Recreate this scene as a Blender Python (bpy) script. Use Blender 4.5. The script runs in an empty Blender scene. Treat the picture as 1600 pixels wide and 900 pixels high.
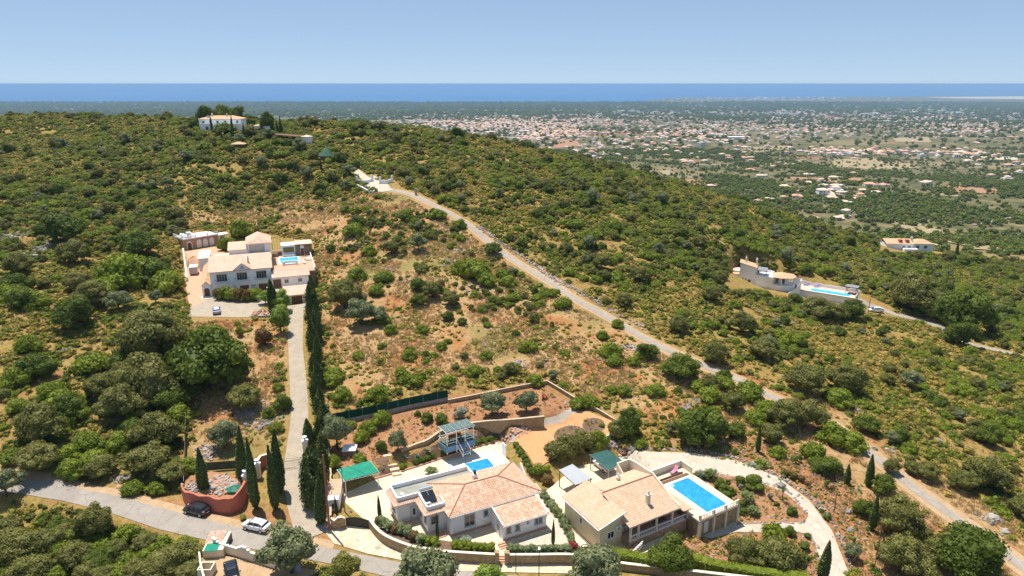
import bpy, bmesh, math, random
import numpy as np
from mathutils import Vector, Matrix
random.seed(7); rng = np.random.default_rng(7)
R = math.radians
SC = bpy.context.scene; COL = SC.collection

# ---------------------------------------------------------------- camera, world, sun, exposure
PIT = R(16.655); FPX = 1066.67; CZ = 62.0
cam = bpy.data.objects.new('camera', bpy.data.cameras.new('camera')); COL.objects.link(cam)
cam.data.lens = 24.0; cam.data.sensor_width = 36.0
cam.data.clip_start = 1.0; cam.data.clip_end = 200000.0
cam.location = (0, 0, CZ); cam.rotation_euler = (math.pi/2 - PIT, 0, 0)
SC.camera = cam
SUN_EL = R(70); SUN_DIR = (-0.62, 0.78)                 # horizontal direction towards the sun (x, y)
SUN_AZ = math.atan2(SUN_DIR[0], SUN_DIR[1])              # clockwise from +Y
W = bpy.data.worlds.new('World'); SC.world = W; W.use_nodes = True
wn = W.node_tree.nodes; wl = W.node_tree.links
sky = wn.new('ShaderNodeTexSky'); sky.sky_type = 'NISHITA'; sky.sun_disc = False
sky.sun_elevation = SUN_EL; sky.sun_rotation = SUN_AZ; sky.altitude = 0
sky.air_density = 0.42; sky.dust_density = 0.0; sky.ozone_density = 7.0
gm = wn.new('ShaderNodeGamma'); gm.inputs[1].default_value = .35; wl.new(sky.outputs[0], gm.inputs[0])   # a hazy day: less contrast between zenith and horizon
tn = wn.new('ShaderNodeMix'); tn.data_type = 'RGBA'; tn.blend_type = 'MULTIPLY'; tn.inputs[0].default_value = 1; wl.new(gm.outputs[0], tn.inputs[6]); tn.inputs[7].default_value = (1.84, 2.14, 2.46, 1)
wl.new(tn.outputs[2], wn['Background'].inputs[0]); wn['Background'].inputs[1].default_value = 0.1
sd = bpy.data.lights.new('sun', 'SUN'); sun = bpy.data.objects.new('sun', sd); COL.objects.link(sun)
sd.energy = 4.15; sd.angle = R(0.5); sd.color = (1.0, 0.945, 0.865)
ce = math.cos(SUN_EL); n_ = math.hypot(*SUN_DIR)
to_sun = Vector((SUN_DIR[0]/n_*ce, SUN_DIR[1]/n_*ce, math.sin(SUN_EL)))
sun.rotation_euler = to_sun.to_track_quat('Z', 'Y').to_euler(); sun.location = (0, 0, 300)
SC.view_settings.view_transform = 'Standard'; SC.view_settings.look = 'None'
SC.view_settings.exposure = 0.75; SC.view_settings.gamma = 1.0
SC.view_settings.use_curve_mapping = False
SC.render.engine = 'CYCLES'
SC.cycles.max_bounces = 6; SC.cycles.diffuse_bounces = 3; SC.cycles.glossy_bounces = 2
SC.cycles.transmission_bounces = 3; SC.cycles.volume_bounces = 1; SC.cycles.transparent_max_bounces = 6
SC.cycles.use_denoising = True

# ---------------------------------------------------------------- object helpers
def tag(o, label=None, cat=None, group=None, kind=None):
    if label: o['label'] = label
    if cat: o['category'] = cat
    if group: o['group'] = group
    if kind: o['kind'] = kind
    return o
def empty(name, loc=(0, 0, 0), rz=0.0, label=None, cat=None, group=None):
    o = bpy.data.objects.new(name, None); COL.objects.link(o); o.empty_display_size = 0.3
    o.location = loc; o.rotation_euler = (0, 0, rz)
    return tag(o, label, cat, group)
def copy_tree(o, parent=None):
    c = o.copy(); COL.objects.link(c)
    if parent is not None: c.parent = parent
    for ch in o.children: copy_tree(ch, c)
    return c

class MB:
    """mesh collector: build() links what was collected as ONE mesh object"""
    def __init__(s): s.v = []; s.f = []; s.M = Matrix.Identity(4); s.mi = []; s.cur = 0
    def at(s, x=0, y=0, z=0, rz=0, rx=0, ry=0, sc=1):
        s.M = Matrix.Translation((x, y, z)) @ Matrix.Rotation(rz, 4, 'Z') @ Matrix.Rotation(ry, 4, 'Y') @ Matrix.Rotation(rx, 4, 'X') @ Matrix.Scale(sc, 4); return s
    def add(s, vs, fs):
        b = len(s.v); s.v += [tuple(s.M @ Vector(p)) for p in vs]; s.f += [tuple(i + b for i in f) for f in fs]
        s.mi += [s.cur]*len(fs); return s
    def box(s, x0, x1, y0, y1, z0, z1):
        return s.add([(x0,y0,z0),(x1,y0,z0),(x1,y1,z0),(x0,y1,z0),(x0,y0,z1),(x1,y0,z1),(x1,y1,z1),(x0,y1,z1)],
                     [(0,3,2,1),(4,5,6,7),(0,1,5,4),(1,2,6,5),(2,3,7,6),(3,0,4,7)])
    def prism(s, poly, z0, z1):
        n = len(poly); a = sum(poly[i][0]*poly[(i+1) % n][1]-poly[(i+1) % n][0]*poly[i][1] for i in range(n))
        if a < 0: poly = poly[::-1]
        zf0 = z0 if callable(z0) else (lambda x, y: z0); zf1 = z1 if callable(z1) else (lambda x, y: z1)
        return s.add([(x, y, zf0(x, y)) for x, y in poly]+[(x, y, zf1(x, y)) for x, y in poly],
                     [tuple(range(n))[::-1], tuple(range(n, 2*n))]+[(i, (i+1) % n, n+(i+1) % n, n+i) for i in range(n)])
    def loft(s, rings, cap=True):
        n = len(rings[0]); vs = [p for r in rings for p in r]; fs = []
        for k in range(len(rings)-1):
            for i in range(n): fs.append((k*n+i, k*n+(i+1) % n, (k+1)*n+(i+1) % n, (k+1)*n+i))
        if cap: fs.append(tuple(range(n))[::-1]); fs.append(tuple((len(rings)-1)*n+i for i in range(n)))
        return s.add(vs, fs)
    def cyl(s, x, y, z0, z1, r0, r1=None, n=10):
        r1 = r0 if r1 is None else r1
        return s.loft([[(x+r*math.cos(2*math.pi*i/n), y+r*math.sin(2*math.pi*i/n), z) for i in range(n)] for r, z in ((r0, z0), (max(r1, .001), z1))])
    def lathe(s, prof, x=0, y=0, n=12):
        return s.loft([[(x+r*math.cos(2*math.pi*i/n), y+r*math.sin(2*math.pi*i/n), z) for i in range(n)] for r, z in prof])
    def tube(s, path, r, n=6):
        rings = []
        for k, p in enumerate(path):
            p = Vector(p); a = Vector(path[max(k-1, 0)]); b = Vector(path[min(k+1, len(path)-1)]); d = (b-a).normalized()
            u = d.cross(Vector((0, 0, 1)));
            if u.length < 1e-3: u = Vector((1, 0, 0))
            u.normalize(); w = d.cross(u); rr = r[k] if isinstance(r, (list, tuple)) else r
            rings.append([tuple(p+u*rr*math.cos(2*math.pi*i/n)+w*rr*math.sin(2*math.pi*i/n)) for i in range(n)])
        return s.loft([r_[::-1] for r_ in rings])
    def bar(s, a, b, w, h):
        """box beam from a to b, w wide, h high"""
        a = Vector(a); b = Vector(b); d = (b-a).normalized(); u = d.cross(Vector((0, 0, 1)))
        if u.length < 1e-3: u = Vector((1, 0, 0))
        u.normalize(); q = u.cross(d)
        return s.loft([[tuple(p+u*sx*w/2+q*sz*h/2) for sx, sz in ((-1,-1),(-1,1),(1,1),(1,-1))] for p in (a, b)])
    def build(s, name, mat, parent=None, smooth=False, bevel=0.0):
        me = bpy.data.meshes.new(name); me.from_pydata(s.v, [], s.f)
        for m in (mat if isinstance(mat, (list, tuple)) else [mat]): me.materials.append(m)
        if any(s.mi): me.polygons.foreach_set('material_index', s.mi)
        if bevel:
            bm = bmesh.new(); bm.from_mesh(me); bmesh.ops.bevel(bm, geom=bm.edges[:], offset=bevel, segments=2, affect='EDGES', clamp_overlap=True); bm.to_mesh(me); bm.free()
        if smooth: me.polygons.foreach_set('use_smooth', [True]*len(me.polygons))
        me.update(); o = bpy.data.objects.new(name, me); COL.objects.link(o)
        if parent is not None: o.parent = parent
        return o

# ---------------------------------------------------------------- materials
def new_mat(name):
    m = bpy.data.materials.new(name); m.use_nodes = True
    return m, m.node_tree.nodes, m.node_tree.links, m.node_tree.nodes['Principled BSDF']
def noise(n, l, scale, detail=4, rough=.55, vec=None, dist=0):
    t = n.new('ShaderNodeTexNoise'); t.inputs['Scale'].default_value = scale; t.inputs['Detail'].default_value = detail
    t.inputs['Roughness'].default_value = rough; t.inputs['Distortion'].default_value = dist
    if vec is not None: l.new(vec, t.inputs['Vector'])
    return t.outputs['Fac']
def geo_pos(n): return n.new('ShaderNodeNewGeometry').outputs['Position']
def obj_pos(n): return n.new('ShaderNodeTexCoord').outputs['Object']
def ramp(n, l, fac, stops, interp='LINEAR'):
    r = n.new('ShaderNodeValToRGB'); cr = r.color_ramp; cr.interpolation = interp
    while len(cr.elements) < len(stops): cr.elements.new(.5)
    for e, (p, c) in zip(cr.elements, stops):
        e.position = p; e.color = (*c, 1) if not isinstance(c, (int, float)) else (c, c, c, 1)
    l.new(fac, r.inputs[0]); return r.outputs[0]
def mix(n, l, fac, a, b, mode='MIX'):
    m = n.new('ShaderNodeMix'); m.data_type = 'RGBA'; m.blend_type = mode
    for sock, val in ((m.inputs[0], fac), (m.inputs[6], a), (m.inputs[7], b)):
        if isinstance(val, (int, float)): sock.default_value = val
        elif isinstance(val, tuple): sock.default_value = (*val, 1)
        else: l.new(val, sock)
    return m.outputs[2]
def math_(n, l, op, a, b=None, clamp=False):
    m = n.new('ShaderNodeMath'); m.operation = op; m.use_clamp = clamp
    for sock, val in ((m.inputs[0], a), (m.inputs[1], b)):
        if val is None: continue
        if isinstance(val, (int, float)): sock.default_value = val
        else: l.new(val, sock)
    return m.outputs[0]
def bump(n, l, p, h, strength=.5, dist=.05):
    b = n.new('ShaderNodeBump'); b.inputs['Strength'].default_value = strength; b.inputs['Distance'].default_value = dist
    l.new(h, b.inputs['Height']); l.new(b.outputs[0], p.inputs['Normal'])
def simple(name, col, rough=.7, var=.12, scale=1.5, spec=.3, metal=0, stain=None, bmp=0, bscale=12):
    """paint/stone/metal with uneven colour and, if asked, stains and grain"""
    m, n, l, p = new_mat(name); pos = obj_pos(n)
    f = noise(n, l, scale, 5, .6, pos)
    a = tuple(c*(1-var) for c in col); b = tuple(min(1, c*(1+var)) for c in col)
    c = ramp(n, l, f, [(.3, a), (.7, b)])
    if stain:
        g = noise(n, l, scale*.4, 6, .7, pos, 1.0); c = mix(n, l, ramp(n, l, g, [(.52, 0.0), (.72, .75)]), c, stain)
    l.new(c, p.inputs['Base Color']); p.inputs['Roughness'].default_value = rough
    p.inputs['Specular IOR Level'].default_value = spec; p.inputs['Metallic'].default_value = metal
    if bmp: bump(n, l, p, noise(n, l, bscale, 5, .65, pos), bmp, .05)
    return m
def leaf_mat(name, a, b, c=None, trans=.35, sheen=0):
    """foliage: colour varies from plant to plant and from leaf to leaf"""
    m, n, l, p = new_mat(name)
    oi = n.new('ShaderNodeObjectInfo').outputs['Random']
    at = n.new('ShaderNodeAttribute'); at.attribute_name = 'leafvar'
    c1 = mix(n, l, oi, a, b)
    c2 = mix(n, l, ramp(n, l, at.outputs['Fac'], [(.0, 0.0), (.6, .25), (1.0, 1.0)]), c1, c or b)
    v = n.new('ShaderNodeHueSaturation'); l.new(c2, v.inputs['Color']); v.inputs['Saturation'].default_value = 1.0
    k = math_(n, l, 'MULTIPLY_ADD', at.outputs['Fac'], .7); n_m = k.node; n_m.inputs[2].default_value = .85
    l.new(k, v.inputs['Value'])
    l.new(v.outputs[0], p.inputs['Base Color']); p.inputs['Roughness'].default_value = .62; p.inputs['Specular IOR Level'].default_value = .25
    if trans:
        t = n.new('ShaderNodeBsdfTranslucent'); l.new(v.outputs[0], t.inputs[0])
        mx = n.new('ShaderNodeMixShader'); mx.inputs[0].default_value = trans
        out = n['Material Output']; l.new(p.outputs[0], mx.inputs[1]); l.new(t.outputs[0], mx.inputs[2]); l.new(mx.outputs[0], out.inputs[0])
    return m
# ---------------------------------------------------------------- terrain
def ray(u, v):
    dx = (u-800)/FPX; up = (450-v)/FPX
    return dx, math.cos(PIT)+up*math.sin(PIT), -math.sin(PIT)+up*math.cos(PIT)
def P(u, v, z):                                         # point of the sight line at height z
    a, b, c = ray(u, v); t = (z-CZ)/c; return (a*t, b*t)
def SH(x, y, z):                                        # survey points taken with the first camera estimate, moved to the final one
    p0 = R(16.93); d = y*math.cos(p0)-(z-CZ)*math.sin(p0); u = 800+FPX*x/d; v = 450-FPX*(y*math.sin(p0)+(z-CZ)*math.cos(p0))/d; return P(u, v, z)
def vnoise(x, y, seed=0):
    xi = np.floor(x).astype(np.int64); yi = np.floor(y).astype(np.int64); fx = x-xi; fy = y-yi
    fx = fx*fx*(3-2*fx); fy = fy*fy*(3-2*fy)
    def h(a, b):
        q = (a*374761393+b*668265263+seed*974634777) & 0xffffffff
        q = ((q ^ (q >> 13))*1274126177) & 0xffffffff; q = q ^ (q >> 16)
        return (q & 0xffff)/65535.0
    return (h(xi, yi)*(1-fx)+h(xi+1, yi)*fx)*(1-fy)+(h(xi, yi+1)*(1-fx)+h(xi+1, yi+1)*fx)*fy
def fbm(x, y, scale, octv=4, seed=0):
    x = np.asarray(x, float)/scale; y = np.asarray(y, float)/scale; s = 0; a = 1; t = 0
    for o in range(octv):
        s = s+a*vnoise(x, y, seed+o*17); t += a; a *= .5; x = x*2.03+11.3; y = y*2.03+5.7
    return s/t
def sstep(a, b, x): t = np.clip((x-a)/(b-a), 0, 1); return t*t*(3-2*t)

CTRL_PX = [(0,900,-4),(200,900,-3.2),(100,840,-2),(330,890,-.6),(450,890,-.1),(560,890,0),(800,895,0),(1000,895,0),(1150,895,-.9),(1300,890,-1.5),(1450,895,-2.6),(1600,898,-3.5),
 (0,765,.8),(130,770,.6),(260,800,.2),(420,840,0),(560,870,0),(700,850,.2),
 (100,700,2.5),(0,650,5),(150,620,5.5),(0,550,8.5),(150,540,8),(0,450,13),(150,450,12.5),(0,350,20),(150,350,19),(0,280,28),(150,270,28.5),(0,220,36),(150,210,38),(0,182,44.5),(100,179,46),(200,183,45.5),(280,190,44),
 (290,700,1.6),(300,600,5),(300,520,8),(340,490,9),(250,350,17.5),(290,366,15.6),(345,362,15.6),(300,430,10.0),(320,405,11.5),(400,350,15.5),(440,300,22.5),(350,290,25),(500,420,11.8),(490,370,15),(345,235,36),(345,213,39.5),(430,215,38.5),(500,260,31),
 (460,560,6),(465,640,3.3),(465,700,1.5),(465,800,.2),(380,680,2.2),(380,620,4.3),
 (540,640,3.6),(600,600,4.9),(700,600,4.9),(850,600,5),(600,690,2.3),(700,640,3.4),(760,640,3.5),(850,640,3.5),(600,450,12.2),(600,350,20),(600,293,26),(640,303,25),(560,255,31),
 (700,500,8.6),(800,400,14.6),(800,500,8.7),(900,465,10.6),(1000,520,7.3),(1100,570,4.7),(1200,615,2.6),(1300,675,.2),(1400,740,-1.4),(1500,810,-2.6),(1600,880,-3.4),
 (870,690,2.2),(960,640,3.2),(930,600,4.9),(1000,700,2.1),(1100,660,2.6),(1100,712,2.0),(1200,740,1.2),(1255,780,.3),(1290,830,-.7),(1250,700,.9),(1330,760,-.5),(1350,850,-1.5),(1180,780,.6),(1180,830,-.8),(1230,860,-1.0),(1100,860,-.6),
 (700,330,22.2),(700,250,31),(800,300,24.5),(900,350,17.5),(900,300,22.5),(1000,400,12.4),(1000,330,18),(1000,277,22),(1100,450,7),(1100,370,12),(1100,302,15),(1200,520,2),(1200,400,5.5),(1200,332,7),(1300,560,-1.2),
 (800,237,32),(720,213,37.5),(650,200,41),(560,193,43),(480,193,43.5),(400,195,42.5),
 (1190,447,-1),(1300,400,-4),(1300,360,-2.5),(1340,475,-6),(1400,386,-12),(1500,402,-24),(1600,425,-32),(1600,480,-18),(1600,555,-11),(1500,510,-9),(1450,600,-5),(1600,700,-7.5),(1500,680,-4.5),(1450,450,-11)]
CTRL = []
for u, v, z in CTRL_PX:
    x, y = P(u, v, z); CTRL.append((x, y, z))
CTRL += [(-600,420,30),(-450,500,28),(-300,480,28),(-150,450,25),(0,430,18),(100,420,2),(220,430,-38),(340,420,-52),(-700,200,25),(-300,60,2),(300,60,-12),(420,250,-30),(0,20,-3),(-120,30,-5),(120,30,-6),(250,120,-12)]
CT = np.array(CTRL)
def _rbf():
    n = len(CT); d = np.hypot(CT[:,None,0]-CT[None,:,0], CT[:,None,1]-CT[None,:,1])
    A = np.zeros((n+3, n+3)); A[:n,:n] = d + np.eye(n)*(-.6); A[:n,n] = 1; A[:n,n+1] = CT[:,0]/100; A[:n,n+2] = CT[:,1]/100; A[n:,:n] = A[:n,n:].T
    return np.linalg.solve(A, np.concatenate([CT[:,2], [0,0,0]]))
RW = _rbf()
FY = np.log([600,700,1000,1500,2200,3000,5200,8200,11900,16000,30000]); FZ = [-78,-85,-92,-100,-112,-124,-172,-214,-232,-235,-236]
SHX = [-1.2,-.18,.17,.24,.4,.6,1.2]; SHY = [12100,11900,12000,15700,16300,18200,18500]
def base_h(x, y):
    x = np.asarray(x, float); y = np.asarray(y, float); sh = x.shape; x = x.ravel(); y = y.ravel()
    q = np.sqrt(np.maximum(y, 1)**2+.2*x*x); near = np.zeros_like(x)
    for i in range(0, len(x), 20000):
        xs = x[i:i+20000]; ys = y[i:i+20000]; m = q[i:i+20000] < 800
        if not m.any(): continue
        xs = xs[m]; ys = ys[m]
        d = np.hypot(xs[:,None]-CT[None,:,0], ys[:,None]-CT[None,:,1])
        # soften the cone tips of the linear kernel
        r = np.sqrt(d*d+9.0)@RW[:len(CT)]+RW[-3]+RW[-2]*xs/100+RW[-1]*ys/100
        t = near[i:i+20000]; t[m] = r; near[i:i+20000] = t
    near = near+(fbm(x, y, 22, 3, 3)-.5)*1.6*sstep(105, 190, q)+(fbm(x, y, 60, 2, 5)-.5)*4*sstep(220, 330, q)
    far = np.interp(np.log(np.maximum(q, 10)), FY, FZ)
    far = far+(fbm(x, y, 520, 3, 9)-.5)*46*sstep(700, 1300, q)*(1-sstep(2500, 6000, q))+(fbm(x, y, 1800, 2, 21)-.5)*36*sstep(3000, 5000, q)*(1-sstep(7500, 9500, q))
    shore = np.interp(x/np.maximum(y, 1), SHX, SHY)+(fbm(x, y, 900, 3, 31)-.5)*700
    far = far-30*sstep(-150, 900, y-shore)
    w = sstep(430, 700, q)
    return (near*(1-w)+far*w).reshape(sh)
# level places: (polygon, height, falloff)
def poly_sd(poly, x, y):
    """signed distance to a polygon, negative inside"""
    d = np.full(x.shape, 1e9); ins = np.zeros(x.shape, bool); n = len(poly)
    for i in range(n):
        ax, ay = poly[i]; bx, by = poly[(i+1) % n]; ex, ey = bx-ax, by-ay
        t = np.clip(((x-ax)*ex+(y-ay)*ey)/(ex*ex+ey*ey+1e-9), 0, 1)
        d = np.minimum(d, np.hypot(x-ax-t*ex, y-ay-t*ey))
        c = ((ay > y) != (by > y)) & (x < (bx-ax)*(y-ay)/((by-ay) if abs(by-ay) > 1e-9 else 1e-9)+ax); ins ^= c
    return np.where(ins, -d, d)
PADS = []
def pad(pts_px, z, fall=3.0):
    PADS.append(([P(u, v, z) for u, v in pts_px], z, fall))
pad([(140,745),(262,772),(390,800),(525,818),(600,838),(800,862),(1010,868),(1010,930),(560,930),(430,870),(230,820),(120,790)], 0.0, 3)       # road level
pad([(540,765),(540,815),(575,825),(640,845),(775,852),(885,850),(945,862),(1040,830),(980,740),(850,730),(800,700),(640,740)], 0.35, 1.5)     # under the two house plots
pad([(545,778),(592,747),(647,731),(713,709),(778,689),(803,699),(817,723),(830,745),(848,768),(868,800),(889,846),(775,850),(600,838)], 0.08, 1.6)
pad([(850,770),(880,745),(905,728),(940,722),(975,715),(1000,740),(1050,800),(1040,850),(945,862),(890,846)], 0.25, 1.6)
pad([(1150,449),(1247,459),(1252,440),(1158,430)], -1.75, 4.0)
pad([(1245,470),(1345,478),(1345,466),(1250,455)], -4.6, 3.0)
pad([(812,692),(835,678),(875,668),(905,690),(905,703),(850,722),(836,730)], 1.45, 4.0)
pad([(290,388),(342,380),(348,395),(294,412)], 12.3, 2.0)
pad([(284,420),(292,470),(300,496),(400,497),(425,470),(500,470),(500,440),(330,425)], 9.0, 3.5)                                        # villa forecourt
pad([(295,500),(300,450),(330,430),(440,440),(500,440),(470,475),(425,480),(395,498)], 9.0, 2.5)
def h_fn(x, y):
    x = np.asarray(x, float); y = np.asarray(y, float)
    z = base_h(x, y)
    for poly, pz, fall in PADS:
        cx = [p[0] for p in poly]; cy = [p[1] for p in poly]
        m = (x > min(cx)-fall) & (x < max(cx)+fall) & (y > min(cy)-fall) & (y < max(cy)+fall)
        if m.any():
            w = 1-sstep(0, fall, poly_sd(poly, x[m], y[m])); z[m] = z[m]*(1-w)+pz*w
    return z
AZN = 600; AZ0, AZ1 = R(-78), R(78); az = np.linspace(AZ0, AZ1, AZN+1)
rr_ = [14.0]
while rr_[-1] < 24000: rr_.append(rr_[-1]*(1.04 if rr_[-1] < 68 else 1.0098 if rr_[-1] < 130 else 1.013 if rr_[-1] < 500 else 1.02))
rad = np.array(rr_); RN = len(rad)-1; LR = np.log(rad)
GA, GR = np.meshgrid(az, rad); GX = GR*np.sin(GA); GY = GR*np.cos(GA); GZ = h_fn(GX, GY)
def H(x, y):
    """height of the built ground mesh"""
    x = np.atleast_1d(np.asarray(x, float)); y = np.atleast_1d(np.asarray(y, float))
    a = (np.arctan2(x, y)-AZ0)/(AZ1-AZ0)*AZN; r = np.hypot(x, y)
    j = np.clip(np.searchsorted(rad, r)-1, 0, RN-1); fr = (r-rad[j])/(rad[j+1]-rad[j]); i = np.clip(a.astype(int), 0, AZN-1); fa = np.clip(a-i, 0, 1); fr = np.clip(fr, 0, 1)
    return (GZ[j,i]*(1-fa)+GZ[j,i+1]*fa)*(1-fr)+(GZ[j+1,i]*(1-fa)+GZ[j+1,i+1]*fa)*fr
def h1(x, y): return float(H(x, y)[0])
_tt = np.exp(np.linspace(np.log(30), np.log(30000), 2600))
def G(u, v):
    """where the sight line of a photo pixel meets the ground"""
    a, b, c = ray(u, v); X = a*_tt; Y = b*_tt; Z = CZ+c*_tt; d = Z-H(X, Y); k = np.argmax(d < 0)
    if d[k] >= 0: k = len(_tt)-1
    if k == 0: return (X[0], Y[0])
    t = _tt[k-1]+(_tt[k]-_tt[k-1])*d[k-1]/(d[k-1]-d[k]); return (a*t, b*t)
def G3(u, v): x, y = G(u, v); return (x, y, h1(x, y))
def GV(us, vs):
    """vectorised G"""
    us = np.asarray(us, float); vs = np.asarray(vs, float); o = np.zeros((len(us), 2))
    for i in range(0, len(us), 400):
        dx = (us[i:i+400]-800)/FPX; up = (450-vs[i:i+400])/FPX
        b = math.cos(PIT)+up*math.sin(PIT); c = -math.sin(PIT)+up*math.cos(PIT)
        X = dx[:,None]*_tt[None]; Y = b[:,None]*_tt[None]; Z = CZ+c[:,None]*_tt[None]
        d = Z-H(X.ravel(), Y.ravel()).reshape(X.shape); k = np.argmax(d < 0, axis=1); n = np.arange(len(k)); kk = np.maximum(k, 1)
        t = _tt[kk-1]+(_tt[kk]-_tt[kk-1])*d[n,kk-1]/(d[n,kk-1]-d[n,kk]); t = np.where(k == 0, np.nan, t)
        o[i:i+400,0] = dx*t; o[i:i+400,1] = b*t
    return o
def depth(x, y, z): return y*math.cos(PIT)-(z-CZ)*math.sin(PIT)
def pxy(x, y, z):
    d = depth(x, y, z); return 800+FPX*x/d, 450-FPX*(y*math.sin(PIT)+(z-CZ)*math.cos(PIT))/d
# ---------------------------------------------------------------- ground sheet and its colour zones
def wp(pts): return [G(u, v) for u, v in pts]
MEADOW = [wp([(470,330),(560,305),(640,300),(760,370),(900,460),(1000,520),(1110,575),(1230,630),(1330,690),(1420,770),(1600,900),(1500,905),(1340,905),(1330,760),(1200,690),(1040,660),(960,640),(870,590),(700,590),(600,600),(515,640),(508,470),(495,380)]),
          wp([(1060,565),(1190,590),(1330,650),(1480,760),(1600,840),(1600,885),(1480,800),(1345,702),(1240,640),(1130,590)]),
          wp([(290,500),(450,500),(450,640),(445,690),(290,760),(300,640)]),
          wp([(280,335),(470,310),(520,330),(500,370),(420,345),(300,355)]),
          wp([(0,745),(0,690),(40,720),(100,748),(230,775),(285,790),(285,800),(150,770)])]
SOIL = [wp([(1050,690),(1100,680),(1200,690),(1290,715),(1330,760),(1360,900),(1310,900),(1290,820),(1210,740),(1120,705)]),
        wp([(1060,830),(1110,845),(1260,835),(1285,900),(1080,900),(1060,870)]),
        wp([(520,660),(700,620),(850,600),(900,640),(800,650),(760,665),(640,705),(560,720),(520,700)]),
        wp([(200,775),(290,790),(520,800),(520,850),(400,820),(280,795)])]
DRY = [(230,640),(100,390),(1080,400),(880,290),(1500,590),(820,265),(1300,450),(1430,590),(1250,420),(1000,300)]
zone = np.zeros((GX.size, 3)); fx_ = GX.ravel(); fy_ = GY.ravel()
nz_ = (fbm(fx_, fy_, 14, 4, 40)-.5)*14
sel = (fy_ > 30) & (fy_ < 480) & (np.abs(fx_) < 420)
for k, polys in ((0, MEADOW), (1, SOIL)):
    acc = np.zeros(sel.sum())
    for p in polys: acc = np.maximum(acc, 1-sstep(-2.5, 3.5, poly_sd(p, fx_[sel], fy_[sel])+nz_[sel]*(.45 if k == 0 else .1)))
    zone[sel, k] = acc
q_ = np.hypot(fx_, fy_); zone[:, 2] = sstep(430, 800, q_)
gme = bpy.data.meshes.new('ground'); nv = GX.size
gme.vertices.add(nv); gme.vertices.foreach_set('co', np.stack([GX, GY, GZ], -1).ravel())
ii, jj = np.meshgrid(np.arange(AZN), np.arange(RN)); b0 = (jj*(AZN+1)+ii).ravel()
quads = np.stack([b0, b0+AZN+1, b0+AZN+2, b0+1], -1).astype(np.int32)
gme.loops.add(quads.size); gme.loops.foreach_set('vertex_index', quads.ravel())
gme.polygons.add(len(quads)); gme.polygons.foreach_set('loop_start', np.arange(0, quads.size, 4, dtype=np.int32))
try: gme.polygons.foreach_set('loop_total', np.full(len(quads), 4, dtype=np.int32))
except Exception: pass
gme.polygons.foreach_set('use_smooth', np.ones(len(quads), bool))
ca = gme.color_attributes.new('zone', 'FLOAT_COLOR', 'POINT'); ca.data.foreach_set('color', np.concatenate([zone, np.ones((nv, 1))], 1).ravel())
gme.update(calc_edges=True); gme.validate()
ground = bpy.data.objects.new('ground', gme); COL.objects.link(ground); tag(ground, kind='structure')
if gme.polygons[0].normal.z < 0: gme.flip_normals()

def ground_material():
    m, n, l, p = new_mat('hillside ground'); pos = geo_pos(n)
    at = n.new('ShaderNodeAttribute'); at.attribute_name = 'zone'; sp = n.new('ShaderNodeSeparateColor'); l.new(at.outputs['Color'], sp.inputs[0])
    f1 = noise(n, l, .11, 6, .62, pos, .4); f2 = noise(n, l, .9, 6, .7, pos); f3 = noise(n, l, 5.0, 4, .7, pos); f4 = noise(n, l, .035, 4, .6, pos)
    # scrub floor: dry herbs, brown litter, some red earth
    scrub = ramp(n, l, f2, [(.3, (.19,.15,.035)), (.46, (.32,.225,.06)), (.62, (.45,.29,.10)), (.75, (.52,.34,.13))])
    scrub = mix(n, l, ramp(n, l, f1, [(.56, 0.0), (.66, .85)]), scrub, (.37,.19,.075))
    mead = ramp(n, l, f2, [(.28, (.29,.18,.065)), (.46, (.44,.27,.115)), (.6, (.54,.35,.17)), (.8, (.62,.45,.27))])
    mead = mix(n, l, ramp(n, l, f1, [(.49, 0.0), (.62, .85)]), mead, (.46,.18,.06))
    mead = mix(n, l, ramp(n, l, f4, [(.55, 0.0), (.66, .75)]), mead, (.24,.22,.06))
    soil = ramp(n, l, f2, [(.3, (.31,.135,.055)), (.55, (.44,.21,.095)), (.75, (.52,.3,.16))])
    # the far plain: orchards, ploughed and stubble fields
    v1 = n.new('ShaderNodeTexVoronoi'); v1.inputs['Scale'].default_value = .0065; l.new(pos, v1.inputs['Vector'])
    g1 = noise(n, l, .0035, 6, .65, pos, 1.0); g2 = noise(n, l, .03, 5, .65, pos)
    plain = ramp(n, l, g2, [(.33, (.07,.085,.03)), (.46, (.13,.125,.048)), (.58, (.23,.18,.085)), (.72, (.36,.26,.14))])
    vc = n.new('ShaderNodeSeparateColor'); l.new(v1.outputs['Color'], vc.inputs[0])
    fieldc = mix(n, l, vc.outputs[1], (.33,.25,.135), (.26,.2,.09)); fieldc = mix(n, l, math_(n, l, 'GREATER_THAN', vc.outputs[2], .82), fieldc, (.36,.17,.08))
    plain = mix(n, l, math_(n, l, 'MULTIPLY', math_(n, l, 'GREATER_THAN', vc.outputs[0], .72), ramp(n, l, g1, [(.42, 0.0), (.55, .85)])), plain, fieldc)
    c = mix(n, l, sp.outputs[0], scrub, mead); c = mix(n, l, sp.outputs[1], c, soil); c = mix(n, l, sp.outputs[2], c, plain)
    fine = ramp(n, l, f3, [(.25, .72), (.75, 1.22)]); c = mix(n, l, 1.0, c, fine, 'MULTIPLY')
    c = mix(n, l, 1.0, c, (.80,.82,.84), 'MULTIPLY'); l.new(c, p.inputs['Base Color']); p.inputs['Roughness'].default_value = .95; p.inputs['Specular IOR Level'].default_value = .1
    bump(n, l, p, math_(n, l, 'ADD', f2, math_(n, l, 'MULTIPLY', f3, .4)), .7, .35)
    return m
gme.materials.append(ground_material())

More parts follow.
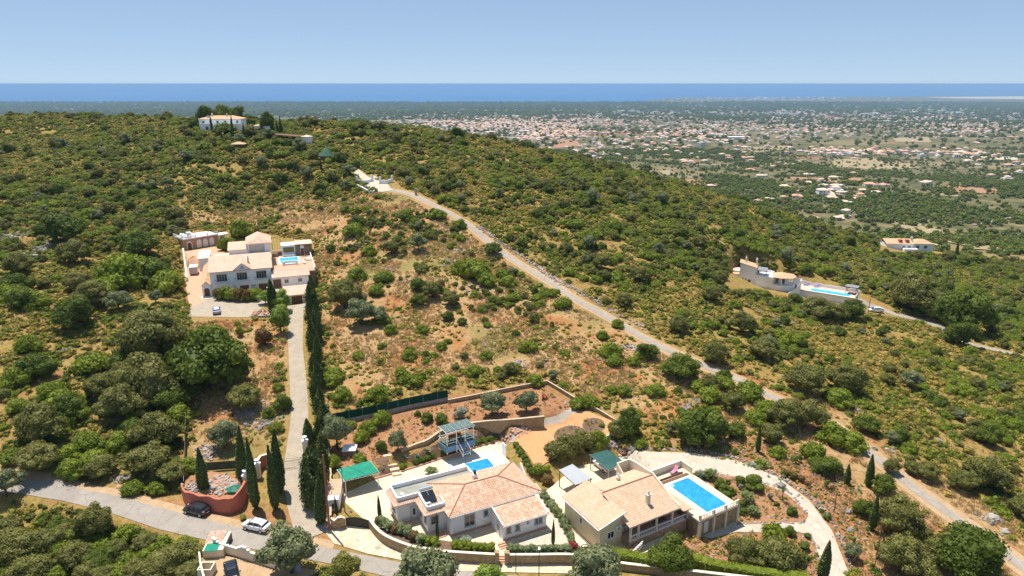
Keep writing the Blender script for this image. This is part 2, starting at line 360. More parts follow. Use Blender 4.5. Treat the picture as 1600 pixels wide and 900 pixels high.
def sea_material():
    m, n, l, p = new_mat('sea water'); pos = geo_pos(n)
    f = noise(n, l, .00035, 5, .6, pos, .5)
    c = ramp(n, l, f, [(.3, (.02,.13,.32)), (.7, (.03,.16,.37))])
    l.new(c, p.inputs['Base Color']); p.inputs['Roughness'].default_value = .45; p.inputs['IOR'].default_value = 1.33; p.inputs['Specular IOR Level'].default_value = .22
    mp = n.new('ShaderNodeMapping'); mp.inputs['Scale'].default_value = (.004, .02, .02); l.new(pos, mp.inputs[0])
    bump(n, l, p, noise(n, l, 1, 6, .7, mp.outputs[0]), .6, 6)
    return m
SEA_Z = -240.0
s_ = MB(); s_.add([(-120000, 8000, SEA_Z), (120000, 8000, SEA_Z), (120000, 120000, SEA_Z), (-120000, 120000, SEA_Z)], [(0, 1, 2, 3)])
tag(s_.build('sea', sea_material()), kind='structure')

# ---------------------------------------------------------------- sheets laid on the ground
def tri_clip(poly, res):
    bm = bmesh.new(); vs = [bm.verts.new((x, y, 0)) for x, y in poly]; bm.faces.new(vs)
    bmesh.ops.triangulate(bm, faces=bm.faces[:])
    for ax in (0, 1):
        lo = min(p[ax] for p in poly); hi = max(p[ax] for p in poly); no = (1, 0, 0) if ax == 0 else (0, 1, 0); k = math.ceil(lo/res)*res+.0137
        while k < hi:
            co = (k, 0, 0) if ax == 0 else (0, k, 0)
            bmesh.ops.bisect_plane(bm, geom=bm.verts[:]+bm.edges[:]+bm.faces[:], plane_co=co, plane_no=no, dist=1e-4); k += res
    bmesh.ops.remove_doubles(bm, verts=bm.verts[:], dist=1e-4)
    return bm
def drape(name, poly, mat, off=.05, res=1.0, zf=None, kind='structure', parent=None):
    bm = tri_clip(poly, res); bm.verts.ensure_lookup_table()
    xs = np.array([v.co.x for v in bm.verts]); ys = np.array([v.co.y for v in bm.verts]); zs = H(xs, ys) if zf is None else zf(xs, ys)
    for v, z in zip(bm.verts, zs): v.co.z = float(z)+off
    bmesh.ops.recalc_face_normals(bm, faces=bm.faces[:])
    me = bpy.data.meshes.new(name); bm.to_mesh(me); bm.free()
    if len(me.polygons) and sum(p.normal.z for p in me.polygons) < 0: me.flip_normals()
    me.materials.append(mat); o = bpy.data.objects.new(name, me); COL.objects.link(o)
    if parent is not None: o.parent = parent
    else: tag(o, kind=kind)
    return o
def smooth_line(pts, step=1.5):
    p = np.array(pts, float); out = []
    for i in range(len(p)-1):
        p0 = p[max(i-1, 0)]; p1 = p[i]; p2 = p[i+1]; p3 = p[min(i+2, len(p)-1)]; n = max(2, int(np.hypot(*(p2[:2]-p1[:2]))/step))
        for k in range(n):
            t = k/n; out.append(.5*((2*p1)+(-p0+p2)*t+(2*p0-5*p1+4*p2-p3)*t*t+(-p0+3*p1-3*p2+p3)*t**3))
    out.append(p[-1]); return np.array(out)
def strip(name, line, width, mat, off=.06, step=1.2, cross=5, kind='structure'):
    """a road laid along a world line; width may be a list, one per point"""
    w = width if isinstance(width, (list, tuple)) else [width]*len(line)
    L = smooth_line([(*p[:2], q) for p, q in zip(line, w)], step)
    d = np.gradient(L[:, :2], axis=0); d /= np.hypot(d[:,0], d[:,1])[:,None]+1e-9
    vs = []; n = len(L); wob = (fbm(np.arange(n), np.zeros(n), 5, 2, 77)-.5)*.35
    for k in range(n):
        for c in range(cross):
            t = (c/(cross-1)-.5)*(L[k,2]+wob[k]); vs.append((L[k,0]-d[k,1]*t, L[k,1]+d[k,0]*t))
    a = np.array(vs); z = H(a[:,0], a[:,1])
    z = z.reshape(n, cross); kz = np.copy(z)
    z = kz+off
    me = bpy.data.meshes.new(name); me.from_pydata([(x, y, zz) for (x, y), zz in zip(vs, z.ravel())], [], [(k*cross+c, k*cross+c+1, (k+1)*cross+c+1, (k+1)*cross+c) for k in range(n-1) for c in range(cross-1)])
    me.polygons.foreach_set('use_smooth', [True]*len(me.polygons)); me.materials.append(mat)
    if me.polygons[0].normal.z < 0: me.flip_normals()
    o = bpy.data.objects.new(name, me); COL.objects.link(o); tag(o, kind=kind); return o
def asphalt(name, a, b, patch=(.3,.27,.23), scale=.35):
    m, n, l, p = new_mat(name); pos = geo_pos(n); a, b, patch = [tuple(q*.84 for q in k) for k in (a, b, patch)]
    c = ramp(n, l, noise(n, l, scale, 6, .7, pos, .5), [(.3, a), (.7, b)])
    c = mix(n, l, ramp(n, l, noise(n, l, .9, 5, .7, pos, 1.5), [(.56, 0.0), (.68, .45)]), c, patch)
    g = ramp(n, l, noise(n, l, 9, 3, .8, pos), [(.2, .86), (.8, 1.1)]); c = mix(n, l, 1.0, c, g, 'MULTIPLY')
    e = n.new('ShaderNodeTexVoronoi'); e.feature = 'DISTANCE_TO_EDGE'; e.inputs['Scale'].default_value = scale*.9; wv = n.new('ShaderNodeVectorMath'); wv.operation = 'ADD'; nt = n.new('ShaderNodeTexNoise'); nt.inputs['Scale'].default_value = .7; l.new(pos, nt.inputs['Vector']); l.new(pos, wv.inputs[0]); l.new(nt.outputs['Color'], wv.inputs[1]); l.new(wv.outputs[0], e.inputs['Vector'])
    c = mix(n, l, ramp(n, l, e.outputs['Distance'], [(.004, .5), (.02, 0.0)]), c, tuple(q*.55 for q in a))
    l.new(c, p.inputs['Base Color']); p.inputs['Roughness'].default_value = .9; p.inputs['Specular IOR Level'].default_value = .15
    bump(n, l, p, noise(n, l, 14, 3, .7, pos), .3, .03); return m
M_road = asphalt('worn pale asphalt', (.33,.29,.245), (.42,.375,.325), (.27,.24,.21))
M_lane = asphalt('lane asphalt', (.33,.29,.24), (.46,.41,.35), (.40,.30,.20))
M_conc = asphalt('drive concrete', (.40,.335,.255), (.50,.42,.32), (.34,.26,.18), .5)
M_verge = asphalt('sandy verge', (.45,.30,.17), (.56,.40,.24), (.36,.21,.1), .6)
M_gravel = asphalt('pale gravel', (.52,.45,.35), (.66,.59,.48), (.45,.37,.27), .5)
M_ograv = asphalt('orange gravel', (.56,.30,.135), (.66,.38,.185), (.5,.3,.16), .9)
M_bed = asphalt('garden bed mulch', (.15,.085,.055), (.26,.16,.105), (.1,.06,.04), 1.6)
M_soil = asphalt('red soil', (.34,.16,.075), (.47,.25,.125), (.26,.16,.08), .6)

upper = wp([(-40,738),(30,747),(95,752),(180,774),(285,803),(420,836),(520,858),(640,882),(760,897),(900,905)])
lower = wp([(-60,772),(30,771),(100,783),(170,801),(250,828),(330,846),(415,862),(530,884),(620,905),(700,925)])
drape('road_verge', [ (x, y+1.6) for x, y in upper][:7]+upper[:7][::-1], M_verge, .03, 1.2)
drape('main_road', upper+lower[::-1], M_road, .06, 1.2)
LANE = wp([(606,296),(640,303),(680,322),(720,343),(760,375),(800,405),(850,435),(900,468),(940,490),(1000,525),(1050,550),(1100,572),(1150,592),(1200,617),(1250,640),(1290,657),(1325,682),(1350,702),(1385,728),(1420,757),(1480,800),(1540,842),(1600,887),(1660,930)])
strip('lane_verge', LANE, [3.0]*4+[3.6]*6+[4.6]*14, M_verge, .035, 1.5, 7)
strip('country_lane', LANE, [1.7]*8+[2.0]*16, M_lane, .075, 1.2, 5)
VDRIVE = wp([(463,478),(462,540),(466,600),(468,650),(463,700),(462,740),(474,785),(500,835)])
strip('villa_driveway', VDRIVE, [3.4,3.1,3.2,3.2,3.4,3.8,4.6,6.5], M_conc, .08)
RDRIVE = wp([(1340,470),(1368,480),(1400,492),(1440,500),(1475,513),(1495,530),(1560,548),(1620,562)])
strip('hillside_driveway', RDRIVE, [4.5,5,3.6,4,5.5,3,2.8,2.8], M_lane, .09)
HTRACK = wp([(598,294),(582,290),(575,282),(560,270),(550,262)])
strip('gravel_track', HTRACK, [6,4,3,3,3], M_gravel, .08)
drape('gravel_driveway', wp([(968,712),(1020,707),(1080,708),(1150,720),(1215,746),(1265,783),(1300,830),(1330,905),(1293,905),(1280,870),(1268,836),(1240,831),(1150,832),(1112,842),(1085,838),(1000,748),(960,735)]), M_gravel, .09, .7)
ISL1 = wp([(1085,738),(1110,738),(1150,746),(1200,760),(1228,772),(1246,787),(1263,806),(1257,817),(1210,817),(1153,820),(1150,790)])
ISL2 = wp([(1085,842),(1112,846),(1165,834),(1225,829),(1262,836),(1278,872),(1284,905),(1180,905),(1080,880),(1062,865)])
drape('garden_island', ISL1, M_soil, .13, .6); drape('garden_island', ISL2, M_soil, .075, 1.0)
drape('orange_gravel_yard', wp([(803,690),(826,670),(903,644),(919,644),(964,661),(959,677),(948,690),(905,705),(870,715),(852,725),(839,737),(823,708)]), M_ograv, .14, .45)
drape('stone_path', wp([(786,691),(801,692),(826,671),(908,644),(892,638),(850,655),(820,668)]), asphalt('path concrete', (.42,.36,.29), (.52,.46,.38)), .1, .5)
BED1 = [(u, v) for u, v in ((865+28*(1+math.cos(t))-0, 683+17*math.sin(t)) for t in np.linspace(0, 6.283, 17)[:-1])]
BED2 = [(928+18*math.cos(t), 666+12*math.sin(t)) for t in np.linspace(0, 6.283, 15)[:-1]]
BED1W, BED2W = wp(BED1), wp(BED2)
drape('flower_bed', BED1W, M_bed, .17, .45); drape('flower_bed', BED2W, M_bed, .17, .45)
drape('orchard_soil', wp([(520,668),(600,652),(700,632),(850,606),(900,636),(890,640),(850,652),(760,662),(700,680),(640,702),(600,712),(560,738),(525,740)]), asphalt('orchard earth', (.33,.145,.065), (.48,.26,.13), (.28,.2,.1), .5), .045, 1.0)
drape('forecourt', wp([(296,495),(293,440),(300,425),(430,470),(450,478),(480,474),(482,484),(440,486),(415,478),(388,496)]), M_conc, .06, 1.0)
# ---------------------------------------------------------------- plants
def set_leafvar(me, vals):
    a = me.attributes.new('leafvar', 'FLOAT', 'FACE'); a.data.foreach_set('value', np.asarray(vals, np.float32))
def ico(sub):
    bm = bmesh.new(); bmesh.ops.create_icosphere(bm, subdivisions=sub, radius=1); v = np.array([tuple(q.co) for q in bm.verts]); f = [tuple(q.index for q in g.verts) for g in bm.faces]; bm.free(); return v, f
ICO1, ICO2, ICO3 = ico(1), ico(2), ico(3)
def leaves(c, nrm, size, var, r, flat=.5, aspect=1.0):
    """quads at points c facing roughly nrm"""
    n = len(c); u = r.normal(size=(n, 3)); d = nrm*(1-flat)+r.normal(size=(n, 3))*flat*.9; d /= np.linalg.norm(d, axis=1)[:,None]+1e-9
    u = np.cross(d, u); u /= np.linalg.norm(u, axis=1)[:,None]+1e-9; w = np.cross(d, u)
    s = size*(.6+.8*r.random((n, 1)))
    q = np.stack([c-u*s*aspect, c-w*s*.7, c+u*s*aspect, c+w*s*.7], 1)
    return q.reshape(-1, 3), var
def crown_mesh(name, lobes, mat, nleaf, lsize, seed, flat=.5, hull=.86, hullsub=ICO2, rough=.28):
    """lobes = [(x,y,z,rx,ry,rz)]; a rough hull per lobe and many leaf faces over and around it"""
    r = np.random.default_rng(seed); V = []; F = []; val = []; nb = 0
    vol = np.array([(l[3]*l[4]+l[4]*l[5]+l[3]*l[5]) for l in lobes]); cnt = np.maximum(8, (nleaf*vol/vol.sum()).astype(int))
    for l, k in zip(lobes, cnt):
        o = np.array(l[:3]); s = np.array(l[3:6]); hv, hf = hullsub
        nn = 1+(r.random(len(hv))-.5)*rough*1.4; hv2 = hv*nn[:,None]*hull*s+o
        V.append(hv2); F += [tuple(i+nb for i in f) for f in hf]; nb += len(hv2); base = r.random()*.5
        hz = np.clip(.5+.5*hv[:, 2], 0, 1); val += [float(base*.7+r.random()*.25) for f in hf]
        d = r.normal(size=(k, 3)); d /= np.linalg.norm(d, axis=1)[:,None]; d[:, 2] = np.where(d[:, 2] < -.35, -d[:, 2], d[:, 2])
        clump = .86+.3*(r.random(k)**.7); c = d*clump[:,None]*s+o
        q, _ = leaves(c, d, lsize, None, r, flat); V.append(q)
        F += [(nb+4*i, nb+4*i+1, nb+4*i+2, nb+4*i+3) for i in range(k)]; nb += 4*k
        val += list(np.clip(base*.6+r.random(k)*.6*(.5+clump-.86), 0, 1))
    me = bpy.data.meshes.new(name); me.from_pydata(np.concatenate(V).tolist(), [], F); me.materials.append(mat); set_leafvar(me, val); return me
def lobes_round(n, w, h, seed, zlo=.35, lump=.36, lift=0):
    """lobes filling a rounded crown, w wide and h high, base at 0"""
    r = np.random.default_rng(seed); L = []
    for k in range(n):
        a = k*2.399+r.random()*.6; t = (k+.5)/n; rad = w*.5*(.72*math.sqrt(t))*(1-.0*t); zc = h*(zlo+(1-zlo)*(1-t**1.3)*.62)+r.normal()*h*.05
        s = w*lump*(.8+.45*r.random())*(1-.25*t); L.append((math.cos(a)*rad, math.sin(a)*rad, zc+lift, s*.5*1.35, s*.5*1.35, s*.5*1.1))
    L.append((0, 0, h*.42+lift, w*.36, w*.36, h*.36)); ex = 1+.28*r.random(); ey = 1/ex; j = w*.055
    return [(l[0]*ex+r.normal()*j, l[1]*ey+r.normal()*j, l[2]*(1+.08*r.normal()), l[3]*(.85+.35*r.random()), l[4]*(.85+.35*r.random()), l[5]*(.85+.3*r.random())) for l in L]
M_oak = leaf_mat('grey green oak leaves', (.125,.13,.024), (.17,.165,.038), (.29,.28,.08))
M_dark = leaf_mat('dark carob leaves', (.07,.108,.010), (.11,.145,.014), (.2,.24,.03))
M_mast = leaf_mat('bright mastic leaves', (.128,.18,.010), (.185,.23,.015), (.29,.31,.035))
M_olive = leaf_mat('silvery olive leaves', (.14,.165,.07), (.175,.195,.085), (.29,.305,.155))
M_cyp = leaf_mat('cypress foliage', (.05,.078,.018), (.072,.102,.022), (.14,.175,.04), .08)
M_herb = leaf_mat('dry herb cushions', (.29,.215,.034), (.39,.275,.055), (.49,.36,.105), .1)
M_brown = leaf_mat('brown green scrub', (.205,.18,.022), (.285,.235,.036), (.4,.325,.08), .12)
M_lime = leaf_mat('fresh lime green leaves', (.16,.23,.025), (.21,.28,.035), (.33,.39,.08))
M_agave = leaf_mat('blue green agave leaves', (.10,.17,.10), (.15,.22,.13), (.3,.36,.22), .1)
M_palm = leaf_mat('palm fronds', (.07,.11,.025), (.10,.14,.035), (.24,.27,.09))
M_bark = simple('grey brown bark', (.13,.095,.065), .95, .35, 3, .1, bmp=.5)
def trunk_mesh(name, h, r0, forks, spread, seed):
    r = np.random.default_rng(seed); m = MB(); m.tube([(0,0,-.4),(.04*h,.02*h,h*.25),(.02*h,-.03*h,h*.5)], [r0*1.25, r0, r0*.8], 7)
    for k in range(forks):
        a = k*6.283/forks+r.random(); e = spread*(.7+.4*r.random()); m.tube([(.02*h,-.03*h,h*.45),(math.cos(a)*e*.4, math.sin(a)*e*.4, h*.7),(math.cos(a)*e, math.sin(a)*e, h*(.95+.2*r.random()))], [r0*.6, r0*.42, r0*.15], 5)
    me = bpy.data.meshes.new(name); me.from_pydata(m.v, [], m.f); me.materials.append(M_bark); return me
PROTO = {}
def def_tree(kind, variants): PROTO[kind] = variants          # list of (crown mesh, trunk mesh or None, nominal width)
def mk_round(kind, mat, n_var, w, h, nl, nleaf, ls, trunk=.0, seed=0, **kw):
    out = []
    for k in range(n_var):
        cm = crown_mesh('crown', lobes_round(nl, w, h, seed+k*13, kw.get('zlo', .3), kw.get('lump', .36), trunk), mat, nleaf, ls, seed+k*13+5, kw.get('flat', .32), kw.get('hull', .84))
        out.append((cm, trunk_mesh('trunk', trunk+h*.5, .035*w+.03, 4, w*.28, seed+k) if trunk else None, w))
    def_tree(kind, out)
mk_round('holm_oak', M_oak, 4, 6, 4.4, 44, 6400, .13, .5, 100, lump=.245, hull=.8)
mk_round('carob_tree', M_dark, 3, 6, 4.0, 36, 5400, .15, .4, 200, lump=.27, hull=.8)
mk_round('mastic_shrub', M_mast, 4, 3, 1.7, 14, 1500, .11, 0, 300, lump=.38, zlo=.22)
mk_round('olive_tree', M_olive, 3, 4, 3.0, 16, 2600, .12, .9, 400, lump=.34)
def sprawl(seed, w, h, n):
    r = np.random.default_rng(seed); L = []
    for k in range(n):
        a = r.random()*6.283; d = r.random()**.6*w*.5; s = w*(.10+.10*r.random()); L.append((math.cos(a)*d*1.25, math.sin(a)*d*.7, h*(.35+.3*r.random())*(1.15-d/w), s, s, h*(.35+.25*r.random())))
    return L
def_tree('shrub_thicket', [(crown_mesh('crown', sprawl(1500+k, 5, 1.5, 24), m_, 2600, .12, 1510+k, .32, .84), None, 5) for k, m_ in enumerate([M_mast, M_mast, M_dark, M_oak, M_mast])])
mk_round('round_bush', M_dark, 3, 1.6, 1.3, 8, 700, .07, 0, 500, lump=.42, zlo=.3)
mk_round('green_bush', M_mast, 3, 1.6, 1.2, 8, 700, .07, 0, 600, lump=.42, zlo=.3)
mk_round('grey_bush', M_oak, 3, 2.4, 1.6, 10, 1100, .1, 0, 650, lump=.4, zlo=.25)
mk_round('small_tree', M_mast, 3, 2.6, 2.1, 12, 1500, .1, 1.1, 700, lump=.36)
def cyp_mesh(w, h, seed, ragged=.1, nleaf=2600, mat=None, lump=0):
    r = np.random.default_rng(seed); V = []; F = []; val = []; nb = 0; ns = 22; nr = 12
    def rad(t): return w*.5*min(1, (t*7)**.6 if t < .14 else 1)*(1-max(0, (t-.35)/.65)**1.6)*(.86)+.01
    ph = r.random(6)*6.28
    for i in range(nr+1):
        t = i/nr
        V.append([(rad(t)*(1+lump*math.sin(3*a+t*9+ph[0]))*math.cos(a), rad(t)*(1+lump*math.sin(2*a-t*12+ph[1]))*math.sin(a), t*h) for a in np.linspace(0, 6.283, ns, endpoint=False)])
    V = [np.array(x)*[1,1,1] for x in V]; V = [np.concatenate(V)]
    for i in range(nr):
        for a in range(ns): F.append((i*ns+a, i*ns+(a+1) % ns, (i+1)*ns+(a+1) % ns, (i+1)*ns+a)); val.append(float(r.random()*.3))
    nb = (nr+1)*ns; t = r.random(nleaf)**.85; a = r.random(nleaf)*6.283; rr = np.array([rad(x) for x in t])*(1+ragged*r.normal(size=nleaf))*(1+lump*np.sin(3*a+t*9+ph[0]))+.02
    c = np.stack([rr*np.cos(a), rr*np.sin(a), t*h*1.01], 1); d = np.stack([np.cos(a), np.sin(a), .5+0*a], 1); d /= np.linalg.norm(d, axis=1)[:,None]
    q, _ = leaves(c, d, w*.055+.03, None, r, .45); V.append(q); F += [(nb+4*i, nb+4*i+1, nb+4*i+2, nb+4*i+3) for i in range(nleaf)]; val += list(r.random(nleaf)*.9)
    me = bpy.data.meshes.new('crown'); me.from_pydata(np.concatenate(V).tolist(), [], F); me.materials.append(mat or M_cyp); set_leafvar(me, val); return me
def cyp_trunk(h):
    m = MB(); m.cyl(0, 0, -.4, h, .14, .08, 7); me = bpy.data.meshes.new('trunk'); me.from_pydata(m.v, [], m.f); me.materials.append(M_bark); return me
def_tree('cypress_tree', [(cyp_mesh(1.6, 8, 11+k, .07, 2600, lump=.05), cyp_trunk(1.0), 1.6) for k in range(3)])
def_tree('broad_cypress', [(cyp_mesh(3.2, 8, 31+k, .27, 5200, lump=.26), cyp_trunk(1.0), 3.2) for k in range(3)])
def place(kind, x, y, w, label, cat, group=None, z=None, hs=1.0, name=None, v=None):
    """one plant of crown width w standing at x, y"""
    pv = PROTO[kind]; c, t, nw = pv[random.randrange(len(pv)) if v is None else v % len(pv)]; s = w/nw; z = h1(x, y) if z is None else z
    nm = name or kind; rz = random.random()*6.28
    if t is None:
        o = bpy.data.objects.new(nm, c); COL.objects.link(o)
    else:
        o = bpy.data.objects.new(nm, None); COL.objects.link(o); o.empty_display_size = .3
        for n2, me in (('crown', c), ('trunk', t)):
            q = bpy.data.objects.new(n2, me); COL.objects.link(q); q.parent = o
    o.location = (x, y, z-.05*w*.5); o.rotation_euler = ((0, 0, rz) if 'cypress' not in kind else (random.gauss(0, .022), random.gauss(0, .022), rz)); o.scale = (s, s*random.uniform(.92, 1.08), s*hs); return tag(o, label, cat, group)
def place_px(kind, u, v, wpx, label, cat, group=None, hs=1.0, name=None, hpx=None):
    x, y = G(u, v); z = h1(x, y); d = depth(x, y, z); w = wpx*d/FPX
    y2 = y
    if hpx:
        nom = 8 if 'cypress' in kind else 4; s = w/PROTO[kind][0][2]; hs = hpx*d/FPX/math.cos(PIT+math.atan((v-450)/FPX))/(nom*s)
    return place(kind, x, y2, w, label, cat, group, z, hs, name)
# ---------------------------------------------------------------- ground cover nobody could count (geometry nodes)
def scatter(name, pts, scl, protos, idx=None, zs=None, sink=.08, lean=0.0):
    """ONE object: protos (list of meshes) instanced at pts"""
    n = len(pts); me = bpy.data.meshes.new(name); me.vertices.add(n); me.vertices.foreach_set('co', np.asarray(pts, np.float32).ravel())
    scl = np.asarray(scl, np.float32); r = np.random.default_rng(n)
    s3 = np.stack([scl*(.85+.3*r.random(n)), scl*(.85+.3*r.random(n)), (scl if zs is None else zs)*(.8+.4*r.random(n))], 1).astype(np.float32)
    a = me.attributes.new('psize', 'FLOAT_VECTOR', 'POINT'); a.data.foreach_set('vector', s3.ravel())
    rot = np.stack([r.normal(size=n)*lean, r.normal(size=n)*lean, r.random(n)*6.283], 1).astype(np.float32)
    a = me.attributes.new('prot', 'FLOAT_VECTOR', 'POINT'); a.data.foreach_set('vector', rot.ravel())
    a = me.attributes.new('pidx', 'INT', 'POINT'); a.data.foreach_set('value', (r.integers(0, len(protos), n) if idx is None else np.asarray(idx)).astype(np.int32))
    o = bpy.data.objects.new(name, me); COL.objects.link(o)
    c = bpy.data.collections.new(name+' kinds')
    for k, p in enumerate(protos):
        q = bpy.data.objects.new(f'{name}_kind_{k:02d}', p); c.objects.link(q)
    ng = bpy.data.node_groups.new(name, 'GeometryNodeTree')
    ng.interface.new_socket('Geometry', in_out='INPUT', socket_type='NodeSocketGeometry'); ng.interface.new_socket('Geometry', in_out='OUTPUT', socket_type='NodeSocketGeometry')
    N = ng.nodes; L = ng.links; gi = N.new('NodeGroupInput'); go = N.new('NodeGroupOutput')
    ci = N.new('GeometryNodeCollectionInfo'); ci.inputs['Collection'].default_value = c; ci.inputs['Separate Children'].default_value = True; ci.inputs['Reset Children'].default_value = True
    ip = N.new('GeometryNodeInstanceOnPoints'); ip.inputs['Pick Instance'].default_value = True
    def attr(nm, ty):
        t = N.new('GeometryNodeInputNamedAttribute'); t.data_type = ty; t.inputs['Name'].default_value = nm
        return [s for s in t.outputs if s.enabled and s.name == 'Attribute'][0]
    L.new(gi.outputs[0], ip.inputs['Points']); L.new(ci.outputs[0], ip.inputs['Instance'])
    L.new(attr('pidx', 'INT'), ip.inputs['Instance Index']); L.new(attr('prot', 'FLOAT_VECTOR'), ip.inputs['Rotation']); L.new(attr('psize', 'FLOAT_VECTOR'), ip.inputs['Scale'])
    L.new(ip.outputs[0], go.inputs[0]); md = o.modifiers.new('scatter', 'NODES'); md.node_group = ng
    tag(o, kind='stuff'); return o
def in_poly(poly, x, y): return poly_sd(poly, x, y) < 0
def line_dist(line, x, y):
    d = np.full(x.shape, 1e9)
    for (ax, ay), (bx, by) in zip(line[:-1], line[1:]):
        ex, ey = bx-ax, by-ay; t = np.clip(((x-ax)*ex+(y-ay)*ey)/(ex*ex+ey*ey+1e-9), 0, 1); d = np.minimum(d, np.hypot(x-ax-t*ex, y-ay-t*ey))
    return d
def zone_of(x, y):
    a = (np.arctan2(x, y)-AZ0)/(AZ1-AZ0)*AZN; r = np.hypot(x, y); j = np.clip(np.searchsorted(rad, r)-1, 0, RN-1); i = np.clip(a.astype(int), 0, AZN-1)
    return zone[(j*(AZN+1)+i)]
EXCL = [wp([(500,650),(560,640),(700,615),(855,598),(975,650),(965,700),(1010,703),(1100,700),(1150,715),(1225,745),(1275,785),(1335,905),(1250,930),(900,930),(560,880),(515,800)]),
        wp([(281,372),(300,362),(420,366),(490,376),(496,480),(420,500),(300,505),(285,440)]),
        wp([(285,700),(310,690),(460,700),(530,710),(530,850),(400,820),(280,795)]),
        wp([(1125,452),(1150,415),(1240,428),(1345,455),(1400,482),(1400,497),(1330,490),(1240,464)]),
        wp([(305,198),(380,175),(390,205),(350,212)]), wp([(570,296),(575,280),(625,283),(625,300)]),
        wp([(1370,395),(1385,365),(1480,370),(1475,400)]), wp([(300,880),(300,840),(500,860),(500,930),(300,930)])]
LINES = [(LANE, 3.2), (VDRIVE, 2.6), (RDRIVE, 3.0), (HTRACK, 2.5), (upper, 3.2), (lower, 1.2)]
def allowed(x, y, m=0.0, lines=True):
    ok = np.ones(x.shape, bool)
    for p in EXCL: ok &= poly_sd(p, x, y) > m
    if lines:
        for l, w in LINES: ok &= line_dist(l, x, y) > w+m
    rd = upper+lower[::-1]; ok &= poly_sd(rd, x, y) > .4+m
    return ok
def wedge(n, y0, y1, k=1.12):
    n = int(n*k/.86); y = np.sqrt(rng.random(n)*(y1*y1-y0*y0)+y0*y0); x = (rng.random(n)*2-1)*k*y; return x, y
def crownlet(mat, seed, nleaf, ls, zl=.5):
    return crown_mesh('scrub', lobes_round(4, 1.0, zl, seed, .15, .5), mat, nleaf, ls, seed, .4, .8, ICO1)
scrub_p = [crownlet(m_, 900+i*7, 130, .07) for i, m_ in enumerate([M_brown, M_herb, M_brown, M_mast, M_oak, M_herb, M_brown, M_dark])]
tuft_p = [crownlet(m_, 960+i*7, 70, .10, .38) for i, m_ in enumerate([M_herb, M_mast, M_mast, M_herb])]
x, y = wedge(200000, 62, 445); q = np.hypot(x, y); Zn = zone_of(x, y)
pn = fbm(x, y, 9, 3, 61); pl = fbm(x, y, 45, 3, 62)
prob = (.85+.5*(pl-.4))*(1-Zn[:,0]*.985)*(1-Zn[:,1])*np.clip(260/q, .4, 1)*sstep(.34, .54, pn+.10)
k = (rng.random(len(x)) < prob) & allowed(x, y); x1, y1 = x[k], y[k]
sz = (.55+.9*rng.random(len(x1))**2)*(1+.25*sstep(180, 400, np.hypot(x1, y1)))*1.35
greenness = fbm(x1, y1, 30, 3, 66)+rng.normal(size=len(x1))*.16
idx = np.where(greenness < .42, rng.choice([1, 5, 0, 2], len(x1)), np.where(greenness < .56, rng.choice([0, 2, 6, 1, 3], len(x1)), rng.choice([3, 4, 7, 3, 7, 0], len(x1))))
scatter('low_scrub', np.stack([x1, y1, H(x1, y1)-.05], 1), sz, scrub_p, idx)
x, y = wedge(110000, 62, 330); Zn = zone_of(x, y); pn = fbm(x, y, 11, 3, 71)
k = (rng.random(len(x)) < Zn[:,0]*(.07+.6*sstep(.44, .62, pn))*(1-.9*Zn[:,1])) & allowed(x, y, -.3); x2, y2 = x[k], y[k]
scatter('meadow_tufts', np.stack([x2, y2, H(x2, y2)-.03], 1), .4+.9*rng.random(len(x2))**2, tuft_p)
M_straw = leaf_mat('dry straw grass', (.42,.29,.13), (.55,.40,.20), (.66,.52,.3), .2)
def straw(seed):
    r = np.random.default_rng(seed); V = []; F = []; n = 16
    for k in range(n): a = r.random()*6.28; b = r.random()*6.28; o = r.random(2)*.5-.25; h = .25+.3*r.random(); l_ = .18*r.random(); i = len(V); V += [(o[0]-.05*math.cos(a), o[1]-.05*math.sin(a), -.03), (o[0]+.05*math.cos(a), o[1]+.05*math.sin(a), -.03), (o[0]+l_*math.cos(b), o[1]+l_*math.sin(b), h)]; F.append((i, i+1, i+2))
    me = bpy.data.meshes.new('dry grass'); me.from_pydata(V, [], F); me.materials.append(M_straw); set_leafvar(me, r.random(n)); return me
x, y = wedge(160000, 62, 260); Zn = zone_of(x, y); pn = fbm(x, y, 7, 3, 75); k = (rng.random(len(x)) < (.18+.8*Zn[:,0]*(1-.9*Zn[:,1]))*sstep(.36, .56, pn)) & allowed(x, y, -.2); x, y = x[k], y[k]
scatter('dry_grass', np.stack([x, y, H(x, y)], 1), .7+.8*rng.random(len(x)), [straw(1), straw(2), straw(3)])
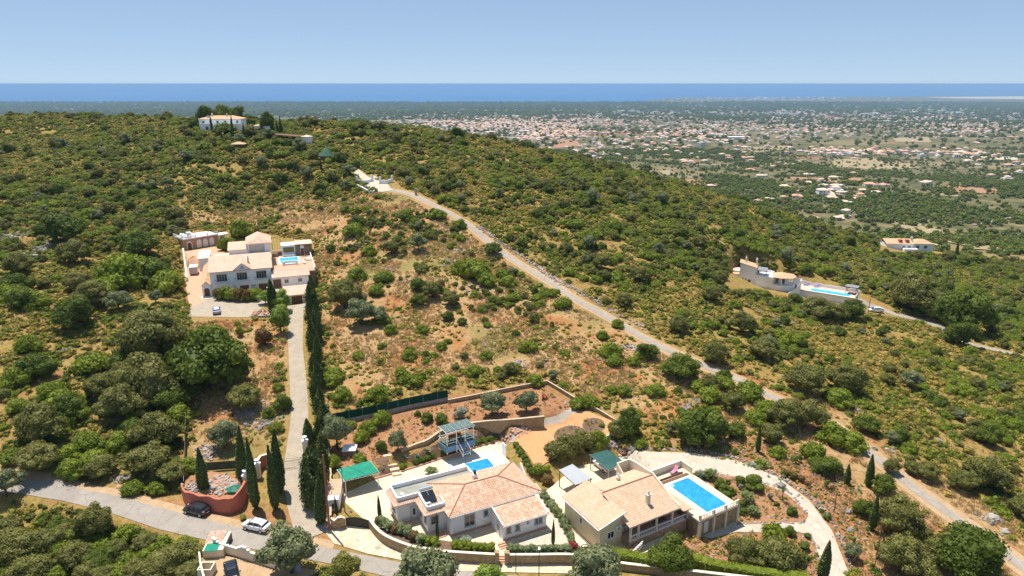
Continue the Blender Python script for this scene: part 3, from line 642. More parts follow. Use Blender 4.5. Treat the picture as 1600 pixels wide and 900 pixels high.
# taller wild shrubs: the largest as things of their own, the rest here
SHK = ['mastic_shrub', 'holm_oak', 'carob_tree', 'mastic_shrub', 'grey_bush', 'olive_tree', 'shrub_thicket']
def hills_shrubs():
    x, y = wedge(44000, 64, 450); q = np.hypot(x, y); Zn = zone_of(x, y); pl = fbm(x, y, 38, 3, 81); pm = fbm(x, y, 12, 2, 82)
    MID = wp([(545,330),(640,325),(700,345),(770,385),(880,450),(850,500),(740,490),(640,470),(560,430)]); mid = 1-sstep(-4, 6, poly_sd(MID, x, y)); belt = line_dist(wp([(1210,480),(1100,470),(1000,440),(920,380),(850,340)]), x, y); dens = .10+1.05*sstep(.47, .60, pl*.6+pm*.4)+.85*(1-sstep(12, 40, belt))*sstep(.36, .52, pm)+.42*sstep(195, 250, q)*sstep(.4, .56, pm)*sstep(-.55, -.1, x/np.maximum(y, 1))+.25*sstep(200,300,q)
    dens = np.where((x < -30) & (q < 225), dens*.6, dens); dens = np.where((x > 70) & (y < 230), dens*.75, dens)
    prob = dens*(1-.9*Zn[:,0])*(1-.96*Zn[:,1])*np.clip(260/q, .6, 1)*.40*(1+.9*sstep(190,270,q))
    prob = np.where(Zn[:,0] > .5, (.13+.8*mid)*sstep(.38, .58, pm)*np.clip(1.2-Zn[:,1], 0, 1), prob)
    w = np.exp(rng.normal(size=len(x))*.38)*2.1*(1-.1*sstep(250, 350, q)); w = np.where(Zn[:,0] > .5, w*.66, w); w = np.clip(w, .9, 6)
    k = (rng.random(len(x)) < prob) & allowed(x, y, .6); k &= allowed(x, y, 0)
    x, y, w = x[k], y[k], w[k]; kind = rng.choice(6, len(x), p=[.3, .18, .2, .12, .14, .06]); kind = np.where((w > 2.6) & (rng.random(len(x)) < .45), 6, kind); w = np.where(kind == 6, w*1.35, w); kind = np.where((w > 3.0) & (kind == 4), 1, kind); kind = np.where((w < 2.0) & (kind == 5), 4, kind)
    return x, y, w, kind
SX, SY, SW, SK = hills_shrubs()
# ---------------------------------------------------------------- trees and shrubs read off the photograph: (kind, u, v of the foot, crown width in px, height factor)
TREES = []
def T(kind, rows):
    for r in rows: TREES.append((kind, *r))
T('holm_oak', [(20,880,90,.85),(70,864,64,.8),(150,838,62,1.25),(122,882,66,.8),(50,915,84,.8),(185,872,50,.8),(250,905,78,.8),(283,888,76,.8),(232,858,48,.8),(165,912,55,.8),(15,832,50,.8),(100,850,55,.8),(300,905,44,.8),(140,905,50,.8),(215,900,50,.8),
 (62,734,76,.85),(160,744,56,.85),(236,734,74,.85),(272,750,52,.85),(190,655,76),(164,622,58),(236,628,105),(245,560,115),(204,600,60),(66,690,84),(250,698,76),(384,640,54),(290,600,50),(118,412,52),(30,430,50),(145,478,56),(125,455,40),
 (1115,566,42),(1255,612,56),(1322,612,58),(1228,668,58),(1258,668,54),(1205,690,38),(1143,640,38),(1108,612,34),(1532,762,62),(1500,765,40),(1400,836,72,1.15),(1428,850,48),(1408,895,76),(1470,880,60),(1595,805,44),(1392,738,28),(1425,740,26),(1448,748,36),
 (540,482,50,1.2),(676,466,33),(612,396,26),(1275,496,50,.8),(1300,500,44,.8),(1420,484,70),(1440,490,50),(1110,470,30),(1000,440,30),(940,420,30),(1060,520,34),(975,480,28),(1160,520,40),(1190,560,40)])
T('carob_tree', [(35,888,56,.85),(160,890,58,.85),(262,885,50,.85),(95,838,48,.9),(215,690,56),(110,650,56),(200,580,56),(270,560,56),(330,604,118,1.1),(300,620,50),(104,380,66),(217,400,64),(240,445,66),(120,512,72),(60,590,58),(270,640,62),(40,480,50),(30,460,44),(1062,590,52),(1095,690,78),(983,682,42,1.5),(1290,738,44,.7),(1508,516,72,1.2),(1512,896,98),(1350,806,32,1.1),(1380,770,40),
 (655,478,26),(770,398,26),(700,500,20),(1330,500,44),(1130,595,24),(655,455,28),(632,345,20),(645,350,18),(1352,674,36),(1405,690,30),(1010,560,32),(1500,540,50),(1420,470,44),(1460,500,44)])
T('mastic_shrub', [(40,856,44),(95,868,40),(205,885,46),(232,880,40),(160,868,44),(255,862,40),(290,858,34),(20,900,50),(90,905,46),(190,905,46),(215,650,46),(120,655,50),(85,620,44),(30,600,44),(140,700,44),(190,700,40),(20,720,34),(110,715,34),(300,735,34),(195,445,92),(165,460,50),(262,455,66),(95,640,58),(145,580,55),(150,732,56),(112,742,40),(210,770,34),(245,770,30),(285,740,40),(60,480,40),(20,470,44),(118,850,50),(200,840,36),(150,850,36),(30,640,30),(205,625,50),(280,655,40),(420,652,18),(740,432,50),(760,445,34),(720,425,30),(795,446,26),
 (955,556,36),(1005,560,28),(1025,616,28),(990,570,22),(960,570,24),(1130,606,34),(1110,625,36),(1170,620,44),(1200,650,44),(1215,712,26),(1300,690,50),(1270,715,40),(1330,700,44),(1180,660,34),(1095,610,30),(1310,632,42),(1248,622,16),(1280,646,14),(1215,608,14),(1222,608,12),(1230,612,12),
 (825,548,28),(882,556,18),(903,636,28),(925,634,26),(975,616,24),(956,612,18),(837,600,26),(941,528,20),(880,480,28),(965,510,20),(800,470,20),(540,332,18),(556,334,20),(650,354,22),(685,342,26),(718,356,22),(720,376,18),(555,368,32),(600,440,30),(558,437,32),(577,398,24),(600,505,22),
 (880,606,16),(700,600,24),(645,600,30),(628,590,26),(660,590,16),(520,600,30),(535,625,34),(525,590,28),(588,625,36),(555,650,16),(640,560,24),(660,520,22),(610,520,22),(560,560,20),(690,545,20),(740,585,26),(760,560,20)])
T('olive_tree', [(563,508,42),(595,506,26),(585,500,22),(565,478,22),(654,392,28),(10,776,44,1.2),(1330,872,26),(350,700,44)])
NEAR_LABEL = {'holm_oak': 'grey green evergreen oak growing wild among the scrub', 'carob_tree': 'dark green spreading evergreen tree on the scrubby slope', 'mastic_shrub': 'bright green wild shrub on the dry hillside', 'olive_tree': 'silvery green wild olive tree on the hillside'}
NEAR_GROUP = {'holm_oak': 'evergreen oaks on the hillside', 'carob_tree': 'dark spreading trees on the hillside', 'mastic_shrub': 'bright wild shrubs on the hillside', 'olive_tree': 'wild olives on the hillside'}
CATS = {'holm_oak': 'oak tree', 'carob_tree': 'tree', 'mastic_shrub': 'shrub', 'olive_tree': 'olive tree', 'grey_bush': 'bush'}
NEAR_LABEL['shrub_thicket'] = 'low spreading thicket of merged shrubs on the hillside'; NEAR_GROUP['shrub_thicket'] = 'spreading shrub thickets'; CATS['shrub_thicket'] = 'shrub'; NEAR_LABEL['grey_bush'] = 'grey green wild bush on the open hillside'; NEAR_GROUP['grey_bush'] = 'grey wild bushes on the hillside'
UNIQUE = {('holm_oak', 245, 560): 'broad grey green oak below the corner of the terracotta roofed villa', ('carob_tree', 330, 604): 'wide dark green tree beside the pale uphill driveway', ('holm_oak', 384, 640): 'round grey green oak above the heap of rubble by the driveway',
 ('olive_tree', 10, 776): 'thin crowned little tree at the roadside at the edge of the oak grove', ('carob_tree', 983, 682): 'tall dark conical tree at the corner of the orange gravel yard', ('carob_tree', 1508, 516): 'large dark round tree at the bend of the hillside driveway',
 ('holm_oak', 150, 838): 'tall oak leaning over the tarmac road from the grove', ('olive_tree', 350, 700): 'silvery round tree on the slope above the rubble garden', ('carob_tree', 1512, 896): 'wide dense green tree clump below the country lane',
 ('carob_tree', 1350, 806): 'bright clipped green bush between two small cypresses', ('holm_oak', 1532, 762): 'dark oak thicket standing in the bare field beyond the lane', ('holm_oak', 1115, 566): 'grey green oak casting shade on the verge of the lane',
 ('holm_oak', 540, 482): 'tallest tree clump in the dry meadow beside the cypress row', ('holm_oak', 1275, 496): 'dense oak below the long turquoise pool terrace'}
TREES = [(t[0], t[1], t[2], t[3]*(.88 if t[1] < 310 and t[3] > 45 else 1), *t[4:]) for t in TREES]
for t in TREES:
    kind, u, v, w = t[:4]; hs = t[4] if len(t) > 4 else 1.0; key = (kind, u, v)
    if key in UNIQUE: place_px(kind, u, v, w, UNIQUE[key], CATS[kind], None, hs)
    else: place_px(kind, u, v, w, NEAR_LABEL[kind], CATS[kind], NEAR_GROUP[kind], hs)
# the random ones: nearest and largest as things, the rest as one stuff object
hx = np.array([G(t[1], t[2]) for t in TREES]); hw = np.array([t[3]*depth(a, b, 5)/FPX for t, (a, b) in zip(TREES, hx)])
dd = np.hypot(SX[:,None]-hx[None,:,0], SY[:,None]-hx[None,:,1]); keep = (dd > (hw[None]*.5+SW[:,None]*.35)).all(1)
SX, SY, SW, SK = SX[keep], SY[keep], SW[keep], SK[keep]
big = SW/np.hypot(SX, SY); vis = np.abs(SX) < .74*SY; order = np.argsort(-np.where(vis, big, 0)); nth = {}; single = np.zeros(len(SX), bool)
for i in order:
    kd = SHK[SK[i]]; have = nth.get(kd, sum(1 for t in TREES if t[0] == kd))
    if have < {'mastic_shrub': 280, 'holm_oak': 200, 'carob_tree': 150, 'olive_tree': 60, 'grey_bush': 60, 'shrub_thicket': 120}[kd]: nth[kd] = have+1; single[i] = True
for i in np.where(single)[0]: kd = SHK[SK[i]]; place(kd, SX[i], SY[i], SW[i], NEAR_LABEL[kd], CATS[kd], NEAR_GROUP[kd])
rs = ~single; pm, pk = [], []
for kd in dict.fromkeys(SHK):
    c, t, nw = PROTO[kd][0]; pm.append(c); pk.append((kd, nw))
pi = {kd: i for i, (kd, nw) in enumerate(pk)}; idx = np.array([pi[SHK[k]] for k in SK[rs]]); nws = np.array([p[1] for p in pk])
scatter('wild_shrubbery', np.stack([SX[rs], SY[rs], H(SX[rs], SY[rs])-.1], 1), SW[rs]/nws[idx], pm, idx)
# ---------------------------------------------------------------- the far plain: trees, houses, roads
ftree = []
for i, m_ in enumerate([M_dark, M_oak, M_mast, M_dark]):
    ftree.append(crown_mesh('far tree', lobes_round(5, 1.0, .8, 1200+i*3, .2, .5), m_, 90, .11, 1200+i, .4, .85, ICO1))
x, y = wedge(80000, 420, 1900, .84)
pl = fbm(x, y, 170, 4, 90); pm = fbm(x, y, 45, 2, 91); k = rng.random(len(x)) < (.12+1.2*sstep(.43, .58, pl*.6+pm*.4))*np.clip(1000/np.hypot(x, y), .4, 1)
k &= y > 380; xa, ya = x[k], y[k]; sa = 3.2+5*rng.random(len(xa))**2
x, y = wedge(80000, 1900, 11500, .84)
pl = fbm(x, y, 500, 4, 93); k = rng.random(len(x)) < (.22+.8*sstep(.40, .57, pl)); k &= H(x, y) > SEA_Z+6; xb, yb = x[k], y[k]; sb = (7+9*rng.random(len(xb))**2)*np.clip(np.hypot(xb, yb)/3500, 1, 2.2)
xa = np.concatenate([xa, xb]); ya = np.concatenate([ya, yb]); sa = np.concatenate([sa, sb])
scatter('plain_woods', np.stack([xa, ya, H(xa, ya)-.3], 1), sa, ftree)
# farmland patches and tracks seen from the hill
M_field = asphalt('stubble field', (.34,.27,.15), (.42,.33,.19), (.26,.22,.11), .02)
M_rfield = asphalt('ploughed red field', (.36,.19,.1), (.45,.26,.15), (.26,.17,.09), .02)
M_sand = asphalt('pale sand flats', (.62,.54,.42), (.74,.66,.54), (.5,.45,.35), .01)
def field(name, pts, mat, off=.8): drape(name, wp(pts), mat, off, 25.0 if pts[0][1] < 240 else 8.0)
for pts, mt in [([(1050,283),(1090,280),(1112,287),(1118,293),(1075,290)], M_rfield), ([(1030,268),(1045,266),(1056,272),(1038,275)], M_field),
                ([(1300,250),(1400,250),(1440,262),(1380,268),(1330,262),(1300,262)], M_field), ([(1395,216),(1450,214),(1455,223),(1400,222)], M_field),
                ([(1345,286),(1372,285),(1372,292),(1350,292)], M_field), ([(1470,290),(1560,296),(1555,304),(1480,300)], M_rfield), ([(1230,277),(1345,279),(1345,285),(1240,283)], M_rfield),
                ([(1150,233),(1230,228),(1232,233),(1160,240)], M_field), ([(860,220),(900,217),(906,228),(866,232)], M_rfield), ([(1380,345),(1450,352),(1560,380),(1590,395),(1520,390),(1440,368)], M_field),
                ([(1180,260),(1235,252),(1270,250),(1230,262)], M_field), ([(1500,243),(1590,245),(1590,250),(1520,250)], M_sand), ([(1470,300),(1500,302),(1496,308),(1466,306)], M_field)]:
    field('farm_field', pts, mt)
for pts in [[(1390,166.5),(1600,165.6),(1600,169),(1500,168.8),(1400,168)], [(1440,152),(1600,150.5),(1600,155),(1500,154)], [(100,161.2),(330,162.3),(330,163.6),(180,163.5)], [(25,160.4),(70,160.7),(60,161.6)], [(360,174.5),(410,173.5),(410,177),(370,177)]]:
    field('sand_flat', pts, M_sand, 2.0)
for nm, pts, w in [('valley_road', [(936,221),(938,232),(945,238),(941,244),(933,247)], 9), ('valley_road', [(1070,257),(1110,258.5),(1140,259)], 16), ('motorway', [(1255,188),(1300,190),(1385,194)], 42), ('valley_road', [(1600,336),(1560,345),(1520,352)], 5), ('valley_road', [(1190,258),(1270,250),(1340,247),(1450,247)], 6)]:
    strip(nm, wp(pts), w, M_lane, .9, 12, 3)

M_white = simple('white lime wash', (.80,.79,.76), .8, .05, .8, .2, stain=(.62,.58,.52))
def tile_mat(name, a, b, c, sc=1.0):
    m, n, l, p = new_mat(name); pos = obj_pos(n)
    f = noise(n, l, 1.1*sc, 6, .75, pos, .6); g = noise(n, l, 7*sc, 3, .8, pos)
    col = ramp(n, l, f, [(.3, a), (.55, b), (.75, c)]); col = mix(n, l, 1.0, col, ramp(n, l, g, [(.25, .78), (.75, 1.18)]), 'MULTIPLY')
    l.new(col, p.inputs['Base Color']); p.inputs['Roughness'].default_value = .85; p.inputs['Specular IOR Level'].default_value = .2
    bump(n, l, p, g, .5, .05); return m
M_tfar = tile_mat('orange clay roof', (.55,.27,.16), (.62,.36,.24), (.66,.44,.32), .4)
M_tfar2 = tile_mat('pale clay roof', (.62,.44,.33), (.68,.52,.41), (.73,.6,.5), .4)
M_dglass = simple('dark window glass', (.03,.04,.05), .12, .3, 2, .6)
M_cream = simple('cream render', (.68,.56,.38), .85, .06, .8, .2)
def hip(m, x0, x1, y0, y1, z, h, o=.4):
    x0 -= o; x1 += o; y0 -= o; y1 += o; w = min(x1-x0, y1-y0)/2
    if x1-x0 >= y1-y0: a, b = (x0+w, (y0+y1)/2, z+h), (x1-w, (y0+y1)/2, z+h)
    else: a, b = ((x0+x1)/2, y0+w, z+h), ((x0+x1)/2, y1-w, z+h)
    v = [(x0,y0,z),(x1,y0,z),(x1,y1,z),(x0,y1,z),a,b,(x0,y0,z-.15),(x1,y0,z-.15),(x1,y1,z-.15),(x0,y1,z-.15)]
    f = [(0,1,5,4),(1,2,5),(2,3,4,5),(3,0,4)] if x1-x0 >= y1-y0 else [(0,1,4),(1,2,5,4),(2,3,5),(3,0,4,5)]
    m.add(v, f+[(6,7,1,0),(7,8,2,1),(8,9,3,2),(9,6,0,3),(9,8,7,6)])
def far_house(kind, wallm, roofm, detail):
    w, r, g = MB(), MB(), []
    if kind == 0: w.box(-7,7,-5,5,-2,3.2); hip(r,-7,7,-5,5,3.2,2.2); w.box(3,8,-8,-5,-2,2.8); hip(r,3,8,-8.0,-5.2,2.8,1.0)
    elif kind == 1: w.box(-6,6,-5,5,-2,6.0); hip(r,-6,6,-5,5,6,2.0); w.box(6,11,-4,3,-2,3.0); hip(r,6.4,11,-4,3,3.0,1.3)
    elif kind == 2: w.box(-9,5,-4,4,-2,3.1); hip(r,-9,5,-4,4,3.1,2); w.box(5,10,-4,4,-2,3.4); w.box(5,10,-4,-3.8,3.4,3.9); w.box(5,10,3.8,4,3.4,3.9)
    elif kind == 3: w.box(-8,8,-6,6,-2,3.2); w.box(-4,5,-3,4,3.2,6.2); hip(r,-4,5,-3,4,6.2,1.8); r.box(-8.2,-4.2,-6.2,6.2,3.2,3.4)
    elif kind == 4: w.box(-14,14,-6,6,-2,8.5); w.box(-14,14,-6.2,-5.8,8.5,9.3); w.box(-4,4,-4,4,8.5,11); r.box(-13.5,-5,-5.5,5.5,8.5,8.7)
    else: w.box(-22,22,-12,12,-2,7.0); r.box(-22.5,22.5,-12.5,12.5,7,7.6)
    H_ = {0:3.2,1:6,2:3.1,3:3.2,4:8.5,5:7}[kind]; X = {0:7,1:6,2:9,3:8,4:14,5:22}[kind]; Yf = {0:-5,1:-5,2:-4,3:-6,4:-6,5:-12}[kind]
    rows = max(1, int(H_//2.8)); cols = max(3, int(X*2//4))
    for a in range(rows):
        for b in range(cols):
            xx = -X+(b+.5)*2*X/cols
            if kind == 0 and xx > 3: continue
            q = MB(); q.box(xx-.7, xx+.7, Yf-.06, Yf+.1, a*2.8+.9, a*2.8+2.2); g.append(q)
    return w, r, g
FH = []
for i, (kd, wm, rm) in enumerate([(0,M_white,M_tfar),(1,M_white,M_tfar),(2,M_white,M_tfar2),(3,M_white,M_tfar2),(0,M_cream,M_tfar2),(1,M_white,M_tfar2),(4,M_white,M_tfar2),(5,M_white,M_white),(3,M_cream,M_tfar)]):
    w, r, g = far_house(kd, wm, rm, True)
    root = empty('country_house', (0, -50, -500)); w.build('wall', wm, root); r.build('roof', rm, root)
    for q in g: q.build('window', M_dglass, root)
    am = MB(); am.cur = 0; am.add(w.v, w.f); am.cur = 1; am.add(r.v, r.f); am.cur = 2
    for q in g: am.add(q.v, q.f)
    mm = am.build('country house all', [wm, rm, M_dglass]); me = mm.data; bpy.data.objects.remove(mm)
    FH.append((root, me))
# clusters: (u, v, spread u, spread v, how many, weights)
CL = [(700,193,60,5,480),(800,190,70,8,760),(860,205,60,10,300),(740,200,60,10,220),(930,190,80,8,260),(830,215,40,6,90),(1180,155.8,120,1.6,420),(1100,165,90,5,200),(1300,180,150,14,760),(1480,185,110,14,700),(1500,205,90,10,170),(1050,205,100,16,170),(1330,238,70,5,70),(1480,240,80,5,40),(1110,212,50,8,60),
      (600,180,140,10,170),(150,165,160,4,70),(1000,178,130,14,420),(1200,200,150,14,330),(1100,215,140,12,70),(850,205,90,10,150),(900,235,90,10,22),(1560,250,60,20,22),(1100,240,90,20,26),(1310,295,80,22,24),(1380,172,160,5,160),(1000,228,60,10,20)]
US, VS = [], []
for cu, cv, su, sv, n in CL: US.append(cu+rng.normal(size=n)*su*.6); VS.append(cv+rng.normal(size=n)*sv*.6)
US = np.concatenate(US); VS = np.concatenate(VS); k = (VS > 151.5) & (US > -40) & (US < 1640); US, VS = US[k], VS[k]
EXACT = [(1224,196,1.0,4),(1130,195,1,0),(1297,242,1.3,0),(1285,236,1.3,3),(1305,237,1.5,2),(1410,238,1.2,0),(1360,236,1.2,0),(1375,240,1,4),(1455,243,1.2,1),(1480,242,1.0,0),(1512,243,1.6,0),(1334,249,1.0,0),(1232,231,1.0,0),(1305,300,1.2,3),(1245,309,1.0,0),(1285,305,1.3,5),(1182,316,.8,0),(1008,238,1.0,0),(1040,236,1.1,3),(955,226,.8,0),(975,249,.9,0),(940,248,.7,2),(1100,215,1.6,0),(1120,216,1.6,0),(1030,210,1.3,0),(1165,232,1.3,2),(1172,268,1.2,0),(1190,277,1.1,2),(1110,292,.8,4),(1446,288,1.3,2),(1547,278,1.1,1),(1575,260,1.3,0),(1210,262,1.0,0),(1200,313,.8,2),(1270,342,.7,0),(1310,343,.8,4),(1320,340,.7,2),(1250,300,.7,0),(1360,213,1.0,0),(1525,225,1.3,0),(1320,207,1.3,1)]
pts = GV(US, VS); ok = np.isfinite(pts[:,0]) & (np.nan_to_num(pts[:,1]) > 520) & (H(np.nan_to_num(pts[:,0]), np.nan_to_num(pts[:,1])) > SEA_Z+4); pts = pts[ok]
cand = [(p[0], p[1], random.uniform(.75, 1.15)*(1+.0*p[1]), (random.choices(range(9), [6,4,5,3,5,4,.3,.1,2])[0] if p[1] < 6000 else random.choices([6,7,1,3], [6,1,3,2])[0])) for p in pts]
for u, v, s, kd in EXACT:
    p = G(u, v)
    if p[1] > 470: cand.append((p[0], p[1], s, kd if kd < 9 else 0))
for k in range(130):
    u = random.gauss(1200, 95) if k < 100 else random.uniform(1030, 1420); p = G(u, random.uniform(153.9, 156.2))
    if p[1] < 17000: cand.append((p[0], p[1], random.uniform(1.3, 2.6), 6))
cand.sort(key=lambda c: -c[2]*(1.6 if c[3] in (6, 7) else 1)/c[1])
FHL = {0: 'single storey white house with an orange clay hipped roof on the far plain', 1: 'two storey white house with an orange clay roof on the far plain', 2: 'long white house with a pale roof and flat end on the far plain', 3: 'flat terraced white house with a raised roof on the far plain', 4: 'cream house with a pale clay hipped roof on the far plain', 5: 'two storey white house with a pale clay roof on the far plain', 6: 'white apartment block of three storeys on the far plain', 7: 'large white flat roofed warehouse on the far plain', 8: 'flat terraced cream house with an orange raised roof on the far plain'}
FHN = {6: ('apartment_block', 'apartment building'), 7: ('warehouse', 'warehouse')}
nt = 0; rest = []
for x_, y_, s, kd in cand:
    if nt >= 290: rest.append((x_, y_, s, kd)); continue
    root, me = FH[kd]; z_ = h1(x_, y_)
    if nt < 110: o = copy_tree(root)
    else: o = bpy.data.objects.new('country_house', me); COL.objects.link(o)
    o.name = FHN.get(kd, ('country_house',))[0]; o.location = (x_, y_, z_+.3); o.scale = (s, s, s); o.rotation_euler = (0, 0, random.gauss(0, .5)); tag(o, FHL[kd], FHN.get(kd, (0, 'house'))[1], 'houses on the far plain: '+FHL[kd].split(' on the')[0]); nt += 1
for root, me in FH:
    for c in list(root.children): bpy.data.objects.remove(c)
    bpy.data.objects.remove(root)
ra = np.array(rest); scatter('distant_town', np.stack([ra[:,0], ra[:,1], H(ra[:,0], ra[:,1])], 1), ra[:,2]*np.clip(ra[:,1]/3600, 1, 1.5), [me for _, me in FH], ra[:,3].astype(int))
# ---------------------------------------------------------------- building materials and helpers
M_stucco = simple('white stucco', (.84,.845,.85), .85, .05, .7, .2, stain=(.6,.57,.52), bmp=.15)
M_trimw = simple('white painted trim', (.80,.79,.77), .6, .04, 2, .3)
M_yellow = simple('pale yellow render', (.74,.61,.37), .85, .07, .6, .2, stain=(.55,.43,.27), bmp=.15)
M_creamw = simple('cream coping', (.74,.66,.50), .8, .06, 1, .2)
M_grey = simple('grey painted metal', (.30,.31,.32), .5, .1, 3, .4)
M_greytrim = simple('grey window surround', (.42,.45,.48), .7, .08, 2, .3)
M_black = simple('black iron', (.025,.027,.03), .5, .2, 3, .4)
M_dark = M_dark
M_brown = M_brown
M_wood = simple('brown weathered wood', (.16,.085,.045), .8, .25, 3, .2, bmp=.3)
M_doorw = simple('white door', (.72,.72,.72), .5, .05, 2, .4)
M_felt = simple('grey green roof felt', (.27,.275,.235), .9, .12, .5, .15, stain=(.36,.35,.29))
M_steel = simple('brushed steel', (.62,.64,.67), .3, .06, 4, .5, metal=.8)
M_panel = simple('dark collector glass', (.018,.02,.026), .12, .2, 3, .6)
M_coral = simple('coral red render', (.50,.16,.105), .88, .12, .5, .15, stain=(.40,.13,.09), bmp=.2)
M_terr = simple('terracotta slabs', (.55,.32,.21), .85, .15, 1.2, .2, bmp=.2)
M_pinkt = simple('pale pink terrace tile', (.64,.46,.35), .8, .1, .9, .2)
M_shadeg = simple('bright green shade net', (.012,.22,.14), .75, .18, 1.5, .2, stain=(.05,.3,.2))
M_shaded = simple('dark green shade net', (.025,.085,.075), .75, .2, 1.5, .2, stain=(.06,.16,.12))
M_screen = simple('dark green fence netting', (.006,.06,.038), .8, .3, .8, .15, stain=(.01,.04,.03))
M_shadew = simple('pale canvas shade', (.36,.38,.40), .7, .06, 1, .3)
M_bluew = simple('blue painted wood', (.13,.25,.38), .7, .15, 2, .3)
M_plast = simple('white plastic', (.78,.78,.78), .4, .03, 2, .5)
M_rust = simple('terracotta red post', (.36,.12,.07), .85, .25, 2, .2)
M_concr = simple('grey concrete block', (.36,.33,.29), .92, .18, 1.5, .15, bmp=.3, stain=(.26,.22,.18))
def glass_mat():
    m, n, l, p = new_mat('window pane'); p.inputs['Base Color'].default_value = (.02, .026, .032, 1); p.inputs['Roughness'].default_value = .08; p.inputs['Specular IOR Level'].default_value = .7
    f = noise(n, l, .8, 3, .5, obj_pos(n)); l.new(ramp(n, l, f, [(.4, (.015,.02,.024)), (.65, (.06,.07,.075))]), p.inputs['Base Color']); return m
M_pane = glass_mat()
def pool_mat(name, a, b):
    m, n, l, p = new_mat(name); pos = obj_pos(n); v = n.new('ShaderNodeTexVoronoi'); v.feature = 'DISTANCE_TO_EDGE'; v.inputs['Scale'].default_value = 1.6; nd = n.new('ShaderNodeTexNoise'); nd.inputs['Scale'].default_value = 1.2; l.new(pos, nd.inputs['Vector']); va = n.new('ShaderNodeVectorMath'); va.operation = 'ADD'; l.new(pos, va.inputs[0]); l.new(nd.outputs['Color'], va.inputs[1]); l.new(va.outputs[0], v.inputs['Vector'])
    nz = noise(n, l, .35, 3, .6, pos, 1.2); c = ramp(n, l, nz, [(.3, a), (.7, b)]); c = mix(n, l, ramp(n, l, v.outputs['Distance'], [(.0, .38), (.09, 0.0)]), c, tuple(min(1, q*1.35+.05) for q in b))  # pale web of caustic light lines painted into the water colour
    l.new(c, p.inputs['Base Color']); p.inputs['Roughness'].default_value = .04; p.inputs['IOR'].default_value = 1.33; bump(n, l, p, noise(n, l, 3.5, 3, .6, pos, .8), .25, .04); return m
M_poolA = pool_mat('bright blue pool water', (.012,.20,.52), (.03,.30,.64))
M_poolV = pool_mat('turquoise pool water', (.02,.34,.48), (.05,.46,.58))
def stone_mat(name, a, b, mort, scale=1.6, bs=.6, rnd=.9):
    """irregular stonework: each stone its own tint, joints recessed"""
    m, n, l, p = new_mat(name); pos = obj_pos(n)
    v = n.new('ShaderNodeTexVoronoi'); v.inputs['Scale'].default_value = scale; v.inputs['Randomness'].default_value = rnd; l.new(pos, v.inputs['Vector'])
    e = n.new('ShaderNodeTexVoronoi'); e.feature = 'DISTANCE_TO_EDGE'; e.inputs['Scale'].default_value = scale; e.inputs['Randomness'].default_value = rnd; l.new(pos, e.inputs['Vector'])
    s = n.new('ShaderNodeSeparateColor'); l.new(v.outputs['Color'], s.inputs[0]); c = mix(n, l, s.outputs[0], a, b)
    c = mix(n, l, 1.0, c, ramp(n, l, noise(n, l, 3, 5, .7, pos), [(.25, .75), (.75, 1.2)]), 'MULTIPLY')
    j = ramp(n, l, e.outputs['Distance'], [(.0, 1.0), (.06, 0.0)]); c = mix(n, l, j, c, mort)
    l.new(c, p.inputs['Base Color']); p.inputs['Roughness'].default_value = .9; p.inputs['Specular IOR Level'].default_value = .15
    bump(n, l, p, ramp(n, l, e.outputs['Distance'], [(0, 0.0), (.1, 1.0)]), bs, .06); return m
M_stone = stone_mat('ochre rubble stone wall', (.36,.25,.14), (.50,.37,.23), (.27,.2,.13), 2.6)
M_stoneb = stone_mat('brown rubble stone', (.22,.145,.095), (.36,.25,.165), (.16,.11,.08), 2.2)
M_crazy = stone_mat('pale crazy paving', (.56,.45,.31), (.68,.57,.42), (.46,.33,.21), 1.05, .25)
M_pave = stone_mat('cream paving', (.66,.52,.37), (.70,.57,.42), (.58,.45,.31), 1.9, .15, .35)
def roof_tiles(name, a, b, c, ang=0.0, pitch=.30, course=.38):
    """clay pantiles: ribs down the slope and courses across it, each tile its own tint (object space)"""
    m, n, l, p = new_mat(name); mp = n.new('ShaderNodeMapping'); mp.inputs['Rotation'].default_value = (0, 0, ang); l.new(obj_pos(n), mp.inputs[0])
    br = n.new('ShaderNodeTexBrick'); br.inputs['Scale'].default_value = 1.0; br.inputs['Brick Width'].default_value = pitch; br.inputs['Row Height'].default_value = course
    br.offset = 0.0; br.inputs['Mortar Size'].default_value = .035; br.inputs['Mortar Smooth'].default_value = .6; br.inputs['Bias'].default_value = 0
    br.inputs['Color1'].default_value = (0, 0, 0, 1); br.inputs['Color2'].default_value = (1, 1, 1, 1); br.inputs['Mortar'].default_value = (.5, .5, .5, 1); l.new(mp.outputs[0], br.inputs['Vector'])
    t = ramp(n, l, br.outputs['Color'], [(.0, a), (.5, b), (1.0, c)])
    big = noise(n, l, .7, 6, .7, obj_pos(n), .8); t = mix(n, l, ramp(n, l, big, [(.45, 0.0), (.7, .6)]), t, tuple(x*.78 for x in a))
    g = noise(n, l, 12, 2, .7, obj_pos(n)); t = mix(n, l, 1.0, t, ramp(n, l, g, [(.25, .82), (.75, 1.14)]), 'MULTIPLY')
    t = mix(n, l, math_(n, l, 'MULTIPLY', br.outputs['Fac'], .75), t, tuple(x*.5 for x in a))
    l.new(t, p.inputs['Base Color']); p.inputs['Roughness'].default_value = .85; p.inputs['Specular IOR Level'].default_value = .2
    bump(n, l, p, math_(n, l, 'MULTIPLY', br.outputs['Fac'], -1.0), .8, .06); return m
TA, TB, TC = (.58,.33,.21), (.70,.45,.31), (.76,.56,.42)
M_tileA = roof_tiles('mottled terracotta pantiles', TA, TB, TC, 0); M_tileA90 = roof_tiles('mottled terracotta pantiles side', TA, TB, TC, math.pi/2, .38, .30)
UA, UB, UC = (.66,.43,.28), (.72,.49,.33), (.75,.54,.38)
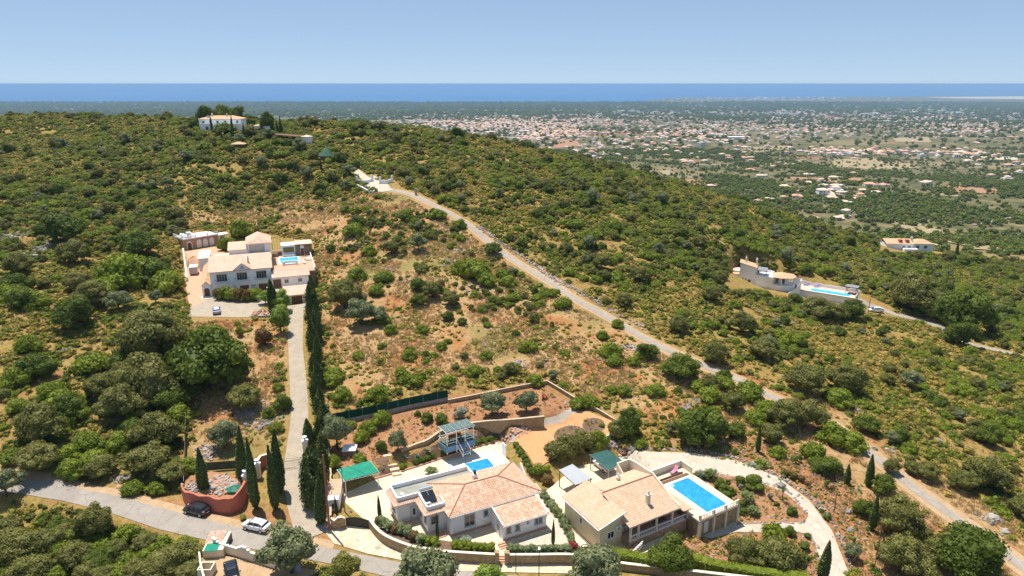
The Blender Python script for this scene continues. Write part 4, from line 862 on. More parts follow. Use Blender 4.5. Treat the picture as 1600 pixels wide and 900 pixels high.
M_tileB = roof_tiles('sun bleached pantiles', UA, UB, UC, 0, .28, .34); M_ridge = simple('dark ridge tiles', (.40,.20,.13), .9, .25, 4, .2)
M_tileV = roof_tiles('pale terracotta pantiles', (.68,.46,.33), (.74,.53,.39), (.78,.59,.46), 0, .3, .4); M_tileO = roof_tiles('orange pantiles', (.66,.42,.24), (.72,.48,.29), (.75,.54,.36), 0, .3, .4)

class Bld:
    """a building in its own frame; heights are given in scene metres"""
    def __init__(s, name, ox, oy, deg, zb, label, cat):
        s.root = empty(name, (ox, oy, zb), R(deg), label, cat); s.zb = zb; s.o = (ox, oy); s.a = R(deg)
    def m(s, x=0, y=0, rz=0, z=0): return MB().at(x, y, z-s.zb, rz)
    def loc(s, p): dx, dy = p[0]-s.o[0], p[1]-s.o[1]; c, n = math.cos(s.a), math.sin(s.a); return (dx*c+dy*n, -dx*n+dy*c)
    def wld(s, x, y): c, n = math.cos(s.a), math.sin(s.a); return (s.o[0]+x*c-y*n, s.o[1]+x*n+y*c)
    def part(s, name, mb, mat, parent=None, **k): return mb.build(name, mat, parent or s.root, **k)
    def window(s, x, y, rz, w, z0, z1, frame=None, mull=1, sill=True, surround=.09, pane=None, name='window', grille=False):
        """opening centred at x, y on a wall whose outward side faces -Y turned by rz: surround with a recessed pane and glazing bars"""
        fr = frame or M_greytrim; f = s.m(x, y, rz); t = surround; h0, h1_ = z0, z1
        f.box(-w/2-t, -w/2, -.07, .02, h0-t, h1_+t); f.box(w/2, w/2+t, -.07, .02, h0-t, h1_+t); f.box(-w/2, w/2, -.07, .02, h1_, h1_+t)
        if sill: f.box(-w/2-t-.06, w/2+t+.06, -.14, .02, h0-t-.03, h0-.001)
        o = s.part(name, f, fr); p_ = s.m(x, y, rz); p_.box(-w/2, w/2, -.025, -.005, h0, h1_); s.part('pane', p_, pane or M_pane, o)
        b = s.m(x, y, rz); b.box(-w/2, w/2, -.05, -.03, h0, h0+.05); b.box(-w/2, w/2, -.05, -.03, h1_-.05, h1_)
        for k in range(mull+1+1):
            xx = -w/2+w*k/(mull+1); b.box(xx-.025, xx+.025, -.052, -.032, h0, h1_)
        if grille:
            for k in range(1, 6): zz = h0+(h1_-h0)*k/6; b.box(-w/2, w/2, -.09, -.07, zz-.012, zz+.012)
        s.part('glazing_bar', b, M_trimw if not grille else M_black, o); return o
    def door(s, x, y, rz, w, z0, h, mat=M_doorw, frame=None, glaze=True):
        f = s.m(x, y, rz); t = .09; f.box(-w/2-t, -w/2, -.07, .02, z0, z0+h+t); f.box(w/2, w/2+t, -.07, .02, z0, z0+h+t); f.box(-w/2, w/2, -.07, .02, z0+h, z0+h+t)
        o = s.part('door_frame', f, frame or M_greytrim); d = s.m(x, y, rz); d.box(-w/2, w/2, -.04, -.005, z0, z0+h); q = s.part('door', d, mat, o)
        k = s.m(x, y, rz)
        if glaze: k.box(-w*.18, w*.18, -.048, -.042, z0+h*.35, z0+h*.85); s.part('pane', k, M_pane, o)
        k = s.m(x, y, rz); k.box(w*.34, w*.42, -.1, -.04, z0+1.0, z0+1.06); s.part('handle', k, M_steel, o); return o
def plane_z(a, b, c):
    """height function of the plane through three points"""
    A, B, C = Vector(a), Vector(b), Vector(c); n = (B-A).cross(C-A); return lambda x, y: A.z-(n.x*(x-A.x)+n.y*(y-A.y))/n.z
def slab_roof(mb, pts, th=.14):
    """a roof plane given as 3-D corner points, th thick"""
    n = len(pts); mb.add([p for p in pts]+[(x, y, z-th) for x, y, z in pts], [tuple(range(n)), tuple(range(2*n-1, n-1, -1))]+[(i, n+i, n+(i+1) % n, (i+1) % n) for i in range(n)])
def ridge_caps(b, mb, p, q, r=.11):
    """half round ridge tiles laid end to end along a ridge or hip"""
    P0, Q0 = Vector(p), Vector(q); n = max(1, int((Q0-P0).length/.42))
    for k in range(n):
        a = P0.lerp(Q0, k/n); c = P0.lerp(Q0, (k+1.06)/n); mb.tube([tuple(a), tuple(c)], [r*.86, r], 6)
def eave_tiles(mb, p, q, r=.07, step=.26, d=(0, -1)):
    """rounded tile ends along an eave"""
    P0, Q0 = Vector(p), Vector(q); n = int((Q0-P0).length/step)
    for k in range(n):
        a = P0.lerp(Q0, (k+.5)/n); mb.tube([tuple(a+Vector((-d[0]*.3, -d[1]*.3, .02))), tuple(a+Vector((d[0]*.1, d[1]*.1, -.01)))], r, 5)
def chimney(b, x, y, z0, z1, w=.5, kind=0, parent=None):
    m = b.m(); m.box(x-w/2, x+w/2, y-w/2, y+w/2, z0, z1); m.box(x-w/2-.07, x+w/2+.07, y-w/2-.07, y+w/2+.07, z1, z1+.09)
    o = b.part('chimney', m, M_trimw if kind < 2 else M_creamw, parent); c = b.m()
    if kind == 0: c.box(x-w*.28, x+w*.28, y-w*.28, y+w*.28, z1+.09, z1+.55); c.lathe([(w*.44, z1+.55), (.02, z1+.75)], x, y, 8); b.part('chimney_cowl', c, M_black, o)
    else: c.lathe([(w*.35, z1+.09), (w*.38, z1+.35), (w*.42, z1+.38), (w*.3, z1+.6), (.02, z1+.75)], x, y, 10); b.part('chimney_cap', c, M_trimw, o)
    return o
def balustrade(b, pts, z, mat=M_trimw, step=.28, h=.9, posts=True, parent=None, name='balustrade'):
    """bottom rail, top rail, turned balusters and corner posts along a line; pts are local (x, y) or (x, y, z)"""
    pts = [(p[0], p[1], p[2] if len(p) > 2 else z) for p in pts]; m = b.m()
    for p, q in zip(pts[:-1], pts[1:]):
        m.bar((p[0], p[1], p[2]+.06), (q[0], q[1], q[2]+.06), .16, .12); m.bar((p[0], p[1], p[2]+h-.05), (q[0], q[1], q[2]+h-.05), .18, .10)
        L = math.dist(p[:2], q[:2]); n = max(1, int(L/step))
        for k in range(1, n):
            t = k/n; x, y, zz = (p[i]+(q[i]-p[i])*t for i in range(3)); m.lathe([(.045, zz+.1), (.075, zz+.28), (.035, zz+.5), (.05, zz+h-.1)], x, y, 5)
    o = b.part(name, m, mat, parent)
    if posts:
        for p in pts: q = b.m(); q.box(p[0]-.13, p[0]+.13, p[1]-.13, p[1]+.13, p[2], p[2]+h+.08); b.part('post', q, mat, o if parent is None else o)
    return o
# ---------------------------------------------------------------- the white bungalow
ZA = .30
def plot_terrace(name, poly, z, mat, depth=.9, kind='structure'):
    m = MB(); m.prism(poly, z-depth, z); return tag(m.build(name, mat), kind=kind)
fr_wall = [(-20.5,84.1),(-19.4,82.6),(-17.7,80.8),(-15.4,79.35),(-13.2,78.35),(-9.9,77.6),(-8.5,77.35),(-4.4,76.95),(-2.0,76.75)]; fr_wall = [SH(*p, 1.5) for p in fr_wall]
fr_wall2 = [SH(*p, 1.5) for p in [(-.7,76.7),(3.2,76.72),(6.9,76.8),(9.8,76.6)]]
terrA = [P(u, v, ZA) for u, v in [(527,818),(528,775),(592,747),(647,731),(713,709),(778,689),(803,699),(817,723),(830,745),(848,768),(868,800),(889,846)]]
terrA += [SH(9.8,77.0,.3)]+[(x, y+.25) for x, y in fr_wall2[::-1]]+[(x+.1, y+.25) for x, y in fr_wall[::-1]]
m = MB(); m.prism(terrA, -.5, lambda x, y: ZA if (y > 88.2 or x > -17) else ZA-.22); tag(m.build('house_terrace', M_pave), kind='structure')
drape('stone_apron', wp([(505,818),(540,822),(577,827),(600,840),(640,856),(680,864),(740,868),(780,871),(900,873),(905,897),(700,893),(640,878),(575,866),(522,850),(510,835)]), M_crazy, .09, 1.0)
A = Bld('white_bungalow', *SH(-8.71, 81.63, 3), 26, ZA, 'white single storey house with a mottled terracotta hipped roof and small pool behind', 'house')
w = A.m(); w.prism([(.4,.4),(14.1,.4),(14.1,8.8),(.4,8.8)], -.2, 3.84); A.part('wall', w, M_stucco)
flat = [(-5.6,10.4),(-5.6,6.6),(-2.4,6.6),(-2.4,2.6),(.397,2.6),(.397,8.803),(7,8.803),(7,10.4)]
w = A.m(); w.prism(flat, -.2, 3.8); A.part('wing_wall', w, M_stucco)
w = A.m(); w.prism([(-5.35,10.15),(-5.35,6.85),(-2.15,6.85),(-2.15,2.85),(.15,2.85),(.15,8.95),(6.75,8.95),(6.75,10.15)], 3.803, 3.86); A.part('flat_roof', w, M_felt)
pr = A.m()
for p, q in zip([(-5.48,10.28),(-5.48,6.72),(-2.28,6.72),(-2.28,2.72),(.3,2.72)], [(-5.48,6.72),(-2.28,6.72),(-2.28,2.72),(.3,2.72),(.3,4.6)]): pr.bar((*p, 4.15), (*q, 4.15), .24, .7)
pr.bar((-5.48,10.28,4.15), (6.9,10.28,4.15), .24, .7); pr.bar((6.88,10.28,4.15), (6.88,8.4,4.15), .24, .7); A.part('parapet', pr, M_stucco)
# tiled skirt round the flat wing
sk = A.m(); ring = [(-5.6,10.4),(-5.6,6.6),(-2.4,6.6),(-2.4,2.6),(.3,2.6)]; out = [(-6.2,10.4),(-6.2,6.0),(-3.0,6.0),(-3.0,2.0),(.3,2.0)]
for i in range(4): slab_roof(sk, [(*out[i], 3.6), (*out[i+1], 3.6), (*ring[i+1], 3.98), (*ring[i], 3.98)], .1)
so = A.part('eave_skirt', sk, M_tileA); ev = A.m()
for i in range(4):
    a, b_ = out[i], out[i+1]; d = (-1, 0) if abs(a[0]-b_[0]) < .1 else (0, -1); eave_tiles(ev, (*a, 3.64), (*b_, 3.64), .075, .28, d)
A.part('eave_tiles', ev, M_tfar2, so)['kind'] = 'stuff'
zr = 5.5; c = {'fl': (-.15,-.15,3.88), 'fr': (14.6,-.15,3.88), 'rr': (14.3,9.25,3.88), 'rl': (-.1,9.25,3.88), 'L': (4.1,4.25,zr), 'R': (9.4,4.25,zr)}
for nm, ks, mt in (('roof_slope', ('fl','fr','R','L'), M_tileA), ('roof_slope', ('rr','rl','L','R'), M_tileA), ('roof_slope', ('fr','rr','R'), M_tileA90), ('roof_slope', ('rl','fl','L'), M_tileA90)):
    r_ = A.m(); slab_roof(r_, [c[k] for k in ks], .12); A.part(nm, r_, mt)
rc = A.m()
for p, q in (('L','R'),('fl','L'),('fr','R'),('rr','R'),('rl','L')): ridge_caps(A, rc, c[p], c[q])
A.part('ridge_tiles', rc, M_ridge)['kind'] = 'stuff'
ev = A.m(); eave_tiles(ev, (-.15,-.15,3.86), (14.6,-.15,3.86)); eave_tiles(ev, (14.6,-.15,3.86), (14.3,9.25,3.86), d=(1, 0)); A.part('eave_tiles', ev, M_tfar2)['kind'] = 'stuff'
g = A.m(); g.bar((-.1,-.24,3.72), (14.6,-.24,3.72), .12, .12); A.part('gutter', g, M_trimw)
# low front wing
fz = plane_z((6.2,.2,3.72), (13.8,.2,3.72), (6.2,-4.15,2.98))
w = A.m(); w.prism([(6.5,-3.85),(13.4,-3.85),(13.4,.397),(6.5,.397)], -.2, lambda x, y: fz(x, y)-.14); A.part('front_wing_wall', w, M_stucco)
r_ = A.m(); slab_roof(r_, [(6.3,-4.15,fz(0,-4.15)),(13.6,-4.15,fz(0,-4.15)),(13.6,.38,fz(0,.38)),(6.3,.38,fz(0,.38))], .12); A.part('front_wing_roof', r_, M_tileA)
ev = A.m(); eave_tiles(ev, (6.3,-4.15,2.96), (13.6,-4.15,2.96)); A.part('eave_tiles', ev, M_tfar2)['kind'] = 'stuff'
v = A.m()
for x in (6.4, 13.5): v.bar((x,-4.1,3.06), (x,.3,3.80), .16, .12)
v.bar((6.3,-4.25,2.86), (13.6,-4.25,2.86), .1, .1); A.part('verge', v, M_trimw)
A.window(3.2, .4, 0, 1.5, 1.15, 3.0, mull=1); A.window(6.0-.25, .4, 0, .62, 2.0, 2.95, mull=0)
A.window(7.35, -3.85, 0, .62, 1.35, 2.4, mull=0); A.window(8.75, -3.85, 0, .62, 1.35, 2.4, mull=0); A.window(12.1, -3.85, 0, 1.15, 1.45, 2.45, mull=1)
A.window(-1.3, 2.6, 0, 1.0, 1.6, 2.7, mull=1, grille=True)
A.window(-5.6, 8.4, -math.pi/2, 1.1, 1.4, 2.6, mull=1); A.window(-2.4, 5.4, -math.pi/2, .6, 1.5, 2.6, mull=0); A.window(-2.4, 3.4, -math.pi/2, .6, 1.5, 2.6, mull=0)
A.door(-3.1, 6.6, 0, .95, ZA, 2.15); A.door(6.5, -2.2, -math.pi/2, .9, ZA, 2.05, M_doorw)
l_ = A.m(); l_.box(10.3,10.45,-3.97,-3.85,1.95,2.25); A.part('wall_lamp', l_, M_black)
for k, (sx, sy) in enumerate([(-.9,1.7),(6.0,-4.3),(-4.4,6.0)]):
    s2 = A.m()
    for q in range(3): s2.box(sx-.6-.0*q, sx+.6, sy-.35*q-.35, sy-.35*q, ZA-.1, ZA+.36-.12*q)
    A.part('doorstep', s2, M_terr)
bs = A.m(); bs.bar((.3,.33,.45), (6.45,.33,.45), .06, .3); bs.bar((6.45,-3.92,.45), (13.45,-3.92,.45), .06, .3); bs.bar((-5.66,6.6,.45), (-5.66,10.4,.45), .06, .3); A.part('plinth', bs, M_terr)
chimney(A, 6.3, 5.7, 4.6, 5.75, .62, 0)
w = A.m(); w.box(-4.7,-4.4,7.2,7.5,3.86,4.5); w.box(-4.78,-4.32,7.12,7.58,4.5,4.56); A.part('vent_stack', w, M_trimw)
# solar water heater standing on the flat roof
st = empty('solar_water_heater', (0,0,0), 0, 'solar water heater with a steel tank and black collectors on the flat roof', 'water heater'); st.location = (*A.wld(-1.2, 5.2), 3.86); st.rotation_euler = (0, 0, R(26))
for k in (0, 1):
    q = MB(); slab_roof(q, [(-.9+k*.95,-1.0,.25),(-.02+k*.95,-1.0,.25),(-.02+k*.95,.9,.95),(-.9+k*.95,.9,.95)], .09); q.build('collector', M_panel, st)
q = MB(); q.tube([(-1.0,1.25,1.15),(1.0,1.25,1.15)], .27, 14); q.build('tank', M_steel, st)
q = MB()
for x in (-.8, .85): q.bar((x,-1,.22),(x,-1,0),.05,.05); q.bar((x,1.2,0),(x,1.2,.9),.05,.05); q.bar((x,-1,.05),(x,1.2,.05),.05,.05); q.bar((x,-1,.2),(x,.9,.85),.05,.05)
q.build('frame', M_steel, st)
def ac_unit(x, y, z, rz, label, parent=None):
    o = empty('air_conditioner', (x, y, z), rz, label, 'air conditioner'); q = MB(); q.box(-.42,.42,-.16,.16,.05,.65); q.build('casing', M_plast, o, bevel=.02)
    q = MB(); q.at(0,-.165,.35,0,math.pi/2); q.lathe([(.24,0),(.24,.015),(.05,.02)], 0, 0, 14); q.build('fan_grille', M_grey, o); q = MB(); q.box(-.38,-.3,-.14,.14,-.0,.05); q.box(.3,.38,-.14,.14,0,.05); q.build('foot', M_grey, o); return o
x, y = A.wld(-1.95, 3.6); ac_unit(x, y, 3.87, R(26), 'white air conditioner on the flat roof beside the solar collectors')
# pool behind the house
def pool(name, B, x0, x1, y0, y1, z, label, water, cop=M_trimw, cw=.4, step=True):
    o = empty(name, (*B.wld((x0+x1)/2, (y0+y1)/2), z), B.a, label, 'swimming pool'); W2, H2 = (x1-x0)/2, (y1-y0)/2
    q = MB()
    for a in ((-W2-cw,W2+cw,-H2-cw,-H2),(-W2-cw,W2+cw,H2,H2+cw),(-W2-cw,-W2,-H2,H2),(W2,W2+cw,-H2,H2)): q.box(*a, -.04, .045)
    q.build('coping', cop, o); q = MB(); q.box(-W2, W2, -H2, H2, -.05, -.0); q.v = [(a, b_, c_+.012) for a, b_, c_ in q.v]; q.build('water', water, o)
    if step:
        q = MB()
        for k in range(3):
            r = .9-.25*k; q.add([(-W2+.02, H2-.02, .018+.003*k)]+[(-W2+.02+r*math.cos(t), H2-.02-r*math.sin(t), .018+.003*k) for t in np.linspace(0, math.pi/2, 8)], [tuple(range(9))[::-1]])
        q.build('steps', pool_mat('pale pool steps', (.2,.5,.75), (.25,.55,.78)), o)
    return o
px0 = [A.loc(P(*q, ZA)) for q in ((729.3,724.9),(760,715.6),(771.6,727.1))]
pool('swimming_pool', A, px0[0][0]-.3, px0[1][0]+.1, px0[2][1]-1.6, px0[0][1]+.1, ZA+.01, 'small bright blue pool behind the white bungalow', M_poolA, step=False)
dk = [A.loc(P(*q, ZA)) for q in ((692.2,723.3),(766.7,702.7),(793.3,720))]
m = MB(); m.prism([A.wld(dk[0][0], dk[0][1]), A.wld(dk[1][0]+.2, dk[1][1]), A.wld(dk[2][0], dk[2][1]-1), A.wld(9, dk[2][1]-3.5), A.wld(dk[0][0]+1.5, dk[2][1]-2.0)], ZA-.05, ZA+.012); tag(m.build('pool_deck', simple('bleached pool deck', (.74,.69,.60), .8, .05, .5, .2)), kind='structure')
def curvewall(name, poly, z0, z1, th, mat, label, cat='wall', cap=None, zfun=None):
    """a garden wall following a line; its coping is a part"""
    L = smooth_line([(*p, 0) for p in poly], .7)[:, :2]; d = np.gradient(L, axis=0); d /= np.hypot(d[:,0], d[:,1])[:,None]+1e-9; n = np.stack([-d[:,1], d[:,0]], 1)
    ox, oy = L[0]; root = empty(name, (ox, oy, 0), 0, label, cat); top = [zfun(x, y) if zfun else z1 for x, y in L]; bot = [min(z0, z1) if not callable(z0) else z0(x, y) for x, y in L]
    m = MB(); m.loft([[(x+nx*t-ox, y+ny*t-oy, z) for t, z in ((-th/2, b), (th/2, b), (th/2, tp), (-th/2, tp))] for (x, y), (nx, ny), tp, b in zip(L, n, top, bot)]); m.build('wall', mat, root)
    if cap:
        m = MB(); m.loft([[(x+nx*t-ox, y+ny*t-oy, z) for t, z in ((-th/2-.05, tp), (th/2+.05, tp), (th/2+.05, tp+.07), (-th/2-.05, tp+.07))] for (x, y), (nx, ny), tp in zip(L, n, top)]); m.build('coping', cap, root)
    return root
M_frontw = stone_mat('honey stone garden wall', (.34,.245,.135), (.46,.34,.20), (.25,.185,.115), 2.4)
curvewall('garden_wall', fr_wall, -.3, 1.5, .32, M_frontw, 'curved honey stone wall between the gate and the garden steps', cap=M_creamw, zfun=lambda x, y: 1.5+.25*float(sstep(83, 84.1, y)))
curvewall('garden_wall', fr_wall2, -.3, 1.5, .32, M_frontw, 'straight stone wall in front of the oleanders right of the garden steps'.replace('right of', 'after'), cap=M_creamw)
for i, (x, y) in enumerate([SH(-2.0,76.75,1.5),SH(-.7,76.7,1.5)]):
    m = MB(); m.box(-.28,.28,-.28,.28,-.1,1.85); m.box(-.34,.34,-.34,.34,1.85,1.95); o = m.build('gate_pillar', M_frontw); o.location = (x, y, 0); tag(o, ['stone pillar on the bungalow side of the garden steps', 'stone pillar with a house number plate beside the garden steps'][i], 'pillar')
stp = empty('garden_steps', (*SH(-1.35, 76.6, 1), 0), 0, 'short flight of terracotta steps rising between two stone pillars', 'steps')
for k in range(5): q = MB(); q.box(-.5,.5,.1+.32*k-.5,.42+.32*k-.5,0,.16*(k+1)-.3+.1*0+.15); q.build('step', M_terr, stp)
# planting bed retained by the wall
m = MB(); bedp = [(x+.15, y+.3) for x, y in fr_wall[1:]]+[SH(*p, 1) for p in [(-2.4,78.9),(-7,79.6),(-12,80.9),(-16.6,83.2)]]; m.prism(bedp, 0, 1.05); tag(m.build('planting_bed', M_bed), kind='structure')
m = MB(); m.prism([SH(*p, 1) for p in [(-.3,76.95),(9.6,77.0),(9.2,78.2),(4.5,78.3),(-.3,78.1)]], 0, 1.05); tag(m.build('planting_bed', M_bed), kind='structure')
m = MB(); m.prism([A.wld(6.2,-4.6),A.wld(13.8,-4.6),A.wld(15.2,-4.2),A.wld(15.6,1.5),A.wld(17.2,1.2),A.wld(17.4,-5.2),SH(8.8,78.3,.3),SH(2.5,78.4,.3)], .2, ZA+.03); tag(m.build('pebble_court', M_gravel), kind='structure')
# panel by the pool, white fin wall
m = MB(); m.box(-.7,.7,-.09,.09,0,2.3); o = m.build('pool_screen', M_stucco); o.location = (*P(788,712,ZA), ZA); o.rotation_euler = (0,0,R(118)); tag(o, 'free standing white panel wall at the corner of the pool terrace', 'wall')
m = MB(); m.loft([[(x, -.1, 0), (x, .1, 0), (x, .1, h), (x, -.1, h)] for x, h in ((0, .5), (.8, 1.0), (1.8, 1.6), (3.4, 2.3), (4.4, 3.1), (4.7, 3.2))]); o = m.build('fin_wall', M_stucco); o.location = (*A.wld(15.6, 4.2), ZA); o.rotation_euler = (0,0,R(116)); tag(o, 'white fin wall with a curved sloping top beside the tiled roof', 'wall')
# driveway gate
gt = empty('driveway_gate', (*P(541,823,.1), .08), math.atan2(P(577,827,.1)[1]-P(541,823,.1)[1], P(577,827,.1)[0]-P(541,823,.1)[0]), 'dark double leaf driveway gate with an arched top', 'gate'); gw = math.dist(P(541,823,.1), P(577,827,.1))
for k in (0, 1):
    a, b_ = k*gw/2+.03, (k+1)*gw/2-.03; q = MB()
    q.loft([[(x, -.03, .05), (x, .03, .05), (x, .03, 1.5+.35*math.sin(math.pi*x/gw)), (x, -.03, 1.5+.35*math.sin(math.pi*x/gw))] for x in np.linspace(a, b_, 9)]); lf = q.build('gate_leaf', simple('dark olive gate sheet', (.05,.052,.035), .7, .2, 2, .3), gt)
    q = MB()
    for x in np.linspace(a, b_, 6): q.box(x-.02, x+.02, -.06, -.03, .05, 1.45+.35*math.sin(math.pi*x/gw))
    q.build('bar', M_black, lf)
gx, gy = P(541,823,.1)
curvewall('garden_wall', [(gx-.1, gy), (gx-1.0, gy-.35), (gx-2.0, gy-.4)], -.3, 1.6, .35, M_frontw, 'short stone wall with a number plate beside the dark gate', cap=M_creamw, zfun=lambda x, y: 1.4+.6*abs(math.sin((x-gx)*2)))
# little gatehouse
gh = Bld('gatehouse', *P(521,800,.2), 8, .2, 'tiny white outbuilding with a terracotta roof behind the driveway gate', 'outbuilding')
w = gh.m(); w.prism([(-1.0,0),(.9,0),(.9,4.5),(-1.0,4.5)], 0, 2.3); gh.part('wall', w, M_stucco); r_ = gh.m(); slab_roof(r_, [(-1.2,1.2,2.35),(1.1,1.2,2.35),(1.1,4.8,2.9),(-1.2,4.8,2.9)], .1); gh.part('roof', r_, M_tileB); gh.door(0,0,0,.8,.2,1.8)
# ---------------------------------------------------------------- the yellow house with the large pool
ZB = .55
terrB = [P(u, v, .5) for u, v in [(850,770),(880,745),(905,728),(940,722),(975,715),(1000,740),(1010,760)]]+[SH(*p, .5) for p in [(24.5,84.0),(17,77.3),(12.4,76.9),(9.9,77.3)]]
m = MB(); m.prism(terrB, -.6, .5); tag(m.build('patio', M_pave), kind='structure')
B = Bld('yellow_villa', *SH(11.73, 78.13, 3), 30, .5, 'pale yellow villa with bleached tile roofs, a verandah and a raised pool', 'house')
lz = plane_z((-.3,-.35,4.36), (-.3,9,4.36), (4.4,0,5.66))
w = B.m(); w.prism([(.3,.3),(4.2,.3),(4.2,8.7),(.3,8.7)], -.3, lambda x, y: lz(x, y)-.13); B.part('side_wing_wall', w, M_yellow)
r_ = B.m(); slab_roof(r_, [(-.1,-.1,lz(-.1,0)),(4.45,-.1,lz(4.45,0)),(4.45,9.0,lz(4.45,0)),(-.1,9.0,lz(-.1,0))], .13); B.part('side_wing_roof', r_, roof_tiles('sun bleached pantiles across', UA, UB, UC, 0, .34, .28))
q = B.m(); q.bar((-.2,-.1,4.24),(-.2,9,4.24),.12,.14); q.bar((-.1,-.16,lz(-.1,0)-.02),(4.5,-.16,lz(4.5,0)-.02),.1,.16); q.cyl(.24,.22,.5,4.3,.05); B.part('gutter', q, M_trimw)
RY, RZ = 4.7, 6.1
def mz(x, y): return 4.12+(y+1.5)*(RZ-4.12)/(RY+1.5) if y < RY else RZ-(y-RY)*(RZ-4.85)/(8.8-RY)
w = B.m(); w.loft([[(4.203,y,.2),(13.1,y,.2),(13.1,y,mz(0,y)-.16),(4.203,y,mz(0,y)-.16)] for y in (1.3,RY,8.5)]); B.part('wall', w, M_yellow)
r_ = B.m(); slab_roof(r_, [(4.0,-1.5,4.12),(13.4,-1.5,4.12),(13.2,RY,RZ),(3.9,RY,RZ)], .14); B.part('roof_slope', r_, M_tileB)
r_ = B.m(); slab_roof(r_, [(4.5,RY,RZ),(13.2,RY,RZ),(13.2,8.8,4.85),(4.5,8.8,4.85)], .14); B.part('roof_slope', r_, M_tileB)
rc = B.m(); ridge_caps(B, rc, (4.0,RY,RZ+.02), (13.1,RY,RZ+.02)); B.part('ridge_tiles', rc, M_ridge)['kind'] = 'stuff'
w = B.m(); prof = [(-1.3,4.3),(.5,4.75),(2.5,5.6),(RY,6.45),(6.2,6.3),(8.4,6.25),(10.2,6.0)]
w.loft([[(13.2,y,.3),(13.42,y,.3),(13.42,y,z),(13.2,y,z)] for y, z in prof if y >= 1.2]); w.loft([[(13.2,y,z-.5),(13.42,y,z-.5),(13.42,y,z),(13.2,y,z)] for y, z in prof if y <= 2.6]); B.part('gable_parapet', w, M_creamw)
w = B.m(); w.loft([[(10.9,y,.4),(11.1,y,.4),(11.1,y,z),(10.9,y,z)] for y, z in ((8.5,4.8),(10.2,6.0))]); w.box(11.1,13.2,10.0,10.2,.4,6.0); B.part('rear_parapet', w, M_creamw)
r_ = B.m(); slab_roof(r_, [(13.43,-1.9,3.72),(15.3,-1.9,3.55),(14.9,3.0,3.6),(14.6,10,4.6),(13.43,10,4.9)], .13); B.part('side_roof', r_, M_tileB)
w = B.m(); w.prism([(13.44,1.4),(14.4,1.4),(14.3,9.8),(13.44,9.8)], .3, 3.6); B.part('side_wall', w, M_yellow)
chimney(B, 9.1, .8, 4.5, 6.3, .5, 2); chimney(B, 8.7, 7.0, 5.0, 5.9, .45, 2)
B.window(2.2, .3, 0, 1.05, 2.0, 3.05, frame=M_trimw, mull=1); B.window(.3, 4.6, -math.pi/2, .45, 2.4, 3.3, frame=M_trimw, mull=0)
x, y = B.wld(3.35, .12); ac_unit(x, y, 3.0, R(30), 'white air conditioner on the yellow gable wall')
x, y = B.wld(5.1, .95); ac_unit(x, y, 1.75, R(30), 'white air conditioner standing on the verandah floor')
# verandah
w = B.m(); w.box(4.2,14.6,-1.55,1.3,.0,1.6); B.part('verandah_base', w, M_stone); w = B.m(); w.box(4.2,14.6,-1.55,1.297,1.603,1.66); B.part('verandah_floor', w, M_terr)
for x in (4.35, 5.75, 9.0, 11.9, 14.9): q = B.m(); q.box(x-.13,x+.13,-1.45,-1.19,1.66,4.0 if x < 14 else 3.5); B.part('post', q, M_creamw)
w = B.m(); w.bar((4.2,-1.32,3.94),(13.3,-1.32,3.94),.2,.24); B.part('beam', w, M_trimw)
balustrade(B, [(4.5,-1.35),(5.75,-1.35),(9.0,-1.35),(11.9,-1.35),(14.5,-1.35)], 1.66, posts=False)
for x, wd, dr in ((6.3,1.0,0),(7.9,1.2,0),(10.6,1.6,1),(12.4,1.0,1)): B.window(x, 1.3, 0, wd, 2.3 if not dr else 1.7, 3.6, frame=M_trimw, mull=1)
sr = empty('verandah_stairs', (*B.wld(4.9,-1.7), .3), R(30), 'stone stairs with a white handrail climbing to the yellow verandah', 'stairs')
for k in range(7): q = MB(); q.box(-1.9+.3*k,-1.6+.3*k,-1.2,-.1,-.2,.1+.18*k); q.build('step', M_terr, sr)
for yy in (-1.25,): q = MB(); q.bar((-2.0,yy,.5),(.3,yy,1.75),.14,.3); q.bar((-2.0,yy,.9),(.3,yy,2.2),.12,.1); [q.bar((-2+.33*k,yy,.6+.18*k),(-2+.33*k,yy,.95+.18*k),.06,.06) for k in range(7)]; q.build('handrail', M_trimw, sr)
tb = empty('patio_table', (*B.wld(10.6,-.3), 1.66), R(30), 'dark dining table with benches on the verandah', 'table'); q = MB(); q.box(-.9,.9,-.4,.4,.7,.76); q.build('table_top', M_wood, tb)
for sx, sy in ((-.8,-.3),(.8,-.3),(-.8,.3),(.8,.3)): q = MB(); q.box(sx-.04,sx+.04,sy-.04,sy+.04,0,.7); q.build('leg', M_wood, tb)
# raised pool terrace
def ring_deck(name, B_, x0, x1, y0, y1, z0, z1, hole, mat, side):
    q = B_.m(); a, b_, c_, d = hole
    for r in ((x0,x1,y0,c_),(x0,x1,d,y1),(x0,a,c_,d),(b_,x1,c_,d)): q.box(*r, z1-.25, z1)
    B_.part(name, q, mat); q = B_.m(); q.box(x0+.15,x1-.15,y0+.15,y0+.4,z0,z1-.253); q.box(x0+.15,x1-.15,y1-.4,y1-.15,z0,z1-.253); q.box(x0+.15,x0+.4,y0+.4,y1-.4,z0,z1-.253); q.box(x1-.4,x1-.15,y0+.4,y1-.4,z0,z1-.253); q.box(a-.2,b_+.2,c_-.2,d+.2,z0,z1-.4)
    B_.part('terrace_base', q, side)
DK = Bld('pool_terrace', *SH(11.73, 78.13, 3), 30, .3, 'raised cream pool terrace on ochre stone walls beside the yellow villa', 'terrace')
ring_deck('deck', DK, 14.9, 22.9, -3.75, 8.6, -1.4, 2.6, (17.4,21.5,-2.85,5.45), M_pave, M_stone)
for x in (15.1, 17.8, 20.2, 22.65): q = DK.m(); q.box(x-.18,x+.18,-3.86,-3.45,-1.2,2.34); DK.part('buttress', q, M_creamw)
